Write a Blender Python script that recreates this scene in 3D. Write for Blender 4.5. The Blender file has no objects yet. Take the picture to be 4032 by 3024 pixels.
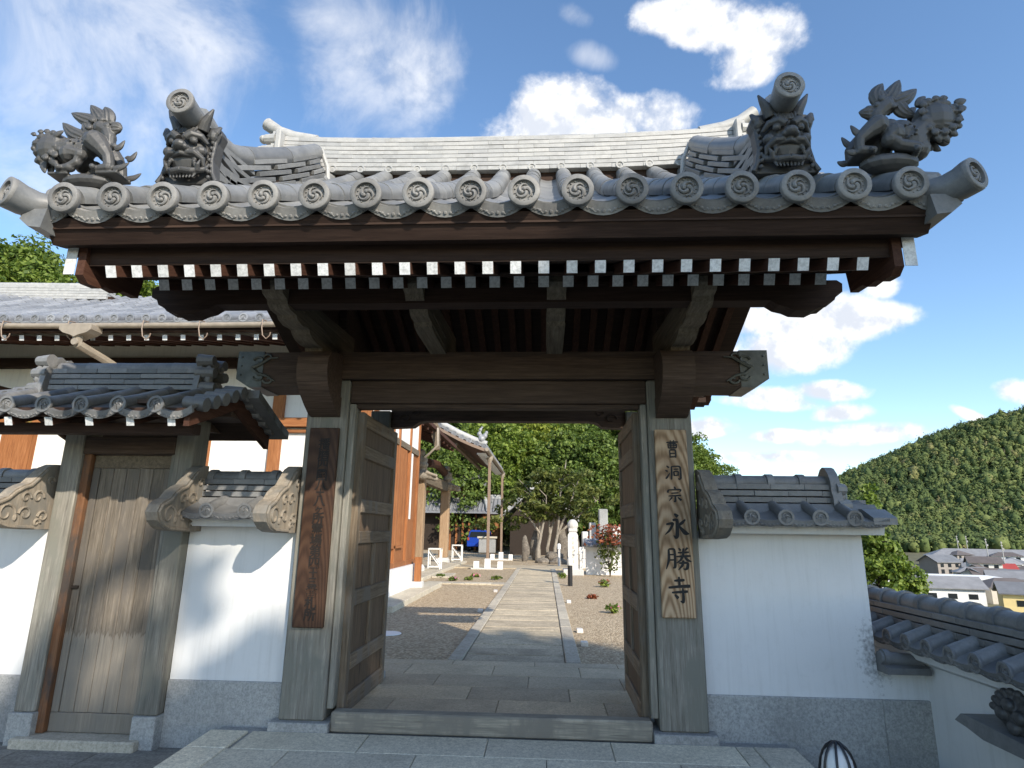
import bpy, bmesh, math, random
import numpy as np
from mathutils import Matrix, Vector
random.seed(7)
R = math.radians
scene = bpy.context.scene
COL = scene.collection

# ------------------------------------------------------------------ camera
cam_d = bpy.data.cameras.new("camera")
cam = bpy.data.objects.new("camera", cam_d)
COL.objects.link(cam)
scene.camera = cam
cam_d.sensor_width = 36.0
cam_d.lens = 21.053
cam_d.clip_start = 0.05
cam_d.clip_end = 6000
_p, _y, _r = R(13.7475), R(3.2422), R(0.7839)
_fw = Vector((-math.sin(_y) * math.cos(_p), math.cos(_y) * math.cos(_p), math.sin(_p)))
_rt = Vector((math.cos(_y), math.sin(_y), 0))
_up = _rt.cross(_fw)
_r2 = _rt * math.cos(_r) + _up * math.sin(_r)
_u2 = _up * math.cos(_r) - _rt * math.sin(_r)
cam.matrix_world = Matrix(((_r2.x, _u2.x, -_fw.x, 0.4189), (_r2.y, _u2.y, -_fw.y, -4.9992),
                           (_r2.z, _u2.z, -_fw.z, 1.5), (0, 0, 0, 1)))

# ------------------------------------------------------------------ sun and exposure
TOSUN = Vector((0.975, -1.43, 0.985)).normalized()
SUN_EL = math.asin(TOSUN.z)
SUN_AZ = math.atan2(TOSUN.x, TOSUN.y)          # clockwise from +Y
sun_d = bpy.data.lights.new("sun", 'SUN')
sun_d.energy = 3.5
sun_d.angle = R(0.53)
sun_d.color = (1.0, 0.91, 0.78)
sun = bpy.data.objects.new("sun", sun_d)
COL.objects.link(sun)
sun.rotation_euler = (-TOSUN).to_track_quat('-Z', 'Y').to_euler()
sun.location = (20, -30, 30)
vs = scene.view_settings
vs.view_transform = 'Standard'
vs.look = 'None'
vs.exposure = 0.8
vs.gamma = 1.0
vs.use_curve_mapping = False
scene.cycles.max_bounces = 6
scene.cycles.diffuse_bounces = 4
scene.cycles.glossy_bounces = 3
scene.cycles.transmission_bounces = 4
scene.cycles.transparent_max_bounces = 6
scene.cycles.use_adaptive_sampling = True

# ------------------------------------------------------------------ world: clear sky with cumulus
world = bpy.data.worlds.new("World")
scene.world = world
world.use_nodes = True
wn = world.node_tree
wn.nodes.clear()
def WN(t, **k):
    n = wn.nodes.new(t)
    for a, b in k.items():
        setattr(n, a, b)
    return n
def wl(a, b):
    wn.links.new(a, b)
def wm(op, a, b=None, c=None, clamp=False):
    n = WN('ShaderNodeMath', operation=op, use_clamp=clamp)
    for i, q in enumerate((a, b, c)):
        if q is None:
            continue
        if isinstance(q, (int, float)):
            n.inputs[i].default_value = q
        else:
            wl(q, n.inputs[i])
    return n.outputs[0]
def wv(op, a, b):
    n = WN('ShaderNodeVectorMath', operation=op)
    for i, q in enumerate((a, b)):
        if isinstance(q, (tuple, list, Vector)):
            n.inputs[i].default_value = tuple(q)
        elif isinstance(q, (int, float)):
            n.inputs['Scale'].default_value = q
        else:
            wl(q, n.inputs[i])
    return n
sky = WN('ShaderNodeTexSky', sky_type='NISHITA')
sky.sun_disc = False
sky.sun_elevation = SUN_EL
sky.sun_rotation = SUN_AZ
sky.air_density = 1.0
sky.dust_density = 0.3
sky.ozone_density = 1.7
tc = WN('ShaderNodeTexCoord')
D = tc.outputs['Generated']
def noise(vec, scale, detail=6, rough=0.55, dist=0.0):
    n = WN('ShaderNodeTexNoise')
    n.inputs['Scale'].default_value = scale
    n.inputs['Detail'].default_value = detail
    n.inputs['Roughness'].default_value = rough
    n.inputs['Distortion'].default_value = dist
    wl(vec, n.inputs['Vector'])
    return n.outputs['Fac']
# cloud list: direction, half width, half height (radians), hardness (0 soft .. 1 crisp), tilt
CLOUDS = [
    ((-0.62, 0.58, 0.54), 0.27, 0.19, 0.0, -0.6), ((-0.62, 0.66, 0.42), 0.13, 0.07, 0.0, 0.0),
    ((-0.27, 0.70, 0.66), 0.09, 0.14, 0.0, -0.35), ((-0.20, 0.74, 0.64), 0.075, 0.13, 0.0, 0.2),
    ((0.05, 0.80, 0.59), 0.175, 0.056, 1.0, 0.0), ((0.02, 0.785, 0.618), 0.085, 0.05, 1.0, 0.0), ((0.16, 0.81, 0.56), 0.12, 0.022, 1.0, 0.0),
    ((0.255, 0.70, 0.667), 0.11, 0.055, 0.8, 0.4), ((0.285, 0.72, 0.63), 0.06, 0.05, 0.8, 0.0), ((0.20, 0.69, 0.69), 0.08, 0.03, 0.5, 0.2),
    ((0.07, 0.737, 0.672), 0.05, 0.022, 0.2, 0.3), ((0.04, 0.70, 0.71), 0.035, 0.02, 0.2, 0.4),
    ((0.395, 0.865, 0.305), 0.13, 0.05, 1.0, 0.15), ((0.455, 0.84, 0.295), 0.09, 0.03, 1.0, 0.0), ((0.36, 0.89, 0.27), 0.10, 0.04, 0.6, 0.0),
    ((0.355, 0.915, 0.195), 0.08, 0.026, 0.9, 0.15), ((0.415, 0.885, 0.205), 0.06, 0.018, 0.6, 0.1),
    ((0.45, 0.882, 0.142), 0.10, 0.018, 0.7, 0.0), ((0.43, 0.885, 0.17), 0.05, 0.02, 0.9, 0.0), ((0.36, 0.922, 0.145), 0.05, 0.012, 0.5, 0.0),
    ((0.245, 0.956, 0.157), 0.06, 0.022, 0.8, 0.0), ((0.605, 0.778, 0.18), 0.04, 0.02, 0.7, 0.4), ((0.565, 0.81, 0.155), 0.03, 0.009, 0.6, 0.6),
    ((0.49, 0.83, 0.35), 0.03, 0.02, 0.4, 0.0), ((0.32, 0.945, 0.115), 0.09, 0.012, 0.5, 0.0),
    # the rest of the sky, same sort of scattered cumulus
    ((-0.9, 0.2, 0.35), 0.2, 0.06, 0.8, 0.0), ((0.9, 0.3, 0.3), 0.16, 0.05, 0.9, 0.0), ((0.75, -0.3, 0.6), 0.15, 0.08, 0.8, 0.3),
    ((-0.7, -0.5, 0.5), 0.2, 0.09, 0.8, 0.2), ((-0.2, -0.9, 0.4), 0.2, 0.06, 0.9, 0.0), ((0.1, -0.4, 0.9), 0.16, 0.1, 0.5, 0.3),
    ((-0.4, 0.0, 0.9), 0.2, 0.13, 0.2, 0.7), ((0.5, 0.2, 0.85), 0.15, 0.08, 0.6, 0.1), ((0.9, -0.4, 0.2), 0.2, 0.04, 0.9, 0.0)]
n1 = noise(D, 11.0, 8, 0.58, 0.1)
n2 = noise(D, 4.0, 7, 0.6, 0.6)
Dsh = wv('ADD', D, tuple(TOSUN * 0.016)).outputs[0]
n1s = noise(Dsh, 11.0, 8, 0.58, 0.1)
acc_s = acc_h = acc_b = None
for c, a, b, hard, tilt in CLOUDS:
    c = Vector(c).normalized()
    t1 = Vector((c.y, -c.x, 0)).normalized()
    t2 = t1.cross(c)
    if t2.z < 0:
        t2 = -t2
    e1 = t1 * math.cos(tilt) - t2 * math.sin(tilt)
    e2 = t2 * math.cos(tilt) + t1 * math.sin(tilt)
    df = wv('SUBTRACT', D, tuple(c)).outputs[0]
    du = wv('DOT_PRODUCT', df, tuple(e1 / a)).outputs['Value']
    dv = wv('DOT_PRODUCT', df, tuple(e2 / b)).outputs['Value']
    if hard > 0.75:        # flat-based cumulus: squeeze the lower half
        low = wm('LESS_THAN', dv, 0.0)
        dv2 = wm('MULTIPLY', dv, wm('MULTIPLY_ADD', low, 0.7, 1.0))
    else:
        dv2 = dv
    d2 = wm('ADD', wm('MULTIPLY', du, du), wm('MULTIPLY', dv2, dv2))
    val = wm('SUBTRACT', 1.0, d2)
    facing = wm('GREATER_THAN', wv('DOT_PRODUCT', D, tuple(c)).outputs['Value'], 0.3)
    val = wm('SUBTRACT', wm('MULTIPLY', wm('ADD', val, 3.0), facing), 3.0)
    if hard < 0.3:
        acc_s = val if acc_s is None else wm('SMOOTH_MAX', acc_s, val, 0.5)
    else:
        acc_h = val if acc_h is None else wm('SMOOTH_MAX', acc_h, val, 0.4)
def ramp(fac, lo, hi):
    n = WN('ShaderNodeMapRange', interpolation_type='SMOOTHSTEP')
    n.inputs['From Min'].default_value = lo
    n.inputs['From Max'].default_value = hi
    wl(fac, n.inputs['Value'])
    return n.outputs[0]
def cl3(x):
    return wm('MAXIMUM', x, -1.6)
dens_h = wm('ADD', wm('MULTIPLY', cl3(acc_h), 0.95), wm('MULTIPLY', wm('SUBTRACT', n1, 0.5), 2.8))
dens_s = wm('ADD', wm('MULTIPLY', cl3(acc_s), 0.65), wm('MULTIPLY', wm('SUBTRACT', n2, 0.5), 3.0))
mask_h = ramp(dens_h, -0.05, 0.75)
mask_s = wm('MULTIPLY', ramp(dens_s, 0.0, 1.3), 0.8)
mask = wm('MAXIMUM', mask_h, mask_s)
# sun-side brightening of the cumulus: density falling off towards the sun
dl = wm('MULTIPLY', wm('SUBTRACT', n1, n1s), 3.2)
lit = wm('ADD', wm('ADD', 0.80, dl), wm('MULTIPLY', wm('SUBTRACT', 0.55, dens_h), 0.10))
lit = wm('MINIMUM', wm('MAXIMUM', lit, 0.52), 1.0)
mix_c = WN('ShaderNodeMix', data_type='RGBA')
mix_c.inputs[6].default_value = (3.1, 3.3, 3.7, 1)
mix_c.inputs[7].default_value = (4.7, 4.7, 4.72, 1)
wl(ramp(lit, 0.5, 1.0), mix_c.inputs[0])
hs = WN('ShaderNodeHueSaturation')
hs.inputs['Saturation'].default_value = 1.10
hs.inputs['Value'].default_value = 1.0
wl(sky.outputs[0], hs.inputs['Color'])
mix_w = WN('ShaderNodeMix', data_type='RGBA')
wl(mask, mix_w.inputs[0])
wl(hs.outputs[0], mix_w.inputs[6])
wl(mix_c.outputs[2], mix_w.inputs[7])
world.cycles.sampling_method = 'MANUAL'
world.cycles.sample_map_resolution = 256
bg = WN('ShaderNodeBackground')
bg.inputs['Strength'].default_value = 0.15
wl(mix_w.outputs[2], bg.inputs['Color'])
wo = WN('ShaderNodeOutputWorld')
wl(bg.outputs[0], wo.inputs['Surface'])

# ------------------------------------------------------------------ helpers
def thing(name, label, cat, loc=(0, 0, 0), group=None, rz=0.0):
    o = bpy.data.objects.new(name, None)
    o.empty_display_size = 0.2
    COL.objects.link(o)
    o.location = loc
    o.rotation_euler = (0, 0, rz)
    o["label"] = label
    o["category"] = cat
    if group:
        o["group"] = group
    return o
def tag(o, label, cat, group=None):
    o["label"] = label
    o["category"] = cat
    if group:
        o["group"] = group
    return o
def structure(o):
    o["kind"] = "structure"
    return o
def frame(x, y, z, o):
    """matrix from three axes and an origin"""
    x, y, z, o = Vector(x), Vector(y), Vector(z), Vector(o)
    return Matrix(((x.x, y.x, z.x, o.x), (x.y, y.y, z.y, o.y), (x.z, y.z, z.z, o.z), (0, 0, 0, 1)))
def world_of(p):
    m = Matrix.Identity(4)
    while p is not None:
        m = Matrix.Translation(p.location) @ p.rotation_euler.to_matrix().to_4x4() @ Matrix.Diagonal((*p.scale, 1)) @ m
        p = p.parent
    return m
def put(name, me, parent=None, M=None, mat=None, local=False):
    """an object for a mesh; M is its world matrix unless local"""
    o = bpy.data.objects.new(name, me)
    COL.objects.link(o)
    M = M if M is not None else Matrix.Identity(4)
    if parent is not None:
        o.parent = parent
        if not local:
            M = world_of(parent).inverted() @ M
    l, q, s = M.decompose()
    o.location = l
    o.rotation_euler = q.to_euler()
    o.scale = s
    if mat and not me.materials:
        me.materials.append(mat)
    return o
class MB:
    """collects shapes into one mesh"""
    def __init__(self):
        self.v, self.f = [], []
    def add(self, vs, fs, M=None):
        n = len(self.v)
        if M is not None:
            vs = [tuple(M @ Vector(q)) for q in vs]
        self.v += [tuple(q) for q in vs]
        self.f += [tuple(i + n for i in q) for q in fs]
        return self
    def box(self, x0, x1, y0, y1, z0, z1, M=None, ch=0.0):
        if ch <= 0:
            vs = [(x0, y0, z0), (x1, y0, z0), (x1, y1, z0), (x0, y1, z0), (x0, y0, z1), (x1, y0, z1), (x1, y1, z1), (x0, y1, z1)]
            return self.add(vs, [(0, 3, 2, 1), (4, 5, 6, 7), (0, 1, 5, 4), (1, 2, 6, 5), (2, 3, 7, 6), (3, 0, 4, 7)], M)
        bm = bmesh.new()
        bmesh.ops.create_cube(bm, size=1)
        for q in bm.verts:
            q.co = ((x0 + x1) / 2 + q.co.x * (x1 - x0), (y0 + y1) / 2 + q.co.y * (y1 - y0), (z0 + z1) / 2 + q.co.z * (z1 - z0))
        bmesh.ops.bevel(bm, geom=bm.edges[:], offset=ch, segments=1, affect='EDGES')
        bm.verts.index_update()
        self.add([q.co[:] for q in bm.verts], [[q.index for q in fc.verts] for fc in bm.faces], M)
        bm.free()
        return self
    def prism(self, poly, axis, a0, a1, M=None):
        """poly in the plane across axis: x->(y,z) y->(x,z) z->(x,y)"""
        def P(p, a):
            return {'x': (a, p[0], p[1]), 'y': (p[0], a, p[1]), 'z': (p[0], p[1], a)}[axis]
        n = len(poly)
        vs = [P(p, a0) for p in poly] + [P(p, a1) for p in poly]
        fs = [tuple(range(n)), tuple(range(2 * n - 1, n - 1, -1))]
        fs += [(i, i + n, (i + 1) % n + n, (i + 1) % n) for i in range(n)]
        return self.add(vs, fs, M)
    def tube(self, path, rad, n=8, M=None, cap=True, flat=1.0):
        path = [Vector(p) for p in path]
        if isinstance(rad, (int, float)):
            rad = [rad] * len(path)
        rings = []
        ref = None
        for i, p in enumerate(path):
            t = (path[min(i + 1, len(path) - 1)] - path[max(i - 1, 0)])
            t = t.normalized() if t.length > 1e-9 else Vector((0, 0, 1))
            if ref is None:
                ref = Vector((0, 0, 1)) if abs(t.z) < 0.9 else Vector((1, 0, 0))
            a = ref - t * ref.dot(t)
            if a.length < 1e-6:
                a = t.orthogonal()
            a.normalize()
            ref = a
            b = t.cross(a)
            rings.append([p + (a * math.cos(q) + b * math.sin(q) * flat) * rad[i] for q in [2 * math.pi * k / n for k in range(n)]])
        vs = [q for rg in rings for q in rg]
        fs = []
        for i in range(len(path) - 1):
            for k in range(n):
                fs.append((i * n + k, i * n + (k + 1) % n, (i + 1) * n + (k + 1) % n, (i + 1) * n + k))
        if cap:
            fs.append(tuple(range(n - 1, -1, -1)))
            m = (len(path) - 1) * n
            fs.append(tuple(range(m, m + n)))
        return self.add(vs, fs, M)
    def lathe(self, prof, n=16, M=None):
        """prof: (radius, height) about z; radius 0 ends closed"""
        vs, idx = [], []
        for r, h in prof:
            if r < 1e-6:
                idx.append([len(vs)] * n)
                vs.append((0, 0, h))
            else:
                idx.append(list(range(len(vs), len(vs) + n)))
                vs += [(r * math.cos(2 * math.pi * k / n), r * math.sin(2 * math.pi * k / n), h) for k in range(n)]
        fs = []
        for i in range(len(prof) - 1):
            for k in range(n):
                q = [idx[i][k], idx[i][(k + 1) % n], idx[i + 1][(k + 1) % n], idx[i + 1][k]]
                u = []
                for w in q:
                    if w not in u:
                        u.append(w)
                if len(u) > 2:
                    fs.append(tuple(u))
        return self.add(vs, fs, M)
    def ball(self, c, r, seg=10, rings=6, M=None):
        if isinstance(r, (int, float)):
            r = (r, r, r)
        prof = [(math.sin(math.pi * i / rings), -math.cos(math.pi * i / rings)) for i in range(rings + 1)]
        prof[0] = (0, -1)
        prof[-1] = (0, 1)
        m = Matrix.Translation(c) @ Matrix.Diagonal((*r, 1))
        return self.lathe(prof, seg, (M @ m) if M is not None else m)
    def mirror(self):
        self.v = [(-x, y, z) for x, y, z in self.v]
        self.f = [tuple(reversed(q)) for q in self.f]
        return self
    def mesh(self, name, mat=None, smooth=0.0, recalc=True):
        me = bpy.data.meshes.new(name)
        me.from_pydata(self.v, [], self.f)
        if recalc:
            bm = bmesh.new()
            bm.from_mesh(me)
            bmesh.ops.recalc_face_normals(bm, faces=bm.faces[:])
            bm.to_mesh(me)
            bm.free()
        if smooth > 0:
            me.polygons.foreach_set('use_smooth', [True] * len(me.polygons))
            me.set_sharp_from_angle(angle=R(smooth))
        if mat:
            me.materials.append(mat)
        return me
    def build(self, name, mat, parent=None, smooth=0.0, recalc=True):
        return put(name, self.mesh(name, mat, smooth, recalc), parent)
def fuse(mb, name, mat, voxel):
    """weld overlapping shapes into one sculpted skin"""
    me = mb.mesh(name + "_raw")
    o = bpy.data.objects.new(name + "_raw", me)
    COL.objects.link(o)
    m = o.modifiers.new("r", 'REMESH')
    m.mode = 'VOXEL'
    m.voxel_size = voxel
    m.use_smooth_shade = True
    s = o.modifiers.new("s", 'SMOOTH')
    s.factor = 0.5
    s.iterations = 1
    dg = bpy.context.evaluated_depsgraph_get()
    dg.update()
    out = bpy.data.meshes.new_from_object(o.evaluated_get(dg))
    out.name = name
    bpy.data.objects.remove(o)
    bpy.data.meshes.remove(me)
    out.materials.clear()
    out.materials.append(mat)
    return out

# ------------------------------------------------------------------ materials
class NT:
    def __init__(self, name, rough=0.7, spec=0.3):
        m = bpy.data.materials.new(name)
        m.use_nodes = True
        self.m, self.t = m, m.node_tree
        self.b = self.t.nodes['Principled BSDF']
        self.b.inputs['Roughness'].default_value = rough
        self.b.inputs['Specular IOR Level'].default_value = spec
        self.tc = self.n('ShaderNodeTexCoord')
        self.raw = self.tc.outputs['Object']
        ri = self.n('ShaderNodeObjectInfo')
        sc = self.n('ShaderNodeVectorMath', operation='SCALE')
        sc.inputs[0].default_value = (53.0, 31.0, 17.0)
        self.l(ri.outputs['Random'], sc.inputs['Scale'])
        ad = self.n('ShaderNodeVectorMath', operation='ADD')
        self.l(self.raw, ad.inputs[0])
        self.l(sc.outputs[0], ad.inputs[1])
        self.P = ad.outputs[0]
    def n(self, t, **k):
        q = self.t.nodes.new(t)
        for a, b in k.items():
            setattr(q, a, b)
        return q
    def l(self, a, b):
        self.t.links.new(a, b)
    def mapping(self, scale, rot=(0, 0, 0)):
        q = self.n('ShaderNodeMapping')
        q.inputs['Scale'].default_value = scale
        q.inputs['Rotation'].default_value = rot
        self.l(self.P, q.inputs['Vector'])
        return q.outputs[0]
    def noise(self, vec, scale, detail=4, rough=0.55, dist=0.0):
        q = self.n('ShaderNodeTexNoise')
        q.inputs['Scale'].default_value = scale
        q.inputs['Detail'].default_value = detail
        q.inputs['Roughness'].default_value = rough
        q.inputs['Distortion'].default_value = dist
        self.l(vec if vec is not None else self.P, q.inputs['Vector'])
        return q.outputs['Fac']
    def voro(self, vec, scale, out='Distance', feature='F1'):
        q = self.n('ShaderNodeTexVoronoi', feature=feature)
        q.inputs['Scale'].default_value = scale
        self.l(vec if vec is not None else self.P, q.inputs['Vector'])
        return q.outputs[out]
    def math(self, op, a, b=None, c=None):
        q = self.n('ShaderNodeMath', operation=op)
        for i, w in enumerate((a, b, c)):
            if w is None:
                continue
            if isinstance(w, (int, float)):
                q.inputs[i].default_value = w
            else:
                self.l(w, q.inputs[i])
        return q.outputs[0]
    def ramp(self, fac, stops):
        q = self.n('ShaderNodeValToRGB')
        e = q.color_ramp.elements
        while len(e) < len(stops):
            e.new(0.5)
        for i, (p, c) in enumerate(stops):
            e[i].position = p
            e[i].color = (*c, 1) if len(c) == 3 else c
        self.l(fac, q.inputs[0])
        return q.outputs[0]
    def mix(self, fac, a, b, blend='MIX'):
        q = self.n('ShaderNodeMix', data_type='RGBA', blend_type=blend)
        for s, w in ((0, fac), (6, a), (7, b)):
            if isinstance(w, (int, float)):
                q.inputs[s].default_value = w
            elif isinstance(w, tuple):
                q.inputs[s].default_value = (*w, 1) if len(w) == 3 else w
            else:
                self.l(w, q.inputs[s])
        return q.outputs[2]
    def color(self, c):
        if isinstance(c, tuple):
            self.b.inputs['Base Color'].default_value = (*c, 1)
        else:
            self.l(c, self.b.inputs['Base Color'])
    def rough(self, fac, lo, hi):
        q = self.n('ShaderNodeMapRange')
        q.inputs['To Min'].default_value = lo
        q.inputs['To Max'].default_value = hi
        self.l(fac, q.inputs['Value'])
        self.l(q.outputs[0], self.b.inputs['Roughness'])
    def bump(self, h, strength=0.3, dist=0.01):
        q = self.n('ShaderNodeBump')
        q.inputs['Strength'].default_value = strength
        q.inputs['Distance'].default_value = dist
        self.l(h, q.inputs['Height'])
        self.l(q.outputs[0], self.b.inputs['Normal'])
    def rand(self):
        return self.n('ShaderNodeObjectInfo').outputs['Random']
    def island(self):
        return self.n('ShaderNodeNewGeometry').outputs['Random Per Island']

def wood(name, axis, dark, mid, light, stain=None, rough=0.75, grain=1.0, wavy=0.0):
    """axis the grain runs along"""
    k = NT(name, rough, 0.25)
    s = [14.0, 14.0, 14.0]
    s['xyz'.index(axis)] = 0.7
    mp = k.mapping(tuple(s))
    g1 = k.noise(mp, 3.2 * grain, 6, 0.62, wavy)
    mp2 = k.mapping(tuple(q * 3.2 for q in s))
    g2 = k.noise(mp2, 3.0 * grain, 3, 0.6, 0.2)
    big = k.noise(None, 1.7, 4, 0.6)
    f = k.math('ADD', k.math('MULTIPLY', g1, 0.65), k.math('MULTIPLY', g2, 0.35))
    c = k.ramp(f, [(0.36, dark), (0.50, mid), (0.64, light)])
    ck = k.ramp(k.noise(k.mapping(tuple(q * 1.6 for q in s)), 2.2 * grain, 5, 0.7, 0.3), [(0.60, (0, 0, 0)), (0.68, (1, 1, 1))])
    c = k.mix(k.math('MULTIPLY', ck, 0.55), c, tuple(q * 0.45 for q in dark))
    c = k.mix(k.math('MULTIPLY', big, 0.55), c, tuple(q * 0.55 for q in mid))
    if stain:
        st = k.ramp(k.noise(k.mapping((2.4, 2.4, 1.0)), 2.2, 5, 0.65), [(0.46, (0, 0, 0)), (0.62, (1, 1, 1))])
        c = k.mix(st, c, stain)
    ov = k.mix(k.rand(), (0.82, 0.82, 0.82), (1.12, 1.12, 1.12))
    c = k.mix(1.0, c, ov, 'MULTIPLY')
    k.color(c)
    k.bump(f, 0.35, 0.006)
    return k.m
GREY = dict(dark=(0.13, 0.12, 0.10), mid=(0.25, 0.232, 0.195), light=(0.38, 0.355, 0.305))
M_post = wood('weathered_post_wood', 'z', stain=(0.19, 0.185, 0.155), **GREY)
M_sill = wood('weathered_sill_wood', 'x', (0.1729, 0.1575, 0.1287), (0.2882, 0.2625, 0.212), (0.4611, 0.4112, 0.3217), stain=(0.1921, 0.175, 0.1463))
M_leafv = wood('door_stile_wood', 'z', (0.10, 0.075, 0.05), (0.19, 0.145, 0.10), (0.29, 0.23, 0.165), stain=(0.17, 0.15, 0.125))
M_leafx = wood('door_rail_wood', 'x', (0.11, 0.08, 0.055), (0.21, 0.16, 0.11), (0.32, 0.25, 0.18), stain=(0.18, 0.155, 0.13))
M_panel = wood('door_panel_wood', 'z', (0.075, 0.05, 0.033), (0.15, 0.105, 0.07), (0.24, 0.17, 0.11), grain=0.5, wavy=2.0)
M_plank = wood('side_door_plank_wood', 'z', (0.08758, 0.07275, 0.05573), (0.1803, 0.1503, 0.1161), (0.2988, 0.2522, 0.1997), stain=(0.134, 0.1164, 0.09752))
def stain_door(m):
    k = NT.__new__(NT)
    k.m, k.t = m, m.node_tree
    k.b = k.t.nodes['Principled BSDF']
    k.tc = k.n('ShaderNodeTexCoord')
    k.P = k.raw = k.tc.outputs['Object']
    old = k.b.inputs['Base Color'].links[0].from_socket
    sx = k.n('ShaderNodeSeparateXYZ')
    k.l(k.raw, sx.inputs[0])
    saw = k.noise(k.mapping((26, 1, 0.01)), 1.0, 3, 0.7)
    h = k.math('SUBTRACT', k.math('ADD', sx.outputs[2], k.math('MULTIPLY', saw, -0.34)), 0.47)
    low = k.ramp(h, [(0.0, (1, 1, 1)), (0.02, (0, 0, 0))])
    edge = k.ramp(k.math('ABSOLUTE', h), [(0.0, (1, 1, 1)), (0.018, (0, 0, 0))])
    c = k.mix(k.math('MULTIPLY', low, 0.35), old, (0.34, 0.31, 0.26))
    c = k.mix(k.math('MULTIPLY', edge, 0.65), c, (0.07, 0.05, 0.032))
    k.color(c)
stain_door(M_plank)
M_dkx = wood('eave_beam_wood', 'x', (0.0279, 0.01488, 0.01054), (0.0465, 0.02604, 0.0186), (0.0682, 0.0403, 0.02976))
M_dky = wood('rafter_wood', 'y', (0.0465, 0.0186, 0.01116), (0.0744, 0.03224, 0.01984), (0.0992, 0.0465, 0.02976))
M_armw = wood('bracket_arm_wood', 'y', (0.11, 0.085, 0.05984), (0.187, 0.15, 0.1056), (0.275, 0.22, 0.1584))
M_beam = wood('gate_beam_wood', 'x', (0.045, 0.030, 0.022), (0.085, 0.056, 0.041), (0.135, 0.092, 0.068))
M_soff = wood('soffit_board_wood', 'x', (0.0275, 0.0143, 0.0099), (0.044, 0.02475, 0.0165), (0.066, 0.0385, 0.0275))
M_orz = wood('red_brown_post_wood', 'z', (0.20, 0.075, 0.028), (0.34, 0.135, 0.05), (0.44, 0.20, 0.085))
M_orx = wood('red_brown_beam_wood', 'x', (0.20, 0.075, 0.028), (0.34, 0.135, 0.05), (0.44, 0.20, 0.085))
M_pale = wood('pale_pillar_wood', 'z', (0.26, 0.165, 0.095), (0.36, 0.245, 0.15), (0.46, 0.33, 0.215))
M_carv = wood('carved_bracket_wood', 'z', (0.20, 0.165, 0.125), (0.32, 0.27, 0.21), (0.42, 0.365, 0.295), stain=(0.20, 0.185, 0.16), grain=0.6)
M_jamb = wood('side_gate_jamb_wood', 'z', (0.15, 0.06375, 0.028), (0.2175, 0.1013, 0.048), (0.27, 0.1425, 0.076), stain=(0.0825, 0.06375, 0.052))
def board_mat(name, a, b, c):
    k = NT(name, 0.6, 0.3)
    w = k.n('ShaderNodeTexWave', wave_type='RINGS', rings_direction='Y')
    mp = k.n('ShaderNodeMapping')
    mp.inputs['Scale'].default_value = (5.2, 1.0, 0.85)
    mp.inputs['Location'].default_value = (0.35, 0.0, 0.25)
    k.l(k.raw, mp.inputs['Vector'])
    k.l(mp.outputs[0], w.inputs['Vector'])
    w.inputs['Scale'].default_value = 2.6
    w.inputs['Distortion'].default_value = 5.0
    w.inputs['Detail'].default_value = 2.0
    w.inputs['Detail Scale'].default_value = 0.7
    fine = k.noise(k.mapping((60, 60, 2.5)), 2, 4, 0.6)
    f = k.math('ADD', k.math('MULTIPLY', w.outputs['Fac'], 0.6), k.math('MULTIPLY', fine, 0.5))
    col = k.ramp(f, [(0.2, a), (0.5, b), (0.85, c)])
    st = k.ramp(k.noise(None, 3.1, 4, 0.6), [(0.52, (0, 0, 0)), (0.72, (1, 1, 1))])
    k.color(k.mix(k.math('MULTIPLY', st, 0.55), col, tuple(q * 0.5 for q in a)))
    k.bump(f, 0.25, 0.004)
    return k.m
M_bright = board_mat('pale_zelkova_board', (0.21, 0.125, 0.065), (0.36, 0.24, 0.14), (0.46, 0.33, 0.21))
M_brown = board_mat('brown_zelkova_board', (0.035, 0.016, 0.0085), (0.0525, 0.025, 0.0135), (0.0675, 0.034, 0.0185))

def tile_mat(name, a, b, rough=(0.34, 0.55), spec=0.5, lo=0.72, hi=1.18):
    k = NT(name, 0.45, spec)
    n = k.noise(None, 9.0, 6, 0.65)
    n2 = k.noise(None, 60.0, 3, 0.6)
    f = k.math('ADD', k.math('MULTIPLY', n, 0.7), k.math('MULTIPLY', n2, 0.3))
    c = k.ramp(f, [(0.30, a), (0.68, b)])
    dirt = k.ramp(k.noise(None, 3.3, 6, 0.7), [(0.52, (0, 0, 0)), (0.75, (1, 1, 1))])
    c = k.mix(k.math('MULTIPLY', dirt, 0.5), c, (0.10, 0.095, 0.085))
    lich = k.ramp(k.noise(None, 22.0, 5, 0.75), [(0.62, (0, 0, 0)), (0.74, (1, 1, 1))])
    c = k.mix(k.math('MULTIPLY', lich, 0.45), c, tuple(min(1.0, q * 1.5) for q in b))
    ov = k.mix(k.rand(), (lo, lo * 1.01, lo * 1.02), (hi, hi * 0.995, hi * 0.98))
    k.color(k.mix(1.0, c, ov, 'MULTIPLY'))
    k.rough(f, *rough)
    k.bump(n2, 0.12, 0.003)
    return k.m
M_tile = tile_mat('silver_grey_roof_tile', (0.1465, 0.1515, 0.1565), (0.2551, 0.257, 0.2538))
M_disc = tile_mat('weathered_eave_tile', (0.16, 0.155, 0.15), (0.29, 0.285, 0.275), (0.5, 0.7), 0.35)
M_ridge = tile_mat('pale_ridge_tile', (0.33, 0.33, 0.32), (0.47, 0.465, 0.45), (0.45, 0.65), 0.5, 0.9, 1.08)
M_orn = tile_mat('ornament_tile_clay', (0.04675, 0.04675, 0.04675), (0.08602, 0.08418, 0.08228), (0.38, 0.6))
M_wtile = tile_mat('wall_coping_tile', (0.1208, 0.1224, 0.1235), (0.2205, 0.2193, 0.2185), (0.36, 0.58))
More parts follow.
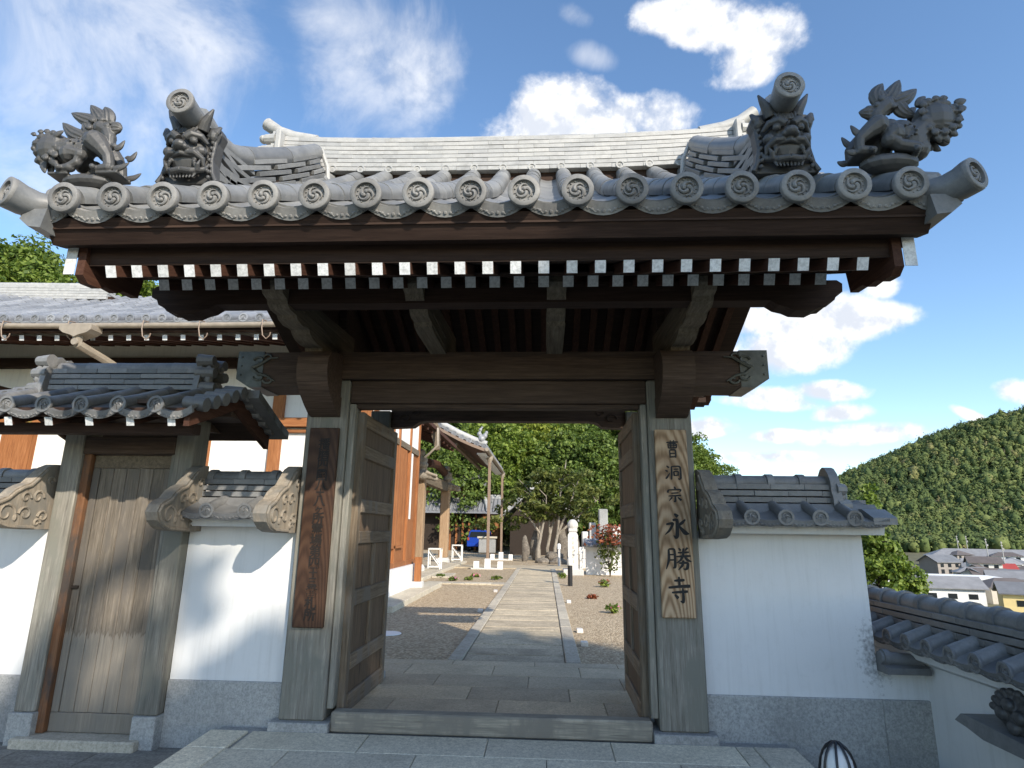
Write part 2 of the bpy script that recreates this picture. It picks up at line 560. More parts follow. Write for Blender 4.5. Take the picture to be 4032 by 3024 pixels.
M_htile = tile_mat('hall_roof_tile', (0.187, 0.1955, 0.2125), (0.289, 0.2975, 0.3145))
M_farroof = tile_mat('distant_roof_tile', (0.16, 0.165, 0.175), (0.26, 0.265, 0.28))

def plaster(name, c, stain=0.0):
    k = NT(name, 0.85, 0.2)
    n = k.noise(None, 2.2, 6, 0.6)
    n2 = k.noise(None, 90.0, 2)
    col = k.mix(k.ramp(n, [(0.35, (0, 0, 0)), (0.75, (1, 1, 1))]), c, tuple(q * 0.93 for q in c))
    st = k.ramp(k.noise(k.mapping((9.0, 9.0, 0.5)), 2.0, 6, 0.7), [(0.50, (0, 0, 0)), (0.78, (1, 1, 1))])
    col = k.mix(k.math('MULTIPLY', st, 0.26), col, (0.36, 0.35, 0.32))
    blot = k.ramp(k.noise(None, 6.5, 7, 0.75), [(0.55, (0, 0, 0)), (0.8, (1, 1, 1))])
    col = k.mix(k.math('MULTIPLY', blot, 0.2), col, (0.40, 0.39, 0.36))
    k.color(col)
    k.bump(k.math('ADD', n2, k.math('MULTIPLY', n, 2.5)), 0.10, 0.003)
    return k
M_plas = plaster('white_wall_plaster', (0.69, 0.69, 0.685)).m
M_cream = plaster('cream_hall_plaster', (0.84, 0.82, 0.76)).m
def corner_plaster():
    """right wall: black mould creeping out of the lower end corner, and a grey line under the tiles"""
    k = plaster('mould_stained_plaster', (0.69, 0.69, 0.685))
    sx = k.n('ShaderNodeSeparateXYZ')
    k.l(k.raw, sx.inputs[0])
    X, Z = sx.outputs[0], sx.outputs[2]
    dx = k.math('MULTIPLY', k.math('SUBTRACT', X, 2.95), 3.6)
    dz = k.math('MULTIPLY', k.math('SUBTRACT', Z, 0.62), 1.9)
    d = k.math('SQRT', k.math('ADD', k.math('MULTIPLY', dx, dx), k.math('MULTIPLY', dz, dz)))
    nn = k.noise(None, 26.0, 6, 0.7)
    v = k.math('ADD', k.math('SUBTRACT', 0.62, d), k.math('MULTIPLY', k.math('SUBTRACT', nn, 0.5), 1.5))
    fm = k.ramp(v, [(0.15, (0, 0, 0)), (0.7, (1, 1, 1))])
    t = k.math('ADD', k.math('MULTIPLY', k.math('SUBTRACT', Z, 1.52), 9.0), k.math('MULTIPLY', k.math('SUBTRACT', k.noise(k.mapping((1.0, 1, 0.4)), 14, 5, 0.7), 0.5), 1.6))
    ft = k.ramp(t, [(0.2, (0, 0, 0)), (0.9, (1, 1, 1))])
    old = k.b.inputs['Base Color'].links[0].from_socket
    c = k.mix(k.math('MULTIPLY', fm, 0.85), old, (0.05, 0.05, 0.048))
    c = k.mix(k.math('MULTIPLY', ft, 0.55), c, (0.16, 0.16, 0.155))
    k.color(c)
    return k.m
M_mould = corner_plaster()

def granite(name, a, b, c, scale=1.0, rough=0.75, blot=0.25):
    k = NT(name, rough, 0.3)
    v = k.noise(None, 95 * scale, 4, 0.75)
    v2 = k.noise(None, 38 * scale, 3, 0.6)
    f = k.math('ADD', k.math('MULTIPLY', v, 0.65), k.math('MULTIPLY', v2, 0.35))
    col = k.ramp(f, [(0.38, a), (0.5, b), (0.63, c)])
    big = k.ramp(k.noise(None, 2.3, 6, 0.62), [(0.40, (0, 0, 0)), (0.70, (1, 1, 1))])
    col = k.mix(k.math('MULTIPLY', big, blot), col, tuple(q * 0.5 for q in b))
    ov = k.mix(k.rand(), (0.84, 0.84, 0.85), (1.10, 1.10, 1.08))
    k.color(k.mix(1.0, col, ov, 'MULTIPLY'))
    k.bump(f, 0.3, 0.003)
    return k.m
M_gran = granite('grey_granite', (0.235, 0.238, 0.235), (0.345, 0.345, 0.335), (0.455, 0.45, 0.435), 0.75, 0.75, 0.4)
M_slab = granite('paving_granite', (0.4172, 0.3843, 0.3117), (0.6259, 0.5742, 0.4585), (0.8345, 0.7597, 0.6052), 0.8, 0.8, 0.4)
M_floor = granite('gate_floor_slab', (0.4085, 0.3325, 0.2327), (0.5885, 0.4826, 0.3399), (0.7207, 0.6006, 0.4293), 0.8, 0.8, 0.5)
M_path = granite('worn_path_stone', (0.3429, 0.2889, 0.2046), (0.5389, 0.452, 0.3224), (0.7022, 0.5927, 0.4278), 0.5, 0.85, 0.75)
M_kerb = granite('kerb_granite', (0.351, 0.3182, 0.2512), (0.5054, 0.4508, 0.3588), (0.6318, 0.5702, 0.4605), 0.5, 0.85, 0.4)
M_white_st = granite('white_granite', (0.52, 0.50, 0.47), (0.63, 0.61, 0.575), (0.72, 0.70, 0.67), 0.6, 0.7, 0.15)
M_rock = granite('garden_rock', (0.10, 0.085, 0.07), (0.19, 0.165, 0.135), (0.30, 0.26, 0.21), 0.12, 0.9, 0.5)

def gravel():
    k = NT('beige_gravel', 0.9, 0.2)
    d = k.voro(None, 34.0)
    col = k.n('ShaderNodeTexVoronoi')
    col.inputs['Scale'].default_value = 34.0
    k.l(k.P, col.inputs['Vector'])
    bw = k.n('ShaderNodeRGBToBW')
    k.l(col.outputs['Color'], bw.inputs[0])
    c = k.ramp(bw.outputs[0], [(0.1, (0.25, 0.185, 0.115)), (0.5, (0.47, 0.365, 0.24)), (0.9, (0.68, 0.56, 0.39))])
    big = k.noise(None, 1.3, 5, 0.65)
    c = k.mix(k.math('MULTIPLY', big, 0.45), c, (0.31, 0.245, 0.17))
    k.color(c)
    k.bump(k.math('SUBTRACT', 1.0, d), 0.9, 0.02)
    return k.m
M_gravel = gravel()
def soil():
    k = NT('bare_ground', 0.95, 0.1)
    f = k.noise(None, 0.35, 8, 0.7)
    k.color(k.ramp(f, [(0.35, (0.10, 0.095, 0.06)), (0.6, (0.17, 0.16, 0.10)), (0.75, (0.22, 0.20, 0.14))]))
    return k.m
M_soil = soil()
def asphalt():
    k = NT('lower_lane_stone', 0.85, 0.2)
    f = k.noise(None, 55, 4, 0.7)
    c = k.ramp(f, [(0.35, (0.17, 0.165, 0.15)), (0.65, (0.33, 0.32, 0.29))])
    st = k.ramp(k.noise(k.mapping((0.6, 3.0, 1.0)), 2.4, 6, 0.7), [(0.42, (0, 0, 0)), (0.62, (1, 1, 1))])
    k.color(k.mix(k.math('MULTIPLY', st, 0.6), c, (0.12, 0.115, 0.10)))
    k.bump(f, 0.3, 0.004)
    return k.m
M_lane = asphalt()
def flat(name, c, rough=0.6, spec=0.4, metal=0.0, var=0.12, scale=8.0):
    k = NT(name, rough, spec)
    n = k.noise(None, scale, 5, 0.6)
    k.color(k.ramp(n, [(0.3, tuple(q * (1 - var) for q in c)), (0.7, tuple(min(1, q * (1 + var)) for q in c))]))
    k.b.inputs['Metallic'].default_value = metal
    return k.m
def flat_v(name, c, rough=0.6, spec=0.4, metal=0.0, var=0.12, scale=8.0):
    k = NT(name, rough, spec)
    n = k.noise(None, scale, 6, 0.7)
    col = k.ramp(n, [(0.35, tuple(q * (1 - 2 * var) for q in c)), (0.55, c), (0.8, tuple(min(1, q * (1 + var)) for q in c))])
    k.color(k.mix(1.0, col, k.mix(k.rand(), (0.80, 0.79, 0.77), (1.08, 1.08, 1.08)), 'MULTIPLY'))
    return k.m
M_cap = flat_v('white_painted_rafter_end', (0.72, 0.73, 0.73), 0.7, 0.2, 0, 0.16, 45.0)
M_metal = flat('verdigris_copper', (0.10, 0.105, 0.092), 0.5, 0.5, 0.3, 0.35, 12.0)
M_black = flat('black_ink', (0.012, 0.012, 0.013), 0.55, 0.3)
M_ink2 = flat('faded_ink', (0.016, 0.012, 0.010), 0.6, 0.3)
M_iron = flat('black_painted_iron', (0.014, 0.014, 0.016), 0.35, 0.5)
M_white = flat('white_paint', (0.80, 0.80, 0.78), 0.45, 0.4, 0, 0.03)
M_gutter = flat('tan_gutter_metal', (0.30, 0.255, 0.20), 0.45, 0.4, 0, 0.15)
M_pipe = flat('brown_downpipe', (0.23, 0.165, 0.12), 0.5, 0.4, 0, 0.1)
M_gold = flat('gilt_fitting', (0.75, 0.55, 0.20), 0.3, 0.5, 0.8)
M_blue = flat('blue_car_paint', (0.012, 0.055, 0.36), 0.25, 0.6, 0.1, 0.05)
M_glass = flat('dark_glass', (0.02, 0.025, 0.03), 0.08, 0.6)
M_tyre = flat('tyre_rubber', (0.02, 0.02, 0.02), 0.8, 0.2)
M_shoji = flat('white_paper_screen', (0.78, 0.77, 0.74), 0.8, 0.2, 0, 0.03)
M_red = flat('red_lacquer', (0.28, 0.05, 0.03), 0.5, 0.4)
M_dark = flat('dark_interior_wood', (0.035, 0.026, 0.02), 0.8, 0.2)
def opal():
    k = NT('opal_lamp_glass', 0.25, 0.5)
    k.color((0.80, 0.80, 0.78))
    k.b.inputs['Transmission Weight'].default_value = 0.15
    return k.m
M_opal = opal()
def leaf(name, dark, mid, light, rough=0.55, trans=0.3):
    k = NT(name, rough, 0.3)
    big = k.noise(None, 1.1, 3, 0.6)
    f = k.math('ADD', k.math('MULTIPLY', k.island(), 0.55), k.math('MULTIPLY', big, 0.5))
    c = k.ramp(f, [(0.22, dark), (0.52, mid), (0.85, light)])
    ov = k.mix(k.rand(), (0.80, 0.84, 0.8), (1.18, 1.14, 1.0))
    c = k.mix(1.0, c, ov, 'MULTIPLY')
    k.color(c)
    tr = k.n('ShaderNodeBsdfTranslucent')
    k.l(k.mix(1.0, c, (1.25, 1.3, 0.7), 'MULTIPLY'), tr.inputs['Color'])
    ms = k.n('ShaderNodeMixShader')
    ms.inputs[0].default_value = trans
    k.l(k.b.outputs[0], ms.inputs[1])
    k.l(tr.outputs[0], ms.inputs[2])
    out = [q for q in k.t.nodes if q.type == 'OUTPUT_MATERIAL'][0]
    k.l(ms.outputs[0], out.inputs['Surface'])
    return k.m
M_leafA = leaf('broadleaf_green', (0.05575, 0.09526, 0.01905), (0.1354, 0.1969, 0.03538), (0.239, 0.2985, 0.06124))
M_leafB = leaf('dark_evergreen', (0.0546, 0.08594, 0.02363), (0.117, 0.1719, 0.03938), (0.2145, 0.2812, 0.063))
M_leafC = leaf('bamboo_yellow_green', (0.1035, 0.143, 0.02), (0.1955, 0.242, 0.04), (0.2875, 0.319, 0.07))
M_pine = leaf('garden_maki_green', (0.045, 0.065, 0.018), (0.095, 0.12, 0.030), (0.17, 0.185, 0.055))
M_redl = leaf('red_autumn_leaf', (0.16, 0.05, 0.03), (0.30, 0.08, 0.045), (0.40, 0.16, 0.08))
M_pink = leaf('pink_petal', (0.45, 0.10, 0.22), (0.6, 0.2, 0.36), (0.75, 0.45, 0.55))
def bark(name, a, b):
    k = NT(name, 0.9, 0.2)
    f = k.noise(k.mapping((6, 6, 1.2)), 2.5, 6, 0.7)
    k.color(k.ramp(f, [(0.35, a), (0.65, b)]))
    k.bump(f, 0.6, 0.02)
    return k.m
M_bark = bark('brown_bark', (0.06, 0.045, 0.03), (0.16, 0.125, 0.09))
M_barkp = bark('pale_bark', (0.17, 0.145, 0.115), (0.40, 0.36, 0.30))
def farwood():
    k = NT('far_forest_leaf', 0.8, 0.15)
    at = k.n('ShaderNodeAttribute', attribute_name='tint')
    c = k.ramp(at.outputs['Fac'], [(0.0, (0.050, 0.078, 0.032)), (0.45, (0.095, 0.128, 0.042)), (0.75, (0.155, 0.18, 0.06)), (0.9, (0.17, 0.175, 0.065)), (1.0, (0.20, 0.175, 0.085))])
    n = k.noise(None, 0.6, 4, 0.7)
    k.color(k.mix(1.0, c, k.ramp(n, [(0.3, (0.65, 0.65, 0.65)), (0.7, (1.3, 1.3, 1.3))]), 'MULTIPLY'))
    return k.m
M_far = farwood()

# ------------------------------------------------------------------ shared tile shapes (local: x across, y uphill, z up)
def roll_mesh(name, r, L, mat, n=10):
    m = MB()
    prof = []
    for q in (0.0, 0.06, 0.94, 1.0):
        rr = r * (1.0 if q > 0.05 else 0.965) * (1.0 - 0.06 * q)
        prof.append((rr, q * L))
    vs, fs = [], []
    for rr, yy in prof:
        for k in range(n + 1):
            a = math.pi * (-0.12 + 1.24 * k / n)
            vs.append((-rr * math.cos(a), yy, rr * math.sin(a)))
    w = n + 1
    for i in range(len(prof) - 1):
        for k in range(n):
            fs.append((i * w + k, i * w + k + 1, (i + 1) * w + k + 1, (i + 1) * w + k))
    fs.append(tuple(range(n, -1, -1)))
    m.add(vs, fs)
    return m.mesh(name, mat, 40)
def pan_mesh(name, w, sag, L, mat, th=0.02, lip=0.0, n=8):
    m = MB()
    vs, fs = [], []
    def arc(y, off, half):
        return [(-half + 2 * half * k / n, y, sag * ((2.0 * k / n - 1) ** 2) - off) for k in range(n + 1)]
    h = w / 2
    rows = [arc(0, th + lip, h), arc(0, 0, h), arc(L, 0, h * 0.95), arc(L, th, h * 0.95), arc(0.028, th, h), arc(0.028, th + lip, h)]
    if lip <= 0:
        rows = [arc(0, th, h), arc(0, 0, h), arc(L, 0, h * 0.95), arc(L, th, h * 0.95)]
    for q in rows:
        vs += q
    k1 = n + 1
    nr = len(rows)
    for i in range(nr):
        j = (i + 1) % nr
        for k in range(n):
            fs.append((i * k1 + k, i * k1 + k + 1, j * k1 + k + 1, j * k1 + k))
    for k in (0, n):
        fs.append(tuple(i * k1 + k for i in range(nr)))
    m.add(vs, fs)
    if lip > 0:      # scrolling vine relief along the lip
        for s in (-1, 1):
            for q, (a, rr) in enumerate(((0.22, 0.010), (0.45, 0.012), (0.68, 0.009))):
                x = s * a * h
                z = sag * (a * a) - th - lip * 0.5
                m.ball((x, -0.001, z), (rr, 0.006, rr * 0.8), 6, 4)
                m.tube([(x, -0.002, z), (x + s * 0.014, -0.002, z + 0.009 * (1 if q % 2 else -1)), (x + s * 0.028, -0.002, z + 0.003)], 0.0035, 5)
        m.ball((0, -0.001, -th - lip * 0.45), (0.012, 0.007, 0.011), 6, 4)
    return m.mesh(name, mat, 40)
def tomoe_mesh(name, r, th, mat, detail=True):
    """round eave-tile face looking along -y: rim, ring of beads, three commas"""
    m = MB()
    M = Matrix.Rotation(R(90), 4, 'X')       # lathe z -> -y
    ri = r * 0.70
    n = 28 if detail else 16
    m.lathe([(0, -th), (r * 0.97, -th), (r, -th * 0.6), (r, -0.003), (r * 0.97, 0), (ri, 0), (ri * 0.985, -th * 0.55), (0, -th * 0.55)], n, M)
    nb = 13 if detail else 8
    for k in range(nb):
        a = 2 * math.pi * k / nb + 0.1
        m.ball((ri * 0.83 * math.cos(a), th * 0.48, ri * 0.83 * math.sin(a)), (r * 0.055, r * 0.055, r * 0.055), 6, 4)
    for k in range(3):
        a0 = 2 * math.pi * k / 3 + 0.5
        path, rad = [], []
        for q in range(9):
            t = q / 8
            a = a0 - t * 2.5
            rr = r * (0.155 + 0.31 * min(1, t * 1.35))
            path.append((rr * math.cos(a), th * 0.42, rr * math.sin(a)))
            rad.append(r * (0.135 * (1 - t) ** 0.8 + 0.018))
        m.tube(path, rad, 7)
        m.ball(path[0], (r * 0.145,) * 3, 8, 5)
    return m.mesh(name, mat, 50)

# ------------------------------------------------------------------ main gate
gate = thing('temple_gate', 'large timber temple gate with heavy silver-grey tiled roof and open double doors', 'gate', (0, 0, 0))
def part(mb, name, mat, parent=None, smooth=0.0):
    return mb.build(name, mat, parent or gate, smooth)
for s in (-1, 1):
    x0, x1 = sorted((s * 1.28, s * 1.64))
    part(MB().box(x0, x1, 0, 0.30, 0.055, 2.76, ch=0.012), 'post', M_post)
    part(MB().box(x0 - 0.055, x1 + 0.055, -0.055, 0.355, -0.02, 0.055, ch=0.006), 'base_stone', M_gran)
    a, b = sorted((s * 1.225, s * 1.278))
    part(MB().box(a, b, 0.035, 0.20, 0.135, 2.555, ch=0.006), 'door_jamb', M_post)
    # rear posts and their braces, seen through the doorway
    a, b = sorted((s * 1.30, s * 1.52))
    part(MB().box(a, b, 1.48, 1.70, 0.055, 2.78, ch=0.01), 'rear_post', M_post)
    part(MB().box(a - 0.05, b + 0.05, 1.43, 1.75, -0.02, 0.055, ch=0.006), 'base_stone', M_gran)
    part(MB().box(*sorted((s * 1.36, s * 1.46)), 0.302, 1.478, 2.40, 2.56, ch=0.006), 'tie_beam', M_armw)
    part(MB().box(*sorted((s * 1.36, s * 1.46)), 0.302, 1.478, 0.42, 0.56, ch=0.006), 'tie_beam', M_armw)
part(MB().box(-1.222, 1.222, -0.018, 0.10, -0.015, 0.13, ch=0.012), 'threshold', M_sill)
# crossbeam with metal-capped ends
def nose(sx):
    return [(sx * 1.2, 2.764), (sx * 2.17, 2.694), (sx * 2.285, 2.765), (sx * 2.285, 3.02), (sx * 1.2, 2.98)]
m = MB().prism([(-2.285, 3.005), (-2.285, 2.765), (-2.17, 2.694), (-1.66, 2.70), (-1.66, 2.764), (1.66, 2.764), (1.66, 2.70), (2.17, 2.694), (2.285, 2.765), (2.285, 3.005)], 'y', -0.03, 0.32)
part(m, 'crossbeam', M_beam)
for s in (-1, 1):
    m = MB()
    X = lambda q: s * q
    m.prism([(X(2.06), 3.012), (X(2.06), 2.690), (X(2.17), 2.686), (X(2.293), 2.762), (X(2.293), 3.012)], 'y', -0.036, 0.326)
    for (cx, cz, k, w) in ((2.10, 2.93, 1, 0.05), (2.02, 2.96, 1, 0.04), (2.09, 2.78, -1, 0.05), (2.00, 2.75, -1, 0.045)):
        pts = [(X(cx + w * math.cos(a) * (1 - a / 9)), -0.040, cz + k * w * 0.7 * math.sin(a) * (1 - a / 9)) for a in [q * 0.45 for q in range(13)]]
        m.tube(pts, [0.013 * (1 - 0.05 * q) for q in range(13)], 5)
    m.tube([(X(2.16), -0.038, 2.86), (X(2.08), -0.040, 2.90), (X(2.0), -0.040, 2.95), (X(1.93), -0.038, 2.955)], [0.02, 0.016, 0.012, 0.006], 5)
    m.tube([(X(2.16), -0.038, 2.86), (X(2.10), -0.040, 2.81), (X(2.02), -0.040, 2.79), (X(1.94), -0.038, 2.74)], [0.02, 0.016, 0.012, 0.006], 5)
    for q in (2.80, 2.88, 2.96):
        m.ball((X(2.255), -0.038, q), (0.009, 0.008, 0.009), 6, 4)
    part(m, 'beam_end_cap', M_metal)
part(MB().box(-1.278, 1.278, 0.03, 0.25, 2.562, 2.762, ch=0.008), 'lintel', M_beam)
part(MB().box(-1.222, 1.222, 0.06, 0.16, 2.52, 2.560, ch=0.006), 'door_head', M_beam)
# rear rainbow beam with carved ends
pts = [(-1.30, 2.98), (-1.30, 2.60), (-1.05, 2.61), (-0.98, 2.66), (-0.9, 2.675), (0.9, 2.675), (0.98, 2.66), (1.05, 2.61), (1.30, 2.60), (1.30, 2.98)]
part(MB().prism(pts, 'y', 1.52, 1.66), 'rear_beam', M_beam)
for s in (-1, 1):
    m = MB()
    for cx, cz, w in ((1.14, 2.70, 0.07), (1.02, 2.76, 0.05), (1.20, 2.82, 0.05)):
        m.tube([(s * (cx + w * math.cos(a) * (1 - a / 8)), 1.512, cz + w * 0.8 * math.sin(a) * (1 - a / 8)) for a in [q * 0.5 for q in range(12)]], 0.010, 5)
    part(m, 'beam_carving', M_beam)
part(MB().box(-2.2, 2.2, 1.52, 1.68, 2.985, 3.12, ch=0.008), 'rear_purlin_seat', M_beam)
# elbow brackets on the post fronts
for s in (-1, 1):
    x0, x1 = sorted((s * 1.345, s * 1.60))
    poly = [(0.0, 2.43), (-0.07, 2.44), (-0.18, 2.50), (-0.30, 2.58), (-0.37, 2.66), (-0.40, 2.76), (-0.385, 2.86), (-0.32, 2.925), (-0.20, 2.955), (-0.032, 2.965), (-0.032, 2.6), (0, 2.6)]
    part(MB().prism(poly, 'x', x0, x1), 'elbow_bracket', M_beam, smooth=30)
# bracket arms carrying the eave purlin
def arm(xc, w, deep):
    if deep:
        poly = [(0.5, 2.99), (-0.033, 2.99), (-0.034, 2.87), (-0.10, 2.875), (-0.22, 2.90), (-0.28, 2.93), (-0.30, 2.965), (-0.40, 2.955), (-0.50, 2.965), (-0.57, 2.99),
                (-0.60, 3.02), (-0.74, 3.005), (-0.83, 3.02), (-0.86, 3.045), (-0.97, 3.045), (-1.02, 3.07), (-1.04, 3.10), (-1.11, 3.115), (-1.15, 3.16), (-1.16, 3.20), (-1.10, 3.215), (0.5, 3.30)]
    else:
        poly = [(0.5, 2.985), (-0.60, 2.985), (-0.70, 3.00), (-0.735, 3.03), (-0.84, 3.03), (-0.88, 3.05), (-0.90, 3.075), (-1.0, 3.075), (-1.04, 3.10),
                (-1.06, 3.125), (-1.12, 3.14), (-1.15, 3.17), (-1.15, 3.21), (-1.10, 3.215), (0.5, 3.30)]
    return part(MB().prism(poly, 'x', xc - w / 2, xc + w / 2), 'bracket_arm', M_armw, smooth=25)
for xc, w, dp in ((-1.515, 0.15, True), (1.515, 0.15, True), (-0.51, 0.135, False), (0.50, 0.135, False)):
    arm(xc, w, dp)
    for z0, z1 in ((3.02, 3.07), (3.11, 3.15)):
        part(MB().box(xc - w / 2 - 0.002 - 0.003, xc + w / 2 + 0.005, -0.7, -0.1, z0, z0 + 0.012), 'arm_carving', M_armw)
# eave purlin with carved noses
def purlin(y0, y1, z0, z1, name='eave_purlin'):
    half = [(1.98, z0), (2.03, z0 - 0.035), (2.09, z0 - 0.05), (2.14, z0 - 0.075), (2.25, z0 - 0.08), (2.30, z0 - 0.055), (2.34, z0 - 0.05), (2.37, z0 - 0.015), (2.41, z0), (2.43, z0 + 0.045), (2.47, z0 + 0.06), (2.475, z0 + 0.12), (2.44, z1)]
    poly = half + [(-x, z) for x, z in reversed(half)]
    return part(MB().prism(poly, 'y', y0, y1), name, M_dkx)
purlin(-1.02, -0.885, 3.072, 3.218)
purlin(1.485, 1.62, 3.125, 3.24, 'rear_purlin')
# rafters
SL = 0.42
NR = 28
PR = 0.1648
def rafter_mesh(name, w, h, L, mat):
    return MB().box(-w / 2, w / 2, 0, L, -h / 2, h / 2, ch=0.003).mesh(name, mat)
ang = math.atan(SL)
LB = 1.56 / math.cos(ang)
me_b = rafter_mesh('base_rafter', 0.066, 0.07, LB, M_dky)
me_f = rafter_mesh('flying_rafter', 0.0586, 0.068, 0.72, M_dky)
def capm(name, w, h):
    m = MB().box(-w / 2 - 0.002, w / 2 + 0.002, -0.004, 0.0, -h / 2 - 0.002, h / 2 + 0.002)
    return m.mesh(name, M_cap)
me_cb, me_cf = capm('base_rafter_cap', 0.066, 0.07), capm('flying_rafter_cap', 0.0586, 0.068)
RX = Matrix.Rotation(ang, 4, 'X')
for i in range(NR):
    x = (i - (NR - 1) / 2) * PR
    o = put('base_rafter', me_b, gate, Matrix.Translation((x * 0.995, -1.268, 3.12)) @ RX)
    put('rafter_cap', me_cb, o, Matrix.Translation((x * 0.995, -1.2685, 3.12)) @ RX)
    o = put('flying_rafter', me_f, gate, Matrix.Translation((x, -1.748, 3.002)) @ RX)
    put('rafter_cap', me_cf, o, Matrix.Translation((x, -1.7485, 3.002)) @ RX)
m = MB()
RXr = Matrix.Rotation(-ang, 4, 'X')
for i in range(NR):
    x = (i - (NR - 1) / 2) * PR
    m.box(-0.033, 0.033, -LB, 0, -0.035, 0.035, Matrix.Translation((x, 1.868, 3.12)) @ RXr)
    m.box(-0.03, 0.03, -0.72, 0, -0.034, 0.034, Matrix.Translation((x, 2.348, 3.002)) @ RXr)
part(m, 'rear_rafters', M_dky)["kind"] = "stuff"
def zraf(y):            # centre line of the base rafters
    return 3.12 + (y + 1.268) * SL
# soffit boards over the rafters, butted joist strip between the two rows, fascias
c, si = math.cos(ang), math.sin(ang)
for k in range(5):      # boards running along the eave above the base rafters
    y0 = -1.262 + k * 0.312
    m = MB().box(-2.44, 2.44, 0, 0.306, 0.037, 0.05, Matrix.Translation((0, y0, zraf(y0))) @ RX)
    part(m, 'soffit_board', M_soff)
m = MB().box(-2.44, 2.44, -1.56 / c, 0, 0.037, 0.05, Matrix.Translation((0, 1.868, 3.12)) @ RXr)
part(m, 'rear_soffit', M_soff)
part(MB().box(-2.44, 2.44, -0.012, 0.05, 0.0365, 0.062, Matrix.Translation((0, -1.268, 3.12)) @ RX), 'eave_joist', M_soff)
part(MB().box(-2.44, 2.44, 0.05, 0.60, 0.037, 0.05, Matrix.Translation((0, -1.748, 3.002)) @ RX), 'soffit_board', M_soff)
part(MB().prism([(-1.715, 3.066), (-1.60, 3.105), (-1.60, 3.21), (-1.73, 3.198)], 'x', -2.45, 2.45), 'eave_fascia', M_dkx)
part(MB().prism([(-1.835, 3.140), (-1.735, 3.165), (-1.735, 3.29), (-1.93, 3.262)], 'x', -2.555, 2.555), 'tile_fascia', M_dkx)
part(MB().prism([(2.635, 3.066), (2.52, 3.105), (2.52, 3.21), (2.65, 3.198)], 'x', -2.45, 2.45), 'rear_eave_fascia', M_dkx)
part(MB().prism([(2.795, 3.128), (2.655, 3.165), (2.655, 3.29), (2.825, 3.268)], 'x', -2.555, 2.555), 'rear_tile_fascia', M_dkx)

# ------------------------------------------------------------------ gate roof
ZA, ZB, YM = 0.546, 0.0588, 0.92
def zc(y):              # centre line of the roll tiles on the front slope, mirrored behind the ridge
    t = min(y, YM - y) + 2.0
    return 3.355 + ZA * t + ZB * t * t
def zs(y):
    t = min(y, YM - y) + 2.0
    return ZA + 2 * ZB * t
roof = MB()
ys = [-1.9 + 2.36 * k / 10 for k in range(11)]
under = [(y, zc(y) - 0.10) for y in ys]
poly = under + [(YM - y, z) for y, z in reversed(under[:-1])]
poly2 = [(y, z - 0.10) for y, z in poly]
for (ya, za), (yb, zb_), (yc_, zc_), (yd, zd) in zip(poly[:-1], poly[1:], poly2[1:], poly2[:-1]):
    roof.prism([(ya, za), (yb, zb_), (yc_, zc_), (yd, zd)], 'x', -2.56, 2.56)
roof_o = part(roof, 'roof', M_soff)
TP = 0.3006
me_roll = roll_mesh('roll_tile', 0.078, 0.315, M_tile)
me_pan = pan_mesh('pan_tile', 0.285, 0.05, 0.34, M_tile)
me_pan_e = pan_mesh('eave_pan_tile', 0.285, 0.05, 0.34, M_disc, 0.022, 0.048)
me_tomoe = tomoe_mesh('eave_disc', 0.0915, 0.036, M_disc)
rows, y = [], -1.966
while y < 0.22:
    a = math.atan(zs(y + 0.14))
    rows.append((y, a))
    y += 0.285 * math.cos(a)
def jit(a):
    return random.uniform(-a, a)
for j in range(17):
    x = (j - 8) * TP
    for i, (y, a) in enumerate(rows):
        lift = 0.012 * max(0.0, (abs(x) - 1.9)) * 1.5
        Mx = Matrix.Translation((x + jit(0.003), y, zc(y) + lift + jit(0.002))) @ Matrix.Rotation(a + jit(0.01), 4, 'X') @ Matrix.Rotation(jit(0.012), 4, 'Z')
        if i == 0:
            Mx = Matrix.Translation((x, -1.925, zc(-1.925) - 0.004)) @ Matrix.Rotation(math.atan(zs(-1.85)), 4, 'X') @ Matrix.Diagonal((1, 0.86, 1, 1))
        o = put('roll_tile', me_roll, roof_o, Mx)
        if i == 0:
            put('eave_disc', me_tomoe, roof_o, Matrix.Translation((x, -2.0, 3.355 + lift)) @ Matrix.Rotation(R(6), 4, 'X') @ Matrix.Rotation(random.uniform(0, 6.28), 4, 'Y'))
for j in range(17):
    x = (j - 8) * TP + TP / 2
    if j == 16:
        x = 2.40 + 0.15
    for i, (y, a) in enumerate(rows):
        Mx = Matrix.Translation((x + jit(0.004), y - 0.02 if i else -1.952, zc(y) - 0.078 + jit(0.003))) @ Matrix.Rotation(a, 4, 'X')
        put('pan_tile', me_pan_e if i == 0 else me_pan, roof_o, Mx)
        if i == 0:          # the stacked second layer that shows behind the lip
            put('pan_tile', me_pan, roof_o, Matrix.Translation((x + jit(0.008), y + 0.045, zc(y) - 0.05)) @ Matrix.Rotation(a + 0.05, 4, 'X'))
for i, (y, a) in enumerate(rows):
    Mx = Matrix.Translation((-2.55 + jit(0.004), y - 0.02 if i else -1.952, zc(y) - 0.078)) @ Matrix.Rotation(a, 4, 'X')
    put('pan_tile', me_pan_e if i == 0 else me_pan, roof_o, Mx)
# rear slope: same tiles, not seen from the front, one mesh
m = MB()
for j in range(17):
    x = (j - 8) * TP
    for (y, a) in rows:
        Mx = Matrix.Translation((x, YM - y, zc(y))) @ Matrix.Rotation(math.pi, 4, 'Z') @ Matrix.Rotation(a, 4, 'X')
        m.tube([(0, 0, 0), (0, 0.3, 0)], 0.075, 8, Mx)
        m.box(-0.225, -0.075, -0.02, 0.31, -0.06, -0.035, Mx)
part(m, 'rear_tiles', M_tile, roof_o)["kind"] = "stuff"
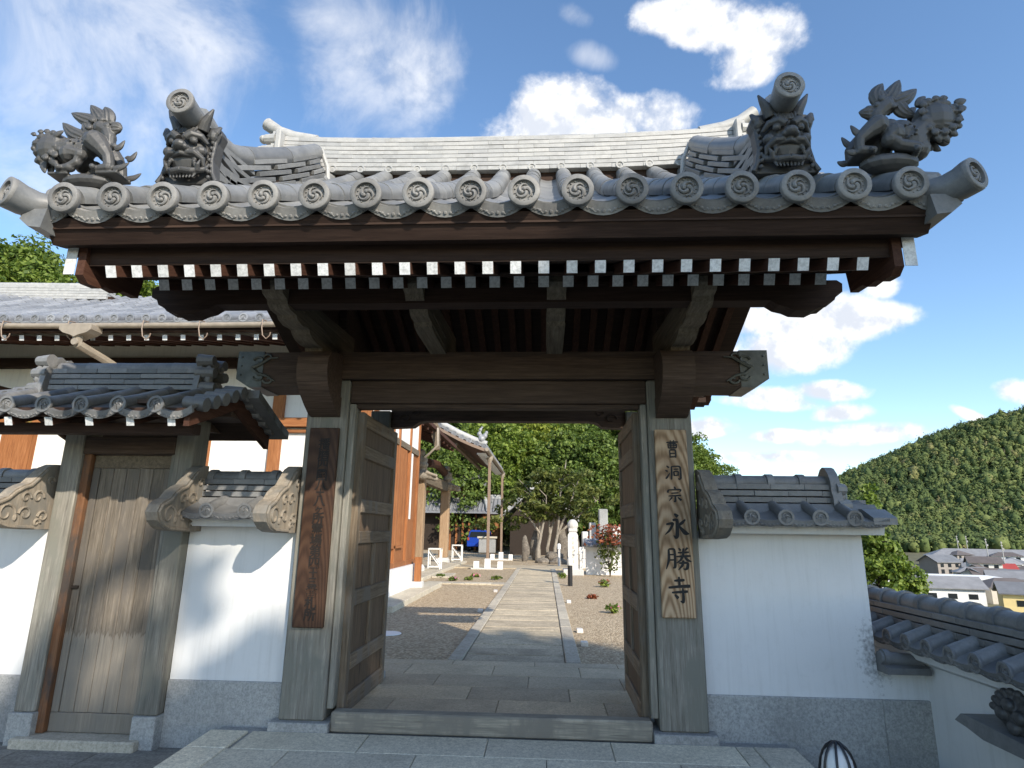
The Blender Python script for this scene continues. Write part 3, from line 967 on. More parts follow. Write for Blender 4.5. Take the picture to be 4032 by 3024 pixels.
# gable edge tiles: short rolls running sideways with their own discs
me_gdisc = tomoe_mesh('gable_disc', 0.075, 0.026, M_disc, False)
for s in (-1, 1):
    for side in (0, 1):
        for i in range(1, 10):
            y = -1.98 + i * 0.255
            yy = y if side == 0 else YM - y
            z = zc(y) + 0.01
            m = MB().tube([(s * 2.42, yy, z + 0.02), (s * 2.70, yy, z - 0.012)], [0.068, 0.074], 12)
            o = part(m, 'gable_tile', M_tile, roof_o, 40)
            put('gable_disc', me_gdisc, o, Matrix.Translation((s * 2.71, yy, z - 0.013)) @ Matrix.Rotation(s * math.pi / 2, 4, 'Z'))
            m = MB().box(*sorted((s * 2.52, s * 2.68)), yy - 0.128, yy + 0.128, z - 0.115, z - 0.085)
            part(m, 'gable_pan', M_disc, roof_o)
    # swept-up corner tile
    path = [(s * 2.42, -1.80, 3.40), (s * 2.52, -1.86, 3.365), (s * 2.61, -1.92, 3.352), (s * 2.665, -1.98, 3.358), (s * 2.695, -2.04, 3.370)]
    o = part(MB().tube(path, [0.066, 0.074, 0.082, 0.09, 0.096], 16), 'corner_tile', M_tile, roof_o, 40)
    dirv = Vector((s * 0.44, -0.89, 0.06)).normalized()
    xa = Vector((0, 0, 1)).cross(-dirv).normalized()
    put('corner_disc', me_tomoe, o, frame(xa, -dirv, (-dirv).cross(xa) * -1, (s * 2.703, -2.062, 3.373)))
    m = MB().prism([(s * 2.50, 3.30), (s * 2.62, 3.30), (s * 2.66, 3.24), (s * 2.60, 3.19), (s * 2.52, 3.18)], 'y', -1.98, -1.70)
    part(m, 'corner_pan', M_tile, roof_o)

# ridges built of stacked flat tiles
def flat_tile_mesh(name, L, d, h, mat):
    return MB().box(-L / 2 + 0.0009, L / 2 - 0.0009, -d, d, 0.0095, h, ch=0.002).mesh(name, mat)
def ridge(parent, fn, n0, n1, L, courses, half, h, mat, cap_r, taper=0.008, cap_mat=None, bands=False, name='ridge'):
    """fn(s) -> (point, tangent, up); flat tiles laid from s=n0 to n1, staggered, with a roll on top"""
    meshes = [flat_tile_mesh(name + '_flat_tile', L, half - taper * k, h, mat) for k in range(courses)]
    for k in range(courses):
        s = n0 - (0.5 * L if k % 2 else 0)
        while s < n1 - 1e-4:
            a, b = max(s, n0), min(s + L, n1)
            if b - a > 0.03:
                p, t, u = fn((a + b) / 2)
                t = Vector(t).normalized()
                u = Vector(u)
                u = (u - t * u.dot(t)).normalized()
                sd = u.cross(t)
                M = frame(t * ((b - a) / L), sd, u, Vector(p) + u * (k * h + jit(0.0015)) + sd * jit(0.002))
                put(name + '_tile', meshes[k], parent, M)
            s += L
    seg = max(2, int((n1 - n0) / L + 0.5))
    for i in range(seg):
        a, b = n0 + (n1 - n0) * i / seg, n0 + (n1 - n0) * (i + 1) / seg
        pts, rad = [], []
        for q in range(4):
            p, t, u = fn(a + (b - a + 0.01) * q / 3)
            pts.append(Vector(p) + Vector(u).normalized() * (courses * h + cap_r * 0.28))
            rad.append(cap_r * (1.0 if q else 1.04))
        o = MB().tube(pts, rad, 12).build(name + '_cap', cap_mat or mat, parent, 40)
        if bands:
            p, t, u = fn(a + 0.02)
            p2, t2, u2 = fn(a + 0.075)
            e = Vector(u).normalized() * (courses * h + cap_r * 0.28)
            MB().tube([Vector(p) + e, Vector(p2) + e], cap_r * 1.22, 14).build('cap_band', cap_mat or mat, o, 40)
def main_fn(s):
    z = 5.0 + 0.06 * (abs(s) / 2.35) ** 3
    tz = 0.06 * 3 * (abs(s) / 2.35) ** 2 / 2.35 * (1 if s > 0 else -1)
    return (s, 0.46, z), (1, 0, tz), (0, 0, 1)
part(MB().box(-2.33, 2.33, 0.365, 0.555, 4.80, 5.40), 'ridge_core', M_soff, roof_o)
ridge(roof_o, main_fn, -2.33, 2.33, 0.31, 8, 0.165, 0.0525, M_ridge, 0.062, 0.007, name='ridge')
me_sd = tomoe_mesh('ridge_disc', 0.042, 0.02, M_ridge, False)
for k in range(15):
    x = (k - 7) * 0.29
    p = main_fn(x)[0]
    put('ridge_disc', me_sd, roof_o, Matrix.Translation((x, 0.46 - 0.172, p[2] + 0.03)))
for s in (-1, 1):       # ridge ends: plate, scrolled nose, upturned cap
    m = MB()
    m.box(*sorted((s * 2.30, s * 2.36)), 0.24, 0.68, 4.98, 5.50, ch=0.012)
    for z, w in ((5.16, 0.10), (5.27, 0.09), (5.40, 0.07)):
        m.tube([(s * 2.36, 0.28, z), (s * (2.40 + w), 0.28, z)], [0.058, 0.05], 10)
        m.tube([(s * 2.36, 0.64, z), (s * (2.40 + w), 0.64, z)], [0.058, 0.05], 10)
        m.ball((s * (2.42 + w), 0.28, z), (0.045, 0.05, 0.045), 8, 6)
    m.prism([(0.22, 4.98), (0.70, 4.98), (0.64, 5.5), (0.46, 5.58), (0.28, 5.5)], 'x', *sorted((s * 2.345, s * 2.40)))
    part(m, 'ridge_end_ornament', M_ridge, roof_o, 35)
    path = [(s * 2.0, 0.46, 5.50), (s * 2.25, 0.46, 5.545), (s * 2.42, 0.46, 5.61), (s * 2.57, 0.46, 5.72)]
    part(MB().tube(path, [0.06, 0.066, 0.068, 0.07], 12), 'ridge_end_horn', M_ridge, roof_o, 40)
# descending ridges
for s in (-1, 1):
    def dfn(q, s=s):    # q runs from the low front end back up to the main ridge
        y = q
        z = zc(y) + 0.055 + 0.30 * max(0.0, (-1.05 - y) / 0.6) ** 2.0
        tz = zs(y) - 0.30 * 2 * max(0.0, (-1.05 - y) / 0.6) / 0.6
        return (s * 1.885, y, z), (0, 1, tz), (0, -0.25, 1)
    part(MB().prism([(y, zc(y) - 0.05) for y in (-1.6, -1.2, -0.8, -0.4, 0.15)] + [(y, zc(y) + 0.12 + 0.30 * max(0.0, (-1.05 - y) / 0.6) ** 2) for y in (0.15, -0.4, -0.8, -1.2, -1.6)], 'x', s * 1.885 - 0.09, s * 1.885 + 0.09), 'descending_ridge_core', M_soff, roof_o)
    for k in range(3):          # filler tiles wedged under the flared front
        a0, b0 = -1.62, -1.05 - 0.16 * (2 - k)
        n = 3
        for q in range(n):
            ya, yb = a0 + (b0 - a0) * q / n, a0 + (b0 - a0) * (q + 1) / n
            za = lambda y: zc(y) + 0.03 + (0.30 * max(0.0, (-1.05 - y) / 0.6) ** 2) * (k + 0.5) / 3.2
            part(MB().prism([(ya + 0.003, za(ya)), (yb - 0.003, za(yb)), (yb - 0.003, za(yb) + 0.05), (ya + 0.003, za(ya) + 0.05 + 0.02)], 'x', s * 1.885 - 0.135, s * 1.885 + 0.135), 'wedge_tile', M_tile, roof_o)
    ridge(roof_o, dfn, -1.62, 0.22, 0.62, 5, 0.135, 0.044, M_tile, 0.085, 0.012, name='descending_ridge')
    m = MB()                    # collar closing the upper end
    p = dfn(0.19)[0]
    m.tube([(p[0] - 0.15, 0.21, p[2] - 0.08), (p[0] - 0.13, 0.20, p[2] + 0.12), (p[0] - 0.06, 0.19, p[2] + 0.30), (p[0], 0.19, p[2] + 0.345), (p[0] + 0.06, 0.19, p[2] + 0.30), (p[0] + 0.13, 0.20, p[2] + 0.12), (p[0] + 0.15, 0.21, p[2] - 0.08)], 0.022, 8)
    part(m, 'ridge_collar', M_ridge, roof_o, 40)
    # bird-perch roll over the demon tile
    path = [(s * 1.885, -1.25, dfn(-1.25)[0][2] + 0.27), (s * 1.885, -1.45, dfn(-1.45)[0][2] + 0.255), (s * 1.885, -1.62, 4.085), (s * 1.88, -1.76, 4.085), (s * 1.872, -1.87, 4.09)]
    o = part(MB().tube(path, [0.07, 0.074, 0.078, 0.082, 0.086], 16), 'bird_perch_tile', M_tile, roof_o, 40)
    put('perch_disc', tomoe_mesh('perch_disc', 0.088, 0.03, M_disc), o, Matrix.Translation((s * 1.87, -1.893, 4.092)) @ Matrix.Rotation(R(-8) * 0, 4, 'X'))
# barge boards
for s in (-1, 1):
    ya = [-1.75 + 2.21 * k / 12 for k in range(13)]
    lo = [(y, zc(y) - 0.40 - 0.02 * k / 12) for k, y in enumerate(ya)]
    up = [(y, z + 0.21) for y, z in lo]
    for mir in (0, 1):
        lo_, up_ = (lo, up) if not mir else ([(YM - y, z) for y, z in lo], [(YM - y, z) for y, z in up])
        m = MB()
        for a, b, c2, d in zip(lo_[:-1], lo_[1:], up_[1:], up_[:-1]):
            m.prism([a, b, c2, d], 'x', *sorted((s * 2.458, s * 2.522)))
        o = part(m, 'barge_board', M_dky)
        if not mir:
            part(MB().prism([(-1.756, 3.20), (-1.752, 3.20), (-1.752, 2.985), (-1.756, 2.985)], 'x', *sorted((s * 2.456, s * 2.524))), 'barge_board_cap', M_cap, o)
            m = MB().prism([(-1.75, 2.984), (-1.70, 2.945), (-1.60, 2.955), (-1.56, 2.985), (-1.45, 2.985), (-1.40, 3.02), (-1.25, 3.03), (-1.2, 3.3), (-1.748, 3.19)], 'x', *sorted((s * 2.452, s * 2.40)))
            part(m, 'barge_board_nose', M_dky, o)
    # gable pendant and gable wall
    part(MB().prism([(0.12, 4.36), (0.48, 4.36), (0.44, 4.1), (0.36, 4.0), (0.30, 3.9), (0.24, 4.0), (0.16, 4.1)], 'x', *sorted((s * 2.53, s * 2.57))), 'gable_pendant', M_dky)
    part(MB().prism([(-0.9, 3.2), (1.5, 3.2), (0.3, 4.3)], 'x', *sorted((s * 1.50, s * 1.56))), 'gable_truss', M_beam)
part(MB().box(-2.4, 2.4, 0.22, 0.38, 3.78, 3.98, ch=0.008), 'ridge_beam', M_dkx)
for s in (-1, 1):
    part(MB().box(s * 1.51 - 0.08, s * 1.51 + 0.08, 0.20, 0.40, 3.3, 3.78), 'king_post', M_beam)

# ------------------------------------------------------------------ open double doors (parts of the gate)
def door_leaf(s):
    """leaf swung inwards; local x runs from the hinge into the court, y is the thickness"""
    M = frame((0.012, 1.0, 0), (1, -0.012, 0), (0, 0, 1), (s * 1.20, 0.125, 0))
    root = put('door_leaf', MB().box(0.0, 0.085, -0.03, 0.03, 0.05, 2.50, ch=0.006).mesh('door_stile', M_leafv), gate, M)
    def sub(mb, name, mat):
        return put(name, mb.mesh(name, mat), root, None, local=True)
    sub(MB().box(1.085, 1.17, -0.03, 0.03, 0.05, 2.50, ch=0.006), 'stile', M_leafv)
    cuts = [(0.06, 0.20), (0.38, 0.50), (0.87, 1.00), (1.37, 1.48), (1.63, 1.75), (2.10, 2.22), (2.38, 2.495)]
    me_r = None
    for a, b in cuts:
        sub(MB().box(0.083, 1.087, -0.034, 0.034, a, b, ch=0.008), 'rail', M_leafx)
    for (_, a), (b, _) in zip(cuts[:-1], cuts[1:]):
        sub(MB().box(0.08, 1.09, -0.010, 0.010, a - 0.01, b + 0.01), 'panel', M_panel)
        if 0.45 < a < 1.1:
            sub(MB().box(0.545, 0.62, -0.029, 0.029, a + 0.001, b - 0.001, ch=0.005), 'muntin', M_leafv)
    return root
door_leaf(-1)
door_leaf(1)

# ------------------------------------------------------------------ ground
def smooth(a, b, x):
    t = np.clip((x - a) / (b - a), 0, 1)
    return t * t * (3 - 2 * t)
def terrain(x, y):
    x, y = np.asarray(x, float), np.asarray(y, float)
    z = np.full(np.broadcast(x, y).shape, -0.22)
    z = z - 11.8 * smooth(7, 60, x + 0.02 * y)
    z = z + 46 * smooth(44, 125, y + 0.10 * np.abs(x)) * (1 - smooth(-5, 40, x))
    z = z + 11.5 * smooth(15, 45, y - 0.35 * (x + 20)) * (1 - smooth(-40, -16, x)) * (1 - smooth(60, 110, y))
    z = z + 158 * np.exp(-((x - 620) / 300) ** 2 - ((y - 740) / 190) ** 2)
    z = z + 120 * np.exp(-((x + 300) / 260) ** 2 - ((y - 700) / 200) ** 2)
    return z
gx = np.concatenate([np.arange(-1500, -100, 70), np.arange(-100, 120, 5), np.arange(120, 1000, 30), np.arange(1000, 2600, 100)])
gy = np.concatenate([np.arange(-1200, -60, 60), np.arange(-60, 140, 5), np.arange(140, 1000, 30), np.arange(1000, 2600, 100)])
GX, GY = np.meshgrid(gx, gy)
GZ = terrain(GX, GY)
nx, ny = len(gx), len(gy)
vs_ = np.stack([GX.ravel(), GY.ravel(), GZ.ravel()], 1)
fs_ = [(j * nx + i, j * nx + i + 1, (j + 1) * nx + i + 1, (j + 1) * nx + i) for j in range(ny - 1) for i in range(nx - 1)]
me = bpy.data.meshes.new('ground')
me.from_pydata(vs_.tolist(), [], fs_)
me.polygons.foreach_set('use_smooth', [True] * len(me.polygons))
me.materials.append(M_soil)
ground = structure(put('ground', me))
# lower lane left of the gate platform and the approach
structure(MB().box(-9, -2.12, -7, 0.6, -0.3, -0.185).build('lane', M_lane))
lane = bpy.data.objects['lane']
for i in range(9):
    for j in range(4):
        x0 = -7.6 + i * 0.62 + (0.31 if j % 2 else 0)
        y0 = -1.9 + j * 0.47
        if x0 + 0.6 > -2.14:
            continue
        MB().box(x0, x0 + 0.612, y0, y0 + 0.462, -0.2, -0.176 + jit(0.002), ch=0.004).build('lane_slab', M_lane, lane)
# raised approach in front of the gate, paved with granite
plat = structure(MB().prism([(-8.0, -0.9), (2.64, -0.9), (2.64, -0.022), (0.3, -0.022), (-0.1, -0.022), (-8.0, -0.30)], 'x', -2.10, 2.22).build('gate_platform', M_gran))
def zp(y):
    return -0.018 if y > -0.1 else -0.018 + (y + 0.1) * 0.035
yrow = [0.0 - 0.055, -0.40, -0.76, -1.14, -1.52, -1.90, -2.4, -2.9, -3.4, -3.9, -4.4, -5.0, -5.6]
for r_, (yb, ya) in enumerate(zip(yrow[:-1], yrow[1:])):
    off = (0.03, 0.46, -0.25, 0.2)[r_ % 4]
    x = -1.83 + off - 1.8
    while x < 1.86:
        a, b = max(x, -1.83), min(x + 0.90, 1.93)
        if b - a > 0.08:
            m = MB()
            m.box(a + 0.003, b - 0.003, ya + 0.003, yb - 0.003, -0.09, 0.0, ch=0.004)
            m.v = [(q[0], q[1], q[2] + zp(q[1]) + 0.012) for q in m.v]
            m.build('paving_slab', M_slab, plat)
        x += 0.90
    for sx0, sx1 in ((-2.13, -1.83), (1.93, 2.23)):
        m = MB().box(sx0 + 0.003, sx1 - 0.003, ya + 0.003, yb - 0.003, -0.12, 0.0, ch=0.006)
        m.v = [(q[0], q[1], q[2] + zp(q[1]) + 0.014) for q in m.v]
        m.build('edge_slab', M_slab, plat)
yrow = [0.105, 0.52, 0.98, 1.44, 1.92, 2.40, 2.64]
for r_, (ya, yb) in enumerate(zip(yrow[:-1], yrow[1:])):
    off = (0.2, 0.75, 0.45, 0.05, 0.6, 0.1)[r_]
    x = -3.6 + off
    while x < 2.2:
        a, b = max(x, -2.10), min(x + 0.95, 2.20)
        if b - a > 0.08:
            MB().box(a + 0.003, b - 0.003, ya + 0.003, yb - 0.003, -0.05, -0.004 + jit(0.0015), ch=0.004).build('floor_slab', M_floor, plat)
        x += 0.95
# court
structure(MB().box(-14, 9, 2.65, 43.5, -0.6, -0.055).build('court_gravel', M_gravel))
path = structure(MB().box(-0.74, 0.84, 2.66, 21.0, -0.09, -0.036).build('path', M_path))
y = 2.66
k = 0
while y < 20.8:
    L = random.choice((0.30, 0.36, 0.42, 0.34))
    MB().box(-0.56, 0.655, y + 0.006, y + L - 0.006, -0.06, -0.012 + jit(0.004), ch=0.008).build('path_slab', M_path, path)
    y += L
for xs0, xs1 in ((-0.745, -0.572), (0.668, 0.845)):
    y = 2.66
    while y < 20.6:
        L = 0.92
        MB().box(xs0, xs1, y + 0.004, y + L - 0.004, -0.08, -0.004 + jit(0.003), ch=0.008).build('path_kerb', M_kerb, path)
        y += L
cross = structure(MB().box(-7.0, 7.0, 21.0, 23.2, -0.09, -0.02).build('cross_path', M_path))
side_path = structure(MB().box(-3.1, -0.755, 13.2, 13.75, -0.09, -0.035).build('side_path', M_path))
for i in range(6):
    MB().box(-3.08 + i * 0.39, -2.70 + i * 0.39, 13.22, 13.73, -0.06, -0.008, ch=0.008).build('path_slab', M_kerb, side_path)
tag(MB().lathe([(0.0, 0.0), (0.20, 0.0), (0.21, -0.01), (0.21, -0.03)], 20, Matrix.Translation((-1.98, 4.68, -0.045))).build('drain_cover', M_white, None, 30), 'round white plastic drain cover set flat in the gravel', 'drain cover')
for i, (x, y) in enumerate(((-0.84, 7.35), (-0.86, 11.3), (0.95, 9.2), (0.97, 5.2), (0.97, 4.05))):
    tag(MB().box(x - 0.05, x + 0.05, y - 0.07, y + 0.07, -0.06, 0.005, ch=0.01).build('marker_block', M_white_st), 'small white stone block set in the gravel against the path kerb', 'stone block', 'small blocks along the path')

# ------------------------------------------------------------------ roof ornaments
def flame(m, pts, r0, flat=0.55, n=7):
    """a tapering flame lock through the given points"""
    q = [Vector(p) for p in pts]
    path, rad = [], []
    N = 9
    for i in range(N):
        t = i / (N - 1)
        f = t * (len(q) - 1)
        a = min(int(f), len(q) - 2)
        path.append(q[a].lerp(q[a + 1], f - a))
        rad.append(r0 * (0.5 + 1.9 * t * (1 - t)) * (1 - t) ** 0.45 + 0.004)
    # smooth the path a little
    for _ in range(2):
        path = [path[0]] + [(path[i - 1] + path[i] * 2 + path[i + 1]) / 4 for i in range(1, N - 1)] + [path[-1]]
    m.tube(path, rad, n, flat=flat)
    if r0 > 0.05:           # raised strands along the lock
        for off in (-0.5, 0.0, 0.5):
            for sd in (-1, 1):
                pts_ = []
                for i in range(1, N - 1):
                    t = path[i + 1] - path[i - 1]
                    nrm = Vector((-t.z, 0, t.x)).normalized()
                    pts_.append(path[i] + nrm * rad[i] * off + Vector((0, sd * rad[i] * flat * (1 - 0.35 * abs(off)), 0)))
                m.tube(pts_, [0.0055] * (N - 3) + [0.003], 5)
def limb(m, pts, rads, n=9):
    m.tube(pts, rads, n)
    for p, r_ in zip(pts, rads):
        m.ball(p, r_, 8, 6)
def curl(m, c, r_, s=1):
    for side in (-1, 1):
        pts = [(c[0] + s * r_ * (1 - a / 8) * math.cos(a), c[1] + side * 0.0, c[2] + r_ * (1 - a / 8) * math.sin(a)) for a in [q * 0.6 for q in range(11)]]
        m.tube(pts, r_ * 0.33, 5)
    m.ball(c, (r_ * 0.7, r_ * 0.55, r_ * 0.7), 6, 5)
K = 0.00055
def lion(which):
    m = MB()
    if which == 'L':
        C = lambda x, y, d=0.0: ((1150 - x) * K * 0.97, d * K, (1370 - y) * K)
        W = 105
        for x, y, r_, w in ((1190, 890, 125, 110), (1090, 890, 120, 115), (980, 940, 150, 125), (900, 1000, 165, 135)):
            p = C(x, y)
            m.ball(p, (r_ * K, w * K, r_ * K), 12, 8)
        for d in (-W, W):
            limb(m, [C(1210, 900, d), C(1330, 1010, d), C(1410, 1110, d), C(1440, 1215, d)], [125 * K, 92 * K, 64 * K, 56 * K])
            limb(m, [C(930, 1060, d), C(1080, 1080, d * 1.1), C(1050, 1180, d * 1.1), C(960, 1235, d * 1.1)], [105 * K, 66 * K, 52 * K, 48 * K])
            for q in range(4):
                m.ball(C(1330 - q * 14, 1262, d + (q - 1.5) * 38), 34 * K, 6, 5)
                m.ball(C(845 + q * 12, 1262, d * 1.1 + (q - 1.5) * 36), 34 * K, 6, 5)
            limb(m, [C(1440, 1245, d), C(1340, 1255, d)], [56 * K, 46 * K])
            limb(m, [C(980, 1240, d * 1.1), C(850, 1255, d * 1.1)], [54 * K, 44 * K])
            flame(m, [C(1470, 1010, d), C(1530, 985, d), C(1575, 895, d)], 44 * K)
            flame(m, [C(1500, 1255, d), C(1590, 1250, d), C(1680, 1185, d)], 44 * K)
            curl(m, C(1465, 975, d * 1.15), 36 * K)
            curl(m, C(1035, 1085, d * 1.45), 50 * K)
        # head, muzzle, brows, jaw
        limb(m, [C(900, 960), C(790, 950), C(690, 940)], [150 * K, 135 * K, 140 * K])
        m.ball(C(640, 930), (205 * K, 160 * K, 195 * K), 12, 8)
        m.ball(C(480, 890), (110 * K, 120 * K, 70 * K), 10, 7)
        m.ball(C(400, 850), (48 * K, 70 * K, 46 * K), 8, 6)
        m.ball(C(500, 990), (100 * K, 105 * K, 55 * K), 10, 7)
        m.ball(C(520, 1075), (75 * K, 90 * K, 60 * K), 8, 6)
        for d in (-78, 78):
            m.ball(C(530, 815, d), (80 * K, 46 * K, 42 * K), 8, 6)
            m.ball(C(470, 850, d), (30 * K, 28 * K, 30 * K), 8, 6)
            m.ball(C(430, 950, d * 0.9), (34 * K, 30 * K, 30 * K), 6, 5)
            flame(m, [C(700, 830, d * 1.5), C(760, 800, d * 1.6), C(820, 770, d * 1.7)], 44 * K)
            for x, y, r_ in ((620, 840, 46), (700, 880, 50), (740, 960, 52), (700, 1040, 48), (760, 1080, 46), (620, 1000, 44), (800, 1000, 44), (650, 1110, 42), (600, 770, 38), (680, 790, 40), (520, 770, 34), (440, 800, 32)):
                curl(m, C(x, y, d * 1.5), r_ * K)
            flame(m, [C(660, 1080, d), C(740, 1150, d), C(790, 1200, d)], 52 * K)
        for x0, y0, x1, y1, d in ((560, 1080, 600, 1250, 30), (600, 1080, 610, 1235, -40), (500, 1080, 430, 1050, 20), (540, 1100, 540, 1180, 0)):
            flame(m, [C(x0, y0, d), C((x0 + x1) / 2 - 14, (y0 + y1) / 2, d), C(x1, y1, d)], 52 * K)
        # flaming tail
        limb(m, [C(1310, 880), C(1290, 780), C(1250, 700), C(1160, 650)], [60 * K, 72 * K, 74 * K, 84 * K])
        T = [((1200, 620), (1090, 470), (960, 325)), ((1240, 610), (1215, 470), (1145, 355)), ((1120, 590), (930, 520), (735, 428)), ((1000, 790), (820, 720), (650, 558)), ((1060, 690), (980, 640), (930, 560)), ((1290, 660), (1360, 650), (1425, 662)), ((1120, 640), (1000, 740), (900, 810))]
        for t in T:
            flame(m, [C(*q) for q in t], 108 * K, 0.45, 9)
        for x, y, r_ in ((1070, 580, 42), (1180, 575, 42), (1045, 675, 42), (1150, 645, 44), (1260, 655, 44)):
            for d in (-52, 52):
                curl(m, C(x, y, d), r_ * K)
        for k_ in range(7):      # spots along the flank
            for d in (-1, 1):
                m.ball(C(930 + k_ * 50, 900 + 30 * math.sin(k_ * 2.0), d * 140), (18 * K, 10 * K, 18 * K), 6, 4)
        m.box(*[q * K for q in (-400, -140, -130, 130, 45, 80)], ch=0.006)
        m.box(*[q * K for q in (180, 420, -130, 130, 45, 80)], ch=0.006)
        m.ball(C(1130, 1365), (300 * K, 140 * K, 85 * K), 12, 7)
    else:
        C = lambda x, y, d=0.0: ((x - 700) * K, d * K, (1180 - y) * K)
        W = 100
        for x, y, r_, w in ((600, 760, 118, 105), (720, 780, 125, 115), (840, 840, 170, 135), (940, 940, 180, 140), (980, 1010, 140, 125)):
            m.ball(C(x, y), (r_ * K, w * K, r_ * K), 12, 8)
        for d in (-W, W):
            limb(m, [C(560, 790, d), C(440, 870, d), C(350, 960, d), C(340, 1050, d)], [115 * K, 80 * K, 58 * K, 50 * K])
            limb(m, [C(700, 900, d), C(640, 980, d * 1.2), C(740, 1040, d * 1.2), C(920, 1075, d * 1.2)], [120 * K, 80 * K, 66 * K, 60 * K])
            limb(m, [C(340, 1080, d), C(480, 1080, d)], [52 * K, 42 * K])
            for q in range(4):
                m.ball(C(440 + q * 14, 1105, d + (q - 1.5) * 36), 32 * K, 6, 5)
                m.ball(C(880 + q * 12, 1125, d * 1.2 + (q - 1.5) * 38), 38 * K, 6, 5)
            flame(m, [C(360, 900, d), C(320, 850, d), C(280, 775, d)], 46 * K)
            flame(m, [C(300, 1100, d), C(250, 1110, d), C(200, 1080, d)], 46 * K)
            curl(m, C(645, 880, d * 1.5), 50 * K)
        limb(m, [C(930, 900), C(1040, 800), C(1150, 720)], [150 * K, 135 * K, 140 * K])
        m.ball(C(1210, 680), (215 * K, 165 * K, 215 * K), 12, 8)
        m.ball(C(1340, 590), (110 * K, 120 * K, 70 * K), 10, 7)
        m.ball(C(1420, 540), (60 * K, 80 * K, 56 * K), 8, 6)
        m.ball(C(1300, 830), (110 * K, 115 * K, 60 * K), 10, 7)
        for d in (-85, 85):
            m.ball(C(1260, 530, d), (110 * K, 46 * K, 44 * K), 8, 6)
            m.ball(C(1380, 640, d), (44 * K, 34 * K, 34 * K), 8, 6)
            m.ball(C(1290, 640, d * 1.3), (120 * K, 26 * K, 24 * K), 8, 6)
            m.ball(C(1230, 800, d * 1.25), (110 * K, 26 * K, 22 * K), 8, 6)
            flame(m, [C(1020, 560, d), C(1050, 480, d), C(1115, 430, d)], 60 * K)
            flame(m, [C(1440, 500, d * 0.5), C(1500, 470, d * 0.5), C(1560, 450, d * 0.5)], 56 * K)
            for x, y, r_ in ((1060, 560, 50), (1030, 650, 50), (1050, 740, 52), (1070, 840, 52), (1130, 900, 50), (1230, 900, 50), (1320, 840, 48), (1390, 760, 44), (1110, 520, 44), (1190, 490, 42), (1270, 490, 42), (1430, 640, 36)):
                curl(m, C(x, y, d * 1.35), r_ * K)
            for x0, y0, x1, y1 in ((1150, 900, 1200, 985), (1220, 900, 1285, 995), (1290, 860, 1390, 900), (1360, 790, 1450, 780), (1400, 690, 1465, 680), (1420, 590, 1525, 560)):
                flame(m, [C(x0, y0, d), C((x0 + x1) / 2, (y0 + y1) / 2 + 12, d), C(x1, y1, d * 0.8)], 50 * K)
        limb(m, [C(600, 660), C(620, 590), C(680, 520), C(740, 470)], [66 * K, 76 * K, 84 * K, 88 * K])
        T = [((680, 470), (650, 320), (745, 180)), ((740, 460), (840, 310), (930, 140)), ((790, 450), (960, 380), (1095, 262)), ((640, 530), (540, 560), (440, 545)), ((850, 420), (910, 560), (1040, 600)), ((700, 440), (690, 330), (700, 260)), ((600, 560), (570, 600), (560, 650))]
        for t in T:
            flame(m, [C(*q) for q in t], 112 * K, 0.45, 9)
        for x, y, r_ in ((680, 425, 42), (765, 440, 42), (620, 500, 40), (700, 510, 40), (790, 520, 40)):
            for d in (-56, 56):
                curl(m, C(x, y, d), r_ * K)
        for k_ in range(9):
            for d in (-1, 1):
                a = k_ * 0.7
                m.ball(C(850 + 70 * math.cos(a), 880 + 70 * math.sin(a), d * 150), (20 * K, 12 * K, 14 * K), 6, 4)
        m.box(*[q * K for q in (-410, -200, -130, 130, 50, 85)], ch=0.006)
        m.ball(C(680, 1190), (310 * K, 150 * K, 100 * K), 12, 7)
    return fuse(m, 'lion', M_orn, 0.0038)
lion_l = put('lion_statue', lion('L'), None, Matrix.Translation((-2.44, -1.79, 3.585)) @ Matrix.Rotation(math.pi, 4, 'Z'))
tag(lion_l, 'grey clay guardian lion with lowered head and flaming tail above the side door', 'statue')
lion_r = put('lion_statue', lion('R'), None, Matrix.Translation((2.44, -1.79, 3.615)))
tag(lion_r, 'dark clay guardian lion with raised open-mouthed head above the mould-stained wall', 'statue')

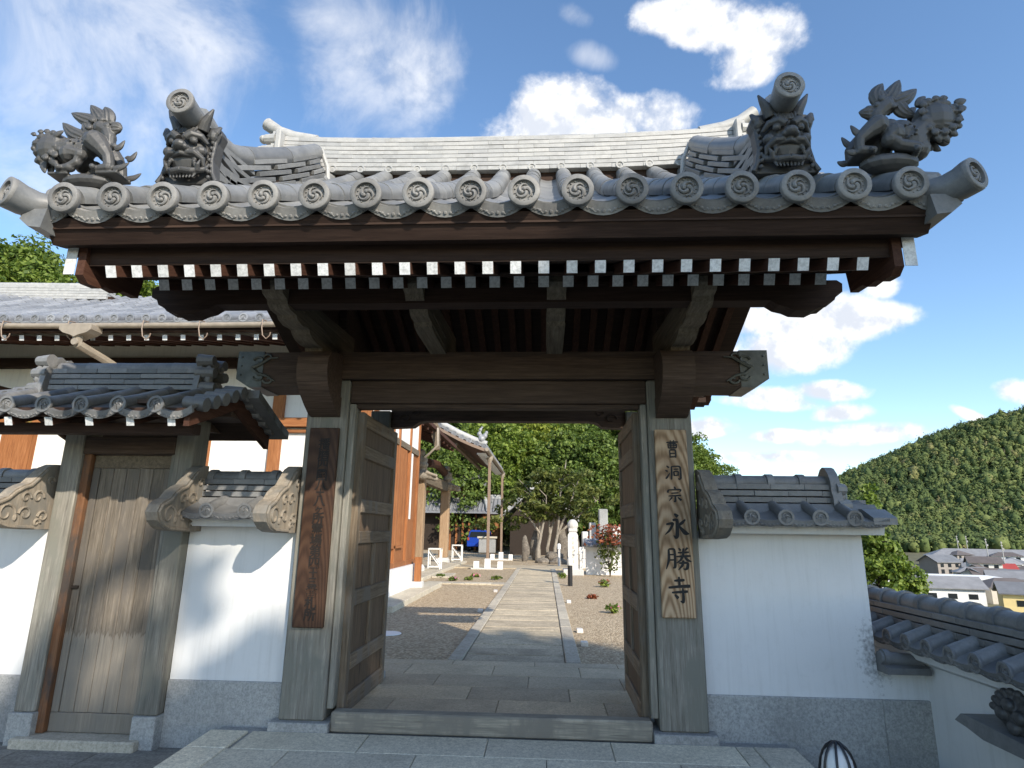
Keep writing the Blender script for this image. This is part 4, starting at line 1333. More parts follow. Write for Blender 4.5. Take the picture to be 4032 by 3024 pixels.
def oni(s):
    """demon face tile; local x across, z up, front is -y"""
    m = MB()
    plate = [(-0.20, 0.0), (-0.17, 0.05), (-0.155, 0.16), (-0.165, 0.30), (-0.185, 0.36), (-0.165, 0.41), (-0.06, 0.42), (0.06, 0.42), (0.165, 0.41), (0.185, 0.36), (0.165, 0.30), (0.155, 0.16), (0.17, 0.05), (0.20, 0.0)]
    m.prism(plate, 'y', -0.02, 0.06)
    for q in (-1, 1):
        edge = [(q * x, -0.03, z) for x, z in ((0.195, 0.005), (0.167, 0.06), (0.15, 0.16), (0.16, 0.29), (0.178, 0.35))]
        m.tube(edge, [0.016, 0.014, 0.013, 0.014, 0.018], 7)
        for k_ in range(7):
            m.ball((q * (0.150 - 0.010 * math.sin(k_ * 0.5)), -0.045, 0.03 + k_ * 0.042), (0.014, 0.014, 0.016), 7, 5)
        # horns, ears, brows, eyes, cheeks, fangs
        m.tube([(q * 0.075, -0.06, 0.36), (q * 0.095, -0.075, 0.41), (q * 0.125, -0.085, 0.455), (q * 0.15, -0.09, 0.50)], [0.040, 0.034, 0.022, 0.006], 9)
        m.tube([(q * 0.13, -0.05, 0.31), (q * 0.165, -0.055, 0.355), (q * 0.185, -0.04, 0.40)], [0.034, 0.030, 0.012], 8, flat=0.6)
        m.ball((q * 0.15, -0.05, 0.33), (0.03, 0.03, 0.045), 8, 6)
        m.tube([(q * 0.02, -0.14, 0.255), (q * 0.055, -0.135, 0.285), (q * 0.105, -0.10, 0.285), (q * 0.135, -0.07, 0.25)], [0.024, 0.027, 0.024, 0.012], 8)
        m.ball((q * 0.068, -0.12, 0.245), (0.027, 0.022, 0.022), 9, 7)
        m.ball((q * 0.105, -0.085, 0.19), (0.040, 0.035, 0.034), 9, 7)
        m.tube([(q * 0.03, -0.12, 0.165), (q * 0.08, -0.115, 0.165), (q * 0.12, -0.08, 0.135), (q * 0.125, -0.07, 0.09)], [0.020, 0.022, 0.02, 0.01], 8)
        m.tube([(q * 0.075, -0.09, 0.135), (q * 0.08, -0.105, 0.105), (q * 0.083, -0.10, 0.075)], [0.017, 0.013, 0.004], 7)
        m.tube([(q * 0.095, -0.08, 0.055), (q * 0.105, -0.10, 0.09), (q * 0.12, -0.105, 0.12)], [0.017, 0.014, 0.004], 7)
        m.tube([(0, -0.10, 0.055), (q * 0.06, -0.09, 0.05), (q * 0.12, -0.06, 0.075), (q * 0.145, -0.04, 0.12)], [0.022, 0.022, 0.018, 0.008], 8)
        for k_ in range(4):
            m.tube([(q * (0.012 + 0.024 * k_), -0.075, 0.048), (q * (0.010 + 0.020 * k_), -0.085, 0.005)], [0.011, 0.006], 6)
        for k_ in range(3):
            m.tube([(q * (0.012 + 0.02 * k_), -0.12, 0.30), (q * (0.014 + 0.022 * k_), -0.09, 0.37)], [0.011, 0.008], 6)
    m.ball((0, -0.05, 0.19), (0.125, 0.065, 0.14), 12, 9)
    m.ball((0, -0.06, 0.31), (0.095, 0.06, 0.075), 12, 8)
    m.ball((0, -0.15, 0.20), (0.042, 0.036, 0.032), 10, 7)
    m.ball((-0.032, -0.14, 0.188), (0.022, 0.024, 0.02), 8, 6)
    m.ball((0.032, -0.14, 0.188), (0.022, 0.024, 0.02), 8, 6)
    m.tube([(-0.07, -0.10, 0.15), (0, -0.13, 0.155), (0.07, -0.10, 0.15)], [0.014, 0.018, 0.014], 8)
    return fuse(m, 'demon_tile', M_orn, 0.0034)
me_oni = oni(1)
for s in (-1, 1):
    put('demon_tile', me_oni, roof_o, Matrix.Translation((s * 1.885, -1.655, 3.64)))

# ------------------------------------------------------------------ name boards on the posts
def brush(strokes, w, h, wscale, z0):
    """brush-written strokes on a 100 x 100 square, top left origin, as a raised relief (faces -y)"""
    m = MB()
    for si, st in enumerate(strokes):
        pts = []
        for (xa, ya, wa), (xb, yb, wb) in zip(st[:-1], st[1:]):
            for q in range(5):
                t = q / 5
                pts.append((xa + (xb - xa) * t, ya + (yb - ya) * t, wa + (wb - wa) * t))
        pts.append(st[-1])
        for _ in range(2):
            pts = [pts[0]] + [tuple((pts[i - 1][k_] + 2 * pts[i][k_] + pts[i + 1][k_]) / 4 for k_ in range(3)) for i in range(1, len(pts) - 1)] + [pts[-1]]
        L, Rr = [], []
        for i, (x, y, ww) in enumerate(pts):
            xa, ya = pts[max(0, i - 1)][:2]
            xb, yb = pts[min(len(pts) - 1, i + 1)][:2]
            dx, dy = xb - xa, yb - ya
            d = math.hypot(dx, dy) or 1
            ww *= wscale * (0.75 if i in (0, len(pts) - 1) else 1.0) / 2
            L.append((x - dy / d * ww, y + dx / d * ww))
            Rr.append((x + dy / d * ww, y - dx / d * ww))
        yf = -z0 - 0.00035 * si
        n = len(pts)
        P = lambda q, yy: ((q[0] / 100 - 0.5) * w, yy, (0.5 - q[1] / 100) * h)
        vs = [P(q, yf) for q in L] + [P(q, yf) for q in Rr] + [P(q, 0.004) for q in L] + [P(q, 0.004) for q in Rr]
        fs = []
        for i in range(n - 1):
            fs.append((i, i + 1, n + i + 1, n + i))
            fs.append((i, 2 * n + i, 2 * n + i + 1, i + 1))
            fs.append((n + i, n + i + 1, 3 * n + i + 1, 3 * n + i))
        fs += [(0, n, 3 * n, 2 * n), (n - 1, 3 * n - 1, 4 * n - 1, 2 * n - 1)]
        m.add(vs, fs)
    return m
G = {}
G['cao'] = [[(10, 15, 6), (50, 12, 8), (90, 12, 7)], [(37, 2, 7), (38, 42, 7)], [(60, 1, 7), (60, 42, 7)], [(20, 23, 7), (23, 46, 8)], [(20, 23, 7), (79, 21, 8), (76, 46, 8)], [(24, 33, 6), (76, 32, 6)], [(22, 45, 7), (77, 43, 7)],
            [(29, 56, 7), (32, 98, 9)], [(29, 56, 7), (71, 54, 8), (69, 98, 9)], [(32, 75, 6), (68, 74, 6)], [(32, 94, 7), (68, 92, 7)]]
G['dong'] = [[(10, 8, 5), (24, 21, 12)], [(2, 36, 5), (16, 46, 11)], [(4, 92, 9), (14, 78, 10), (28, 54, 3)], [(38, 13, 8), (38, 60, 9), (36, 97, 8)], [(38, 13, 7), (88, 10, 9), (90, 50, 9), (89, 90, 11), (80, 96, 8), (74, 88, 3)],
             [(50, 31, 7), (78, 29, 7)], [(50, 45, 7), (53, 75, 8)], [(50, 45, 7), (77, 43, 8), (74, 73, 8)], [(53, 71, 7), (74, 69, 7)]]
G['zong'] = [[(48, 0, 6), (55, 14, 12)], [(14, 20, 7), (10, 38, 10)], [(14, 21, 7), (88, 17, 10), (78, 34, 4)], [(30, 41, 7), (72, 38, 8)], [(14, 58, 7), (86, 54, 10)], [(52, 57, 8), (52, 92, 11), (41, 89, 3)], [(34, 65, 9), (16, 88, 3)], [(66, 65, 6), (86, 84, 13)]]
G['yong'] = [[(44, 2, 6), (57, 14, 14)], [(36, 27, 8), (52, 25, 10), (54, 31, 11), (53, 60, 12), (52, 88, 13), (46, 96, 10), (37, 86, 3)], [(10, 44, 7), (38, 38, 9), (33, 50, 9), (22, 68, 8), (4, 84, 2)], [(86, 24, 5), (73, 37, 11), (58, 48, 7)], [(56, 45, 5), (70, 62, 11), (84, 77, 16), (99, 80, 3)]]
G['sheng'] = [[(16, 9, 7), (16, 55, 9), (4, 96, 3)], [(16, 9, 7), (38, 7, 8), (39, 50, 8), (38, 88, 10), (29, 90, 3)], [(18, 33, 6), (37, 32, 6)], [(18, 56, 6), (37, 55, 6)], [(54, 3, 4), (61, 15, 9)], [(88, 1, 8), (78, 15, 4)], [(50, 24, 7), (92, 21, 8)], [(44, 41, 7), (98, 37, 9)],
              [(72, 4, 7), (70, 36, 9), (58, 58, 7), (42, 70, 2)], [(74, 40, 5), (85, 55, 11), (100, 63, 4)], [(53, 69, 7), (87, 66, 9), (84, 90, 10), (74, 97, 6), (69, 90, 2)], [(70, 56, 7), (66, 78, 9), (49, 99, 2)]]
G['si'] = [[(28, 15, 7), (74, 12, 10)], [(50, 0, 8), (51, 36, 10)], [(2, 41, 8), (50, 36, 9), (98, 34, 12)], [(16, 59, 7), (86, 54, 10)], [(64, 42, 7), (66, 80, 11), (64, 94, 11), (51, 90, 3)], [(28, 66, 6), (43, 80, 13)]]
bR = thing('name_board', 'pale wooden name board with bold black brush characters on the right gate post', 'sign', (1.453, -0.004, 0.862))
put('board', MB().box(-0.130, 0.130, -0.036, 0, 0, 1.466, ch=0.006).mesh('board', M_bright), bR, None, local=True)
for key, zc_, cw, ch_ in (('cao', 1.305, 0.118, 0.15), ('dong', 1.115, 0.14, 0.125), ('zong', 0.935, 0.14, 0.13), ('yong', 0.69, 0.20, 0.20), ('sheng', 0.44, 0.205, 0.175), ('si', 0.205, 0.175, 0.20)):
    put('character', brush(G[key], cw, ch_, 1.15, 0.003).mesh('character', M_black), bR, Matrix.Translation((0.01, -0.0365, zc_)), local=True)
m = MB()            # small carved seal below the last character
for i in range(2):
    for j in range(4):
        m.box(-0.035 + i * 0.036, -0.003 + i * 0.036, -0.0385, -0.03, 0.012 + j * 0.022, 0.030 + j * 0.022)
put('seal', m.mesh('seal', M_bright), bR, None, local=True)
def text_mesh(body, size, mat, name, bold=0.0):
    c = bpy.data.curves.new(name, 'FONT')
    c.body = body
    c.size = size
    c.align_x = 'CENTER'
    c.align_y = 'CENTER'
    c.extrude = 0.002
    c.offset = bold
    o = bpy.data.objects.new(name, c)
    COL.objects.link(o)
    dg = bpy.context.evaluated_depsgraph_get()
    dg.update()
    me = bpy.data.meshes.new_from_object(o.evaluated_get(dg))
    me.name = name
    bpy.data.objects.remove(o)
    bpy.data.curves.remove(c)
    me.materials.clear()
    me.materials.append(mat)
    return me
bL = thing('name_board', 'dark brown wooden board with a long column of faded characters on left gate post', 'sign', (-1.458, -0.004, 0.731))
put('board', MB().box(-0.126, 0.126, -0.036, 0, 0, 1.60, ch=0.006).mesh('board', M_brown), bL, None, local=True)
txt = "播磨四國八十八ヶ所霊場第四十三番札所"
zt = 1.50
for i, ch in enumerate(txt):
    st = 0.066 if ch in "八十ヶ三" else 0.088
    hh = 0.07 if ch in "十ヶ三" else 0.10
    me_t = text_mesh(ch, hh, M_ink2, 'character', 0.002)
    zt -= st / 2
    put('character', me_t, bL, Matrix.Translation((0.012, -0.0375, zt)) @ Matrix.Rotation(R(90), 4, 'X'), local=True)
    zt -= st / 2

# ------------------------------------------------------------------ carved scroll boards
def scroll_board(parent, x0, x1, yb, name='scroll_bracket', face=1):
    """wooden board in the y-z plane, scroll towards the viewer; carved face on the +x side if face > 0"""
    z = 1.46
    prof = [(0.10, 0.0), (-0.10, -0.005), (-0.22, 0.0), (-0.34, 0.005), (-0.43, 0.03), (-0.50, 0.08), (-0.53, 0.14), (-0.50, 0.20), (-0.44, 0.235), (-0.39, 0.25), (-0.33, 0.31), (-0.26, 0.35), (-0.20, 0.37), (-0.13, 0.44), (-0.06, 0.51), (0.02, 0.545), (0.10, 0.55)]
    o = MB().prism([(yb + a, z + b) for a, b in prof], 'x', x0, x1).build(name, M_carv, parent, 25)
    xf = x1 if face > 0 else x0
    xo = xf + (0.004 if face > 0 else -0.004)
    m = MB()
    rim = [(-0.10, 0.012), (-0.22, 0.015), (-0.34, 0.02), (-0.42, 0.045), (-0.48, 0.09), (-0.505, 0.14), (-0.48, 0.19), (-0.42, 0.215), (-0.38, 0.235), (-0.32, 0.29), (-0.25, 0.33), (-0.19, 0.35), (-0.12, 0.42), (-0.05, 0.49)]
    m.tube([(xo, yb + a, z + b) for a, b in rim], 0.013, 6)
    for cy, cz, rr, sg in ((-0.38, 0.12, 0.085, 1), (-0.20, 0.12, 0.065, -1), (-0.10, 0.26, 0.06, 1), (-0.02, 0.10, 0.055, -1), (-0.22, 0.25, 0.05, 1), (0.0, 0.40, 0.045, 1), (-0.07, 0.05, 0.035, 1)):
        pts = [(xo, yb + cy + sg * rr * (1 - a / 8.5) * math.cos(a), z + cz + rr * (1 - a / 8.5) * math.sin(a)) for a in [q * 0.5 for q in range(14)]]
        m.tube(pts, [0.012 * (1 - 0.03 * q) for q in range(14)], 6)
    m.ball((xo, yb - 0.29, z + 0.09), (0.012, 0.02, 0.03), 6, 5)
    m.build('carving', M_carv, o, 30)
    return o

# ------------------------------------------------------------------ tiled walls
me_wroll = roll_mesh('coping_roll', 0.046, 0.26, M_wtile)
me_wdisc = tomoe_mesh('coping_disc', 0.062, 0.022, M_wtile, False)
def coping(w, x0, x1, discs, ye=-0.22, yr=0.15, ze=1.60, zr=1.75, step=None, end=None, back=True):
    """tile coping along x: eave at ye, ridge at yr; discs = x positions of the front discs"""
    pitch = step or (discs[1] - discs[0])
    a = math.atan2(zr - ze - 0.02, yr - ye)
    L = math.hypot(zr - ze, yr - ye) + 0.02
    me_p = pan_mesh('coping_pan', pitch * 0.98, 0.028, L, M_wtile, 0.018, 0.032)
    for x in discs:
        o = put('coping_roll', me_wroll, w, Matrix.Translation((x, ye + 0.01, ze + 0.028)) @ Matrix.Rotation(a, 4, 'X') @ Matrix.Diagonal((1, L / 0.26, 1, 1)))
        put('coping_disc', me_wdisc, w, Matrix.Translation((x, ye - 0.005, ze + 0.025)) @ Matrix.Rotation(R(4), 4, 'X') @ Matrix.Rotation(random.uniform(0, 6), 4, 'Y'))
    xs = [discs[0] - pitch / 2] + [d + pitch / 2 for d in discs]
    for x in xs:
        if x - pitch * 0.3 > x1 + 0.06 or x + pitch * 0.3 < x0 - 0.06:
            continue
        l, r_ = max(x - pitch / 2, x0), min(x + pitch / 2, x1)
        if r_ - l < 0.05:
            continue
        Mx = Matrix.Translation(((l + r_) / 2, ye, ze + jit(0.002))) @ Matrix.Rotation(a, 4, 'X') @ Matrix.Diagonal(((r_ - l) / pitch, 1, 1, 1))
        put('coping_pan', me_p, w, Mx)
    MB().prism([(ye + 0.10, ze - 0.035), (0.42 - (ye - 0.0) * 0 , ze - 0.035), (yr + 0.12, zr), (yr - 0.12, zr - 0.01)], 'x', x0, x1).build('coping_bed', M_wtile, w)
    if back:
        m = MB()
        n = max(1, int((x1 - x0) / pitch))
        for i in range(n):
            xa = x0 + (x1 - x0) * i / n
            m.prism([(yr, zr), (yr + 0.37, ze), (yr + 0.37, ze + 0.03), (yr, zr + 0.03)], 'x', xa + 0.004, x0 + (x1 - x0) * (i + 1) / n - 0.004)
        m.build('rear_coping', M_wtile, w)
    def fn(s):
        return (s, yr, zr - 0.01), (1, 0, 0), (0, 0, 1)
    ridge(w, fn, x0, x1 if end is None else end, 0.27, 3, 0.105, 0.052, M_wtile, 0.060, 0.006, bands=True, name='coping_ridge')
def wall_body(w, x0, x1, z_top=1.52, mat=None, base=True, zb=-0.3, ex0=None, ex1=None):
    MB().box(x0, x1, 0.10, 0.32, 0.30, z_top).build('plaster', mat or M_plas, w)
    MB().prism([(-0.06, 1.502), (0.36, 1.502), (0.36, 1.60), (-0.10, 1.60), (-0.075, 1.555)], 'x', ex0 if ex0 is not None else x0, ex1 if ex1 is not None else x1).build('eave_plaster', mat or M_plas, w)
    if base:
        MB().box(x0, x1, 0.075, 0.345, zb, 0.302, ch=0.006).build('granite_base', M_gran, w)
wl_ = thing('plaster_wall', 'white plastered wall with grey tile coping between the side door and the gate', 'wall', (-2.12, 0.2, -0.2))
wall_body(wl_, -2.60, -1.645, ex0=-2.51, ex1=-1.76)
coping(wl_, -2.52, -1.69, [-2.30, -1.985], step=0.315)
scroll_board(wl_, -2.60, -2.505, 0.0)
scroll_board(wl_, -1.765, -1.665, 0.0)
wll = thing('plaster_wall', 'white plastered wall with grey tile coping running off beyond the side door', 'wall', (-4.6, 0.2, -0.2))
wall_body(wll, -5.6, -3.795, ex1=-3.925)
coping(wll, -5.6, -3.87, [-5.30, -5.0, -4.7, -4.4, -4.1], step=0.30)
scroll_board(wll, -3.93, -3.84, 0.0)
wr = thing('plaster_wall', 'white plastered wall with grey tile coping right of the gate, black mould at its lower corner', 'wall', (2.3, 0.2, -0.2))
wall_body(wr, 1.645, 2.952, mat=M_mould, ex0=1.76, ex1=3.05)
coping(wr, 1.72, 3.05, [2.0, 2.255, 2.51, 2.765], step=0.255, end=2.74)
scroll_board(wr, 1.665, 1.765, 0.0, face=-1)
MB().box(2.952, 3.40, 0.102, 0.318, 0.30, 0.50).build('low_plaster', M_mould, wr)
MB().box(2.953, 3.385, 0.077, 0.343, -0.4, 0.2995, ch=0.006).build('granite_base', M_gran, wr)
# ridge end ornament of the right wall, with scrolled sides
m = MB()
prof = [(-0.15, -0.06), (-0.15, 0.04), (-0.125, 0.10), (-0.125, 0.17), (-0.09, 0.24), (-0.045, 0.285), (0, 0.30), (0.045, 0.285), (0.09, 0.24), (0.125, 0.17), (0.125, 0.10), (0.15, 0.04), (0.15, -0.06)]
m.prism([(0.15 + a, 1.745 + b) for a, b in prof], 'x', 2.725, 2.80)
for sg in (-1, 1):
    m.tube([(2.76, 0.15 + sg * 0.115, 1.72), (2.86, 0.15 + sg * 0.10, 1.73)], [0.06, 0.05], 10)
    m.tube([(2.76, 0.15 + sg * 0.09, 1.86), (2.85, 0.15 + sg * 0.07, 1.86)], [0.06, 0.045], 10)
m.ball((2.84, 0.15, 1.80), (0.05, 0.09, 0.10), 10, 8)
m.build('ridge_end_tile', M_wtile, wr, 35)
m = MB().tube([(2.80, 0.15, 1.70), (2.93, 0.15, 1.70), (2.99, 0.15, 1.715)], [0.06, 0.065, 0.07], 12)
m.build('gable_roll', M_wtile, wr, 40)
MB().prism([(-0.22, 1.63), (-0.06, 1.70), (0.10, 1.70), (0.10, 1.655), (-0.05, 1.64), (-0.22, 1.58)], 'x', 2.90, 3.075).build('gable_end_tile', M_wtile, wr)
# filler coping between the end of the wall and the cross wall
MB().prism([(-0.04, 0.50), (0.36, 0.50), (0.36, 0.54), (0.2, 0.60), (-0.04, 0.545)], 'x', 2.955, 3.27).build('low_coping', M_wtile, wr)
MB().tube([(2.955, 0.06, 0.60), (3.26, 0.06, 0.575)], [0.05, 0.05], 10).build('low_coping_roll', M_wtile, wr, 40)
MB().tube([(2.975, 0.06, 0.60), (3.02, 0.06, 0.597)], [0.062, 0.062], 10).build('low_coping_band', M_wtile, wr, 40)

# cross wall running towards the viewer on the right, lower, with its own coping facing left
cw = thing('plaster_wall', 'low plastered wall with ringed tile ridge running out at right angles on the right', 'wall', (3.42, -1.2, -0.2))
XW = 3.30
MB().box(XW, XW + 0.26, -4.2, 1.1, -0.6, 0.64).build('plaster', M_mould, cw)
MB().prism([(XW - 0.115, 0.645), (XW - 0.10, 0.60), (XW - 0.02, 0.56), (XW + 0.26, 0.56), (XW + 0.26, 0.66), (XW - 0.115, 0.66)], 'y', -4.2, 1.1).build('eave_plaster', M_mould, cw)
me_cp = pan_mesh('coping_pan', 0.245, 0.03, 0.26, M_wtile, 0.018, 0.034)
me_cr = roll_mesh('coping_roll', 0.052, 0.24, M_wtile)
RZ = Matrix.Rotation(R(-90), 4, 'Z')
ca = R(22)
y = 0.98
while y > -4.1:
    B = Matrix.Translation((XW - 0.17, y, 0.735)) @ RZ @ Matrix.Rotation(ca, 4, 'X')
    put('coping_roll', me_cr, cw, B)
    put('coping_disc', me_wdisc, cw, Matrix.Translation((XW - 0.185, y, 0.727)) @ RZ)
    put('coping_pan', me_cp, cw, Matrix.Translation((XW - 0.185, y - 0.125, 0.70)) @ RZ @ Matrix.Rotation(ca, 4, 'X'))
    y -= 0.25
MB().prism([(XW - 0.12, 0.665), (XW + 0.40, 0.665), (XW + 0.16, 0.80), (XW + 0.06, 0.80)], 'y', -4.2, 1.1).build('coping_bed', M_wtile, cw)
def cfn(s):
    return (XW + 0.11, 1.0 - s, 0.79), (0, -1, 0), (0, 0, 1)
ridge(cw, cfn, 0.0, 5.1, 0.27, 3, 0.115, 0.052, M_wtile, 0.075, 0.004, bands=True, name='coping_ridge')
m = MB()
for i in range(20):
    y = 0.98 - i * 0.25
    m.prism([(XW + 0.20, 0.80), (XW + 0.48, 0.68), (XW + 0.48, 0.71), (XW + 0.20, 0.83)], 'y', y - 0.24, y)
m.build('rear_coping', M_wtile, cw)
# end ornament of a lower coping that butts into the cross wall
lw = thing('ridge_ornament', 'dark fan-shaped clay ridge end on a tile slab against the low cross wall', 'tile ornament', (3.2, -0.85, 0.38))
MB().prism([(-0.62, 0.40), (-0.55, 0.345), (-0.66, 0.33), (-0.80, 0.30), (-1.30, 0.30), (-1.30, 0.37), (-0.72, 0.40)], 'x', 3.08, 3.297).build('slab_tile', M_wtile, lw)
m = MB()
for k_ in range(11):
    a = R(20 + k_ * 16)
    m.tube([(3.19, -0.98, 0.44), (3.185, -0.98 + 0.19 * math.cos(a), 0.43 + 0.17 * math.sin(a))], [0.02, 0.026], 7)
    m.ball((3.18, -0.98 + 0.20 * math.cos(a), 0.43 + 0.18 * math.sin(a)), (0.026, 0.028, 0.024), 7, 5)
m.ball((3.19, -0.98, 0.47), (0.05, 0.16, 0.11), 10, 8)
for q in range(4):
    a = q * 1.5
    m.ball((3.14, -0.98 + 0.07 * math.cos(a), 0.48 + 0.06 * math.sin(a)), (0.03, 0.045, 0.04), 8, 6)
MBm = fuse(m, 'fan_ornament', M_orn, 0.006)
put('fan', MBm, lw)

# ------------------------------------------------------------------ side gate
sg = thing('side_gate', 'small tiled side gate with a weathered grey plank door beside the main gate', 'gate', (-3.19, 0.15, -0.18))
for xa, xb in ((-3.785, -3.605), (-2.775, -2.605)):
    MB().box(xa, xb, 0.0, 0.22, 0.055, 2.42, ch=0.01).build('post', M_post, sg)
    MB().box(xa - 0.01, xb + 0.012, -0.03, 0.25, -0.2, 0.055, ch=0.006).build('base_stone', M_gran, sg)
for xa, xb in ((-3.604, -3.535), (-2.815, -2.776)):
    MB().box(xa, xb, 0.03, 0.16, -0.10, 2.10, ch=0.005).build('jamb', M_jamb if xa < -3.2 else M_post, sg)
MB().box(-3.604, -2.776, 0.01, 0.18, 2.10, 2.25, ch=0.006).build('lintel', M_beam, sg)
MB().box(-3.70, -2.70, -0.10, 0.18, -0.26, -0.105, ch=0.012).build('stone_step', M_kerb, sg)
dr = MB().box(-3.533, -2.817, 0.075, 0.115, -0.10, 0.04, ch=0.004).build('door', M_plank, sg)
MB().box(-3.533, -2.817, 0.075, 0.115, 1.985, 2.095, ch=0.004).build('top_rail', M_armw, dr)
MB().box(-3.533, -3.47, 0.074, 0.115, 0.042, 1.983, ch=0.004).build('stile', M_plank, dr)
MB().box(-2.88, -2.817, 0.074, 0.115, 0.042, 1.983, ch=0.004).build('stile', M_plank, dr)
xp = [-3.468, -3.35, -3.232, -3.11, -2.995, -2.882]
for a, b in zip(xp[:-1], xp[1:]):
    MB().box(a + 0.0015, b - 0.0015, 0.084 + jit(0.002), 0.11, 0.042, 1.983, ch=0.003).build('plank', M_plank, dr)
MB().box(-3.535, -3.475, 0.055, 0.075, 0.98, 1.005, ch=0.003).build('handle', M_dark, dr)
# little roof
MB().box(-4.08, -2.28, -0.05, 0.27, 2.42, 2.56, ch=0.008).build('crossbeam', M_beam, sg)
for xa in (-3.70, -2.69):
    MB().prism([(0.55, 2.36), (0.1, 2.33), (-0.28, 2.34), (-0.36, 2.37), (-0.42, 2.40), (-0.62, 2.42), (-0.62, 2.45), (0.55, 2.52)], 'x', xa - 0.06, xa + 0.06).build('bracket_arm', M_beam, sg)
MB().box(-4.06, -2.32, -0.52, -0.41, 2.20, 2.285, ch=0.006).build('eave_purlin', M_dkx, sg)
me_sr = rafter_mesh('side_rafter', 0.055, 0.06, 0.66, M_dky)
me_sc = capm('side_rafter_cap', 0.055, 0.06)
RS = Matrix.Rotation(R(20), 4, 'X')
for i in range(6):
    x = -3.995 + i * 0.322
    o = put('rafter', me_sr, sg, Matrix.Translation((x, -0.70, 2.262)) @ RS)
    put('rafter_cap', me_sc, o, Matrix.Translation((x, -0.7005, 2.262)) @ RS)
def zq(y):
    t = min(y, -0.12 - y) + 0.75
    return 2.385 + 0.34 * t + 0.07 * t * t
m = MB()
ys2 = [-0.70, -0.54, -0.38, -0.22, -0.06]
for a, b in zip(ys2[:-1], ys2[1:]):
    m.prism([(a, zq(a) - 0.10), (b, zq(b) - 0.10), (b, zq(b) - 0.05), (a, zq(a) - 0.05)], 'x', -4.15, -2.24)
    m.prism([(-0.12 - a, zq(a) - 0.10), (-0.12 - b, zq(b) - 0.10), (-0.12 - b, zq(b) - 0.05), (-0.12 - a, zq(a) - 0.05)], 'x', -4.15, -2.24)
sroof = m.build('roof', M_soff, sg)
MB().box(-4.12, -2.26, -0.725, -0.60, 2.315, 2.365).build('fascia', M_dkx, sg)
me_srl = roll_mesh('side_roll', 0.052, 0.28, M_wtile)
me_sdc = tomoe_mesh('side_disc', 0.066, 0.024, M_wtile, False)
SP = 0.2935
for j in range(6):
    x = -3.96 + j * SP
    for i in range(5):
        y = -0.735 + i * 0.245
        a = math.atan(0.34 + 0.14 * (y + 0.75 + 0.12))
        if y > -0.15:
            continue
        put('roll_tile', me_srl, sroof, Matrix.Translation((x, y, zq(y))) @ Matrix.Rotation(a, 4, 'X'))
    put('eave_disc', me_sdc, sroof, Matrix.Translation((x, -0.762, 2.385)) @ Matrix.Rotation(random.uniform(0, 6), 4, 'Y'))
me_sp = pan_mesh('side_pan', SP * 0.97, 0.05, 0.30, M_wtile)
me_spe = pan_mesh('side_pan_eave', SP * 0.97, 0.05, 0.30, M_wtile, 0.02, 0.036)
for j in range(7):
    x = -3.96 + (j - 0.5) * SP
    for i in range(3):
        y = -0.755 + i * 0.245
        a = math.atan(0.34 + 0.14 * (y + 0.75 + 0.12))
        put('pan_tile', me_spe if i == 0 else me_sp, sroof, Matrix.Translation((x, y, zq(y) - 0.055)) @ Matrix.Rotation(a, 4, 'X'))
m = MB()
for j in range(7):
    x = -3.96 + j * SP
    for i in range(4):
        ya, yb = -0.03 + i * 0.165, 0.155 + i * 0.165
        m.prism([(ya, zq(-0.12 - ya) + 0.02), (yb, zq(-0.12 - yb) + 0.02), (yb, zq(-0.12 - yb) - 0.05), (ya, zq(-0.12 - ya) - 0.05)], 'x', x - 0.15, x + 0.13)
m.build('rear_tiles', M_wtile, sroof)["kind"] = "stuff"
def sfn(s):
    return (s, -0.06, zq(-0.06) - 0.03), (1, 0, 0), (0, 0, 1)
ridge(sroof, sfn, -3.88, -2.58, 0.27, 4, 0.12, 0.05, M_wtile, 0.06, 0.006, bands=False, name='side_ridge')
for s, xe in ((-1, -3.90), (1, -2.57)):
    m = MB()
    zz = zq(-0.06) - 0.02
    m.prism([(-0.06 + a, zz + b) for a, b in ((-0.17, -0.05), (-0.15, 0.08), (-0.13, 0.2), (-0.07, 0.29), (0, 0.32), (0.07, 0.29), (0.13, 0.2), (0.15, 0.08), (0.17, -0.05))], 'x', *sorted((xe, xe + s * 0.05)))
    for z, w in ((zz + 0.02, 0.11), (zz + 0.15, 0.09), (zz + 0.26, 0.07)):
        for q in (-1, 1):
            m.tube([(xe, -0.06 + q * 0.10, z), (xe + s * (0.06 + w), -0.06 + q * 0.09, z)], [0.06, 0.045], 10)
    for q in range(7):
        a = q * 0.9
        m.ball((xe + s * 0.10, -0.06 + 0.10 * math.cos(a), zz + 0.14 + 0.10 * math.sin(a)), (0.04, 0.04, 0.04), 7, 5)
    m.build('ridge_end_ornament', M_wtile, sroof, 35)
    xo = -4.16 if s < 0 else -2.235
    for ysd in (0, 1):
        pr = [(y_, zq(y_) - 0.17) for y_ in (-0.72, -0.5, -0.25, -0.06)] + [(y_, zq(y_) - 0.045) for y_ in (-0.06, -0.25, -0.5, -0.72)]
        if ysd:
            pr = [(-0.12 - a, b) for a, b in pr]
        MB().prism(pr, 'x', *sorted((xo, xo - s * 0.045))).build('barge_board', M_dky, sg)
    for i in range(5):
        for ysd in (0, 1):
            y = -0.64 + i * 0.135
            yy = y if not ysd else -0.12 - y
            MB().tube([(xo - s * 0.10, yy, zq(y) + 0.0), (xo + s * 0.07, yy, zq(y) - 0.02)], [0.05, 0.056], 10).build('gable_tile', M_wtile, sroof, 40)

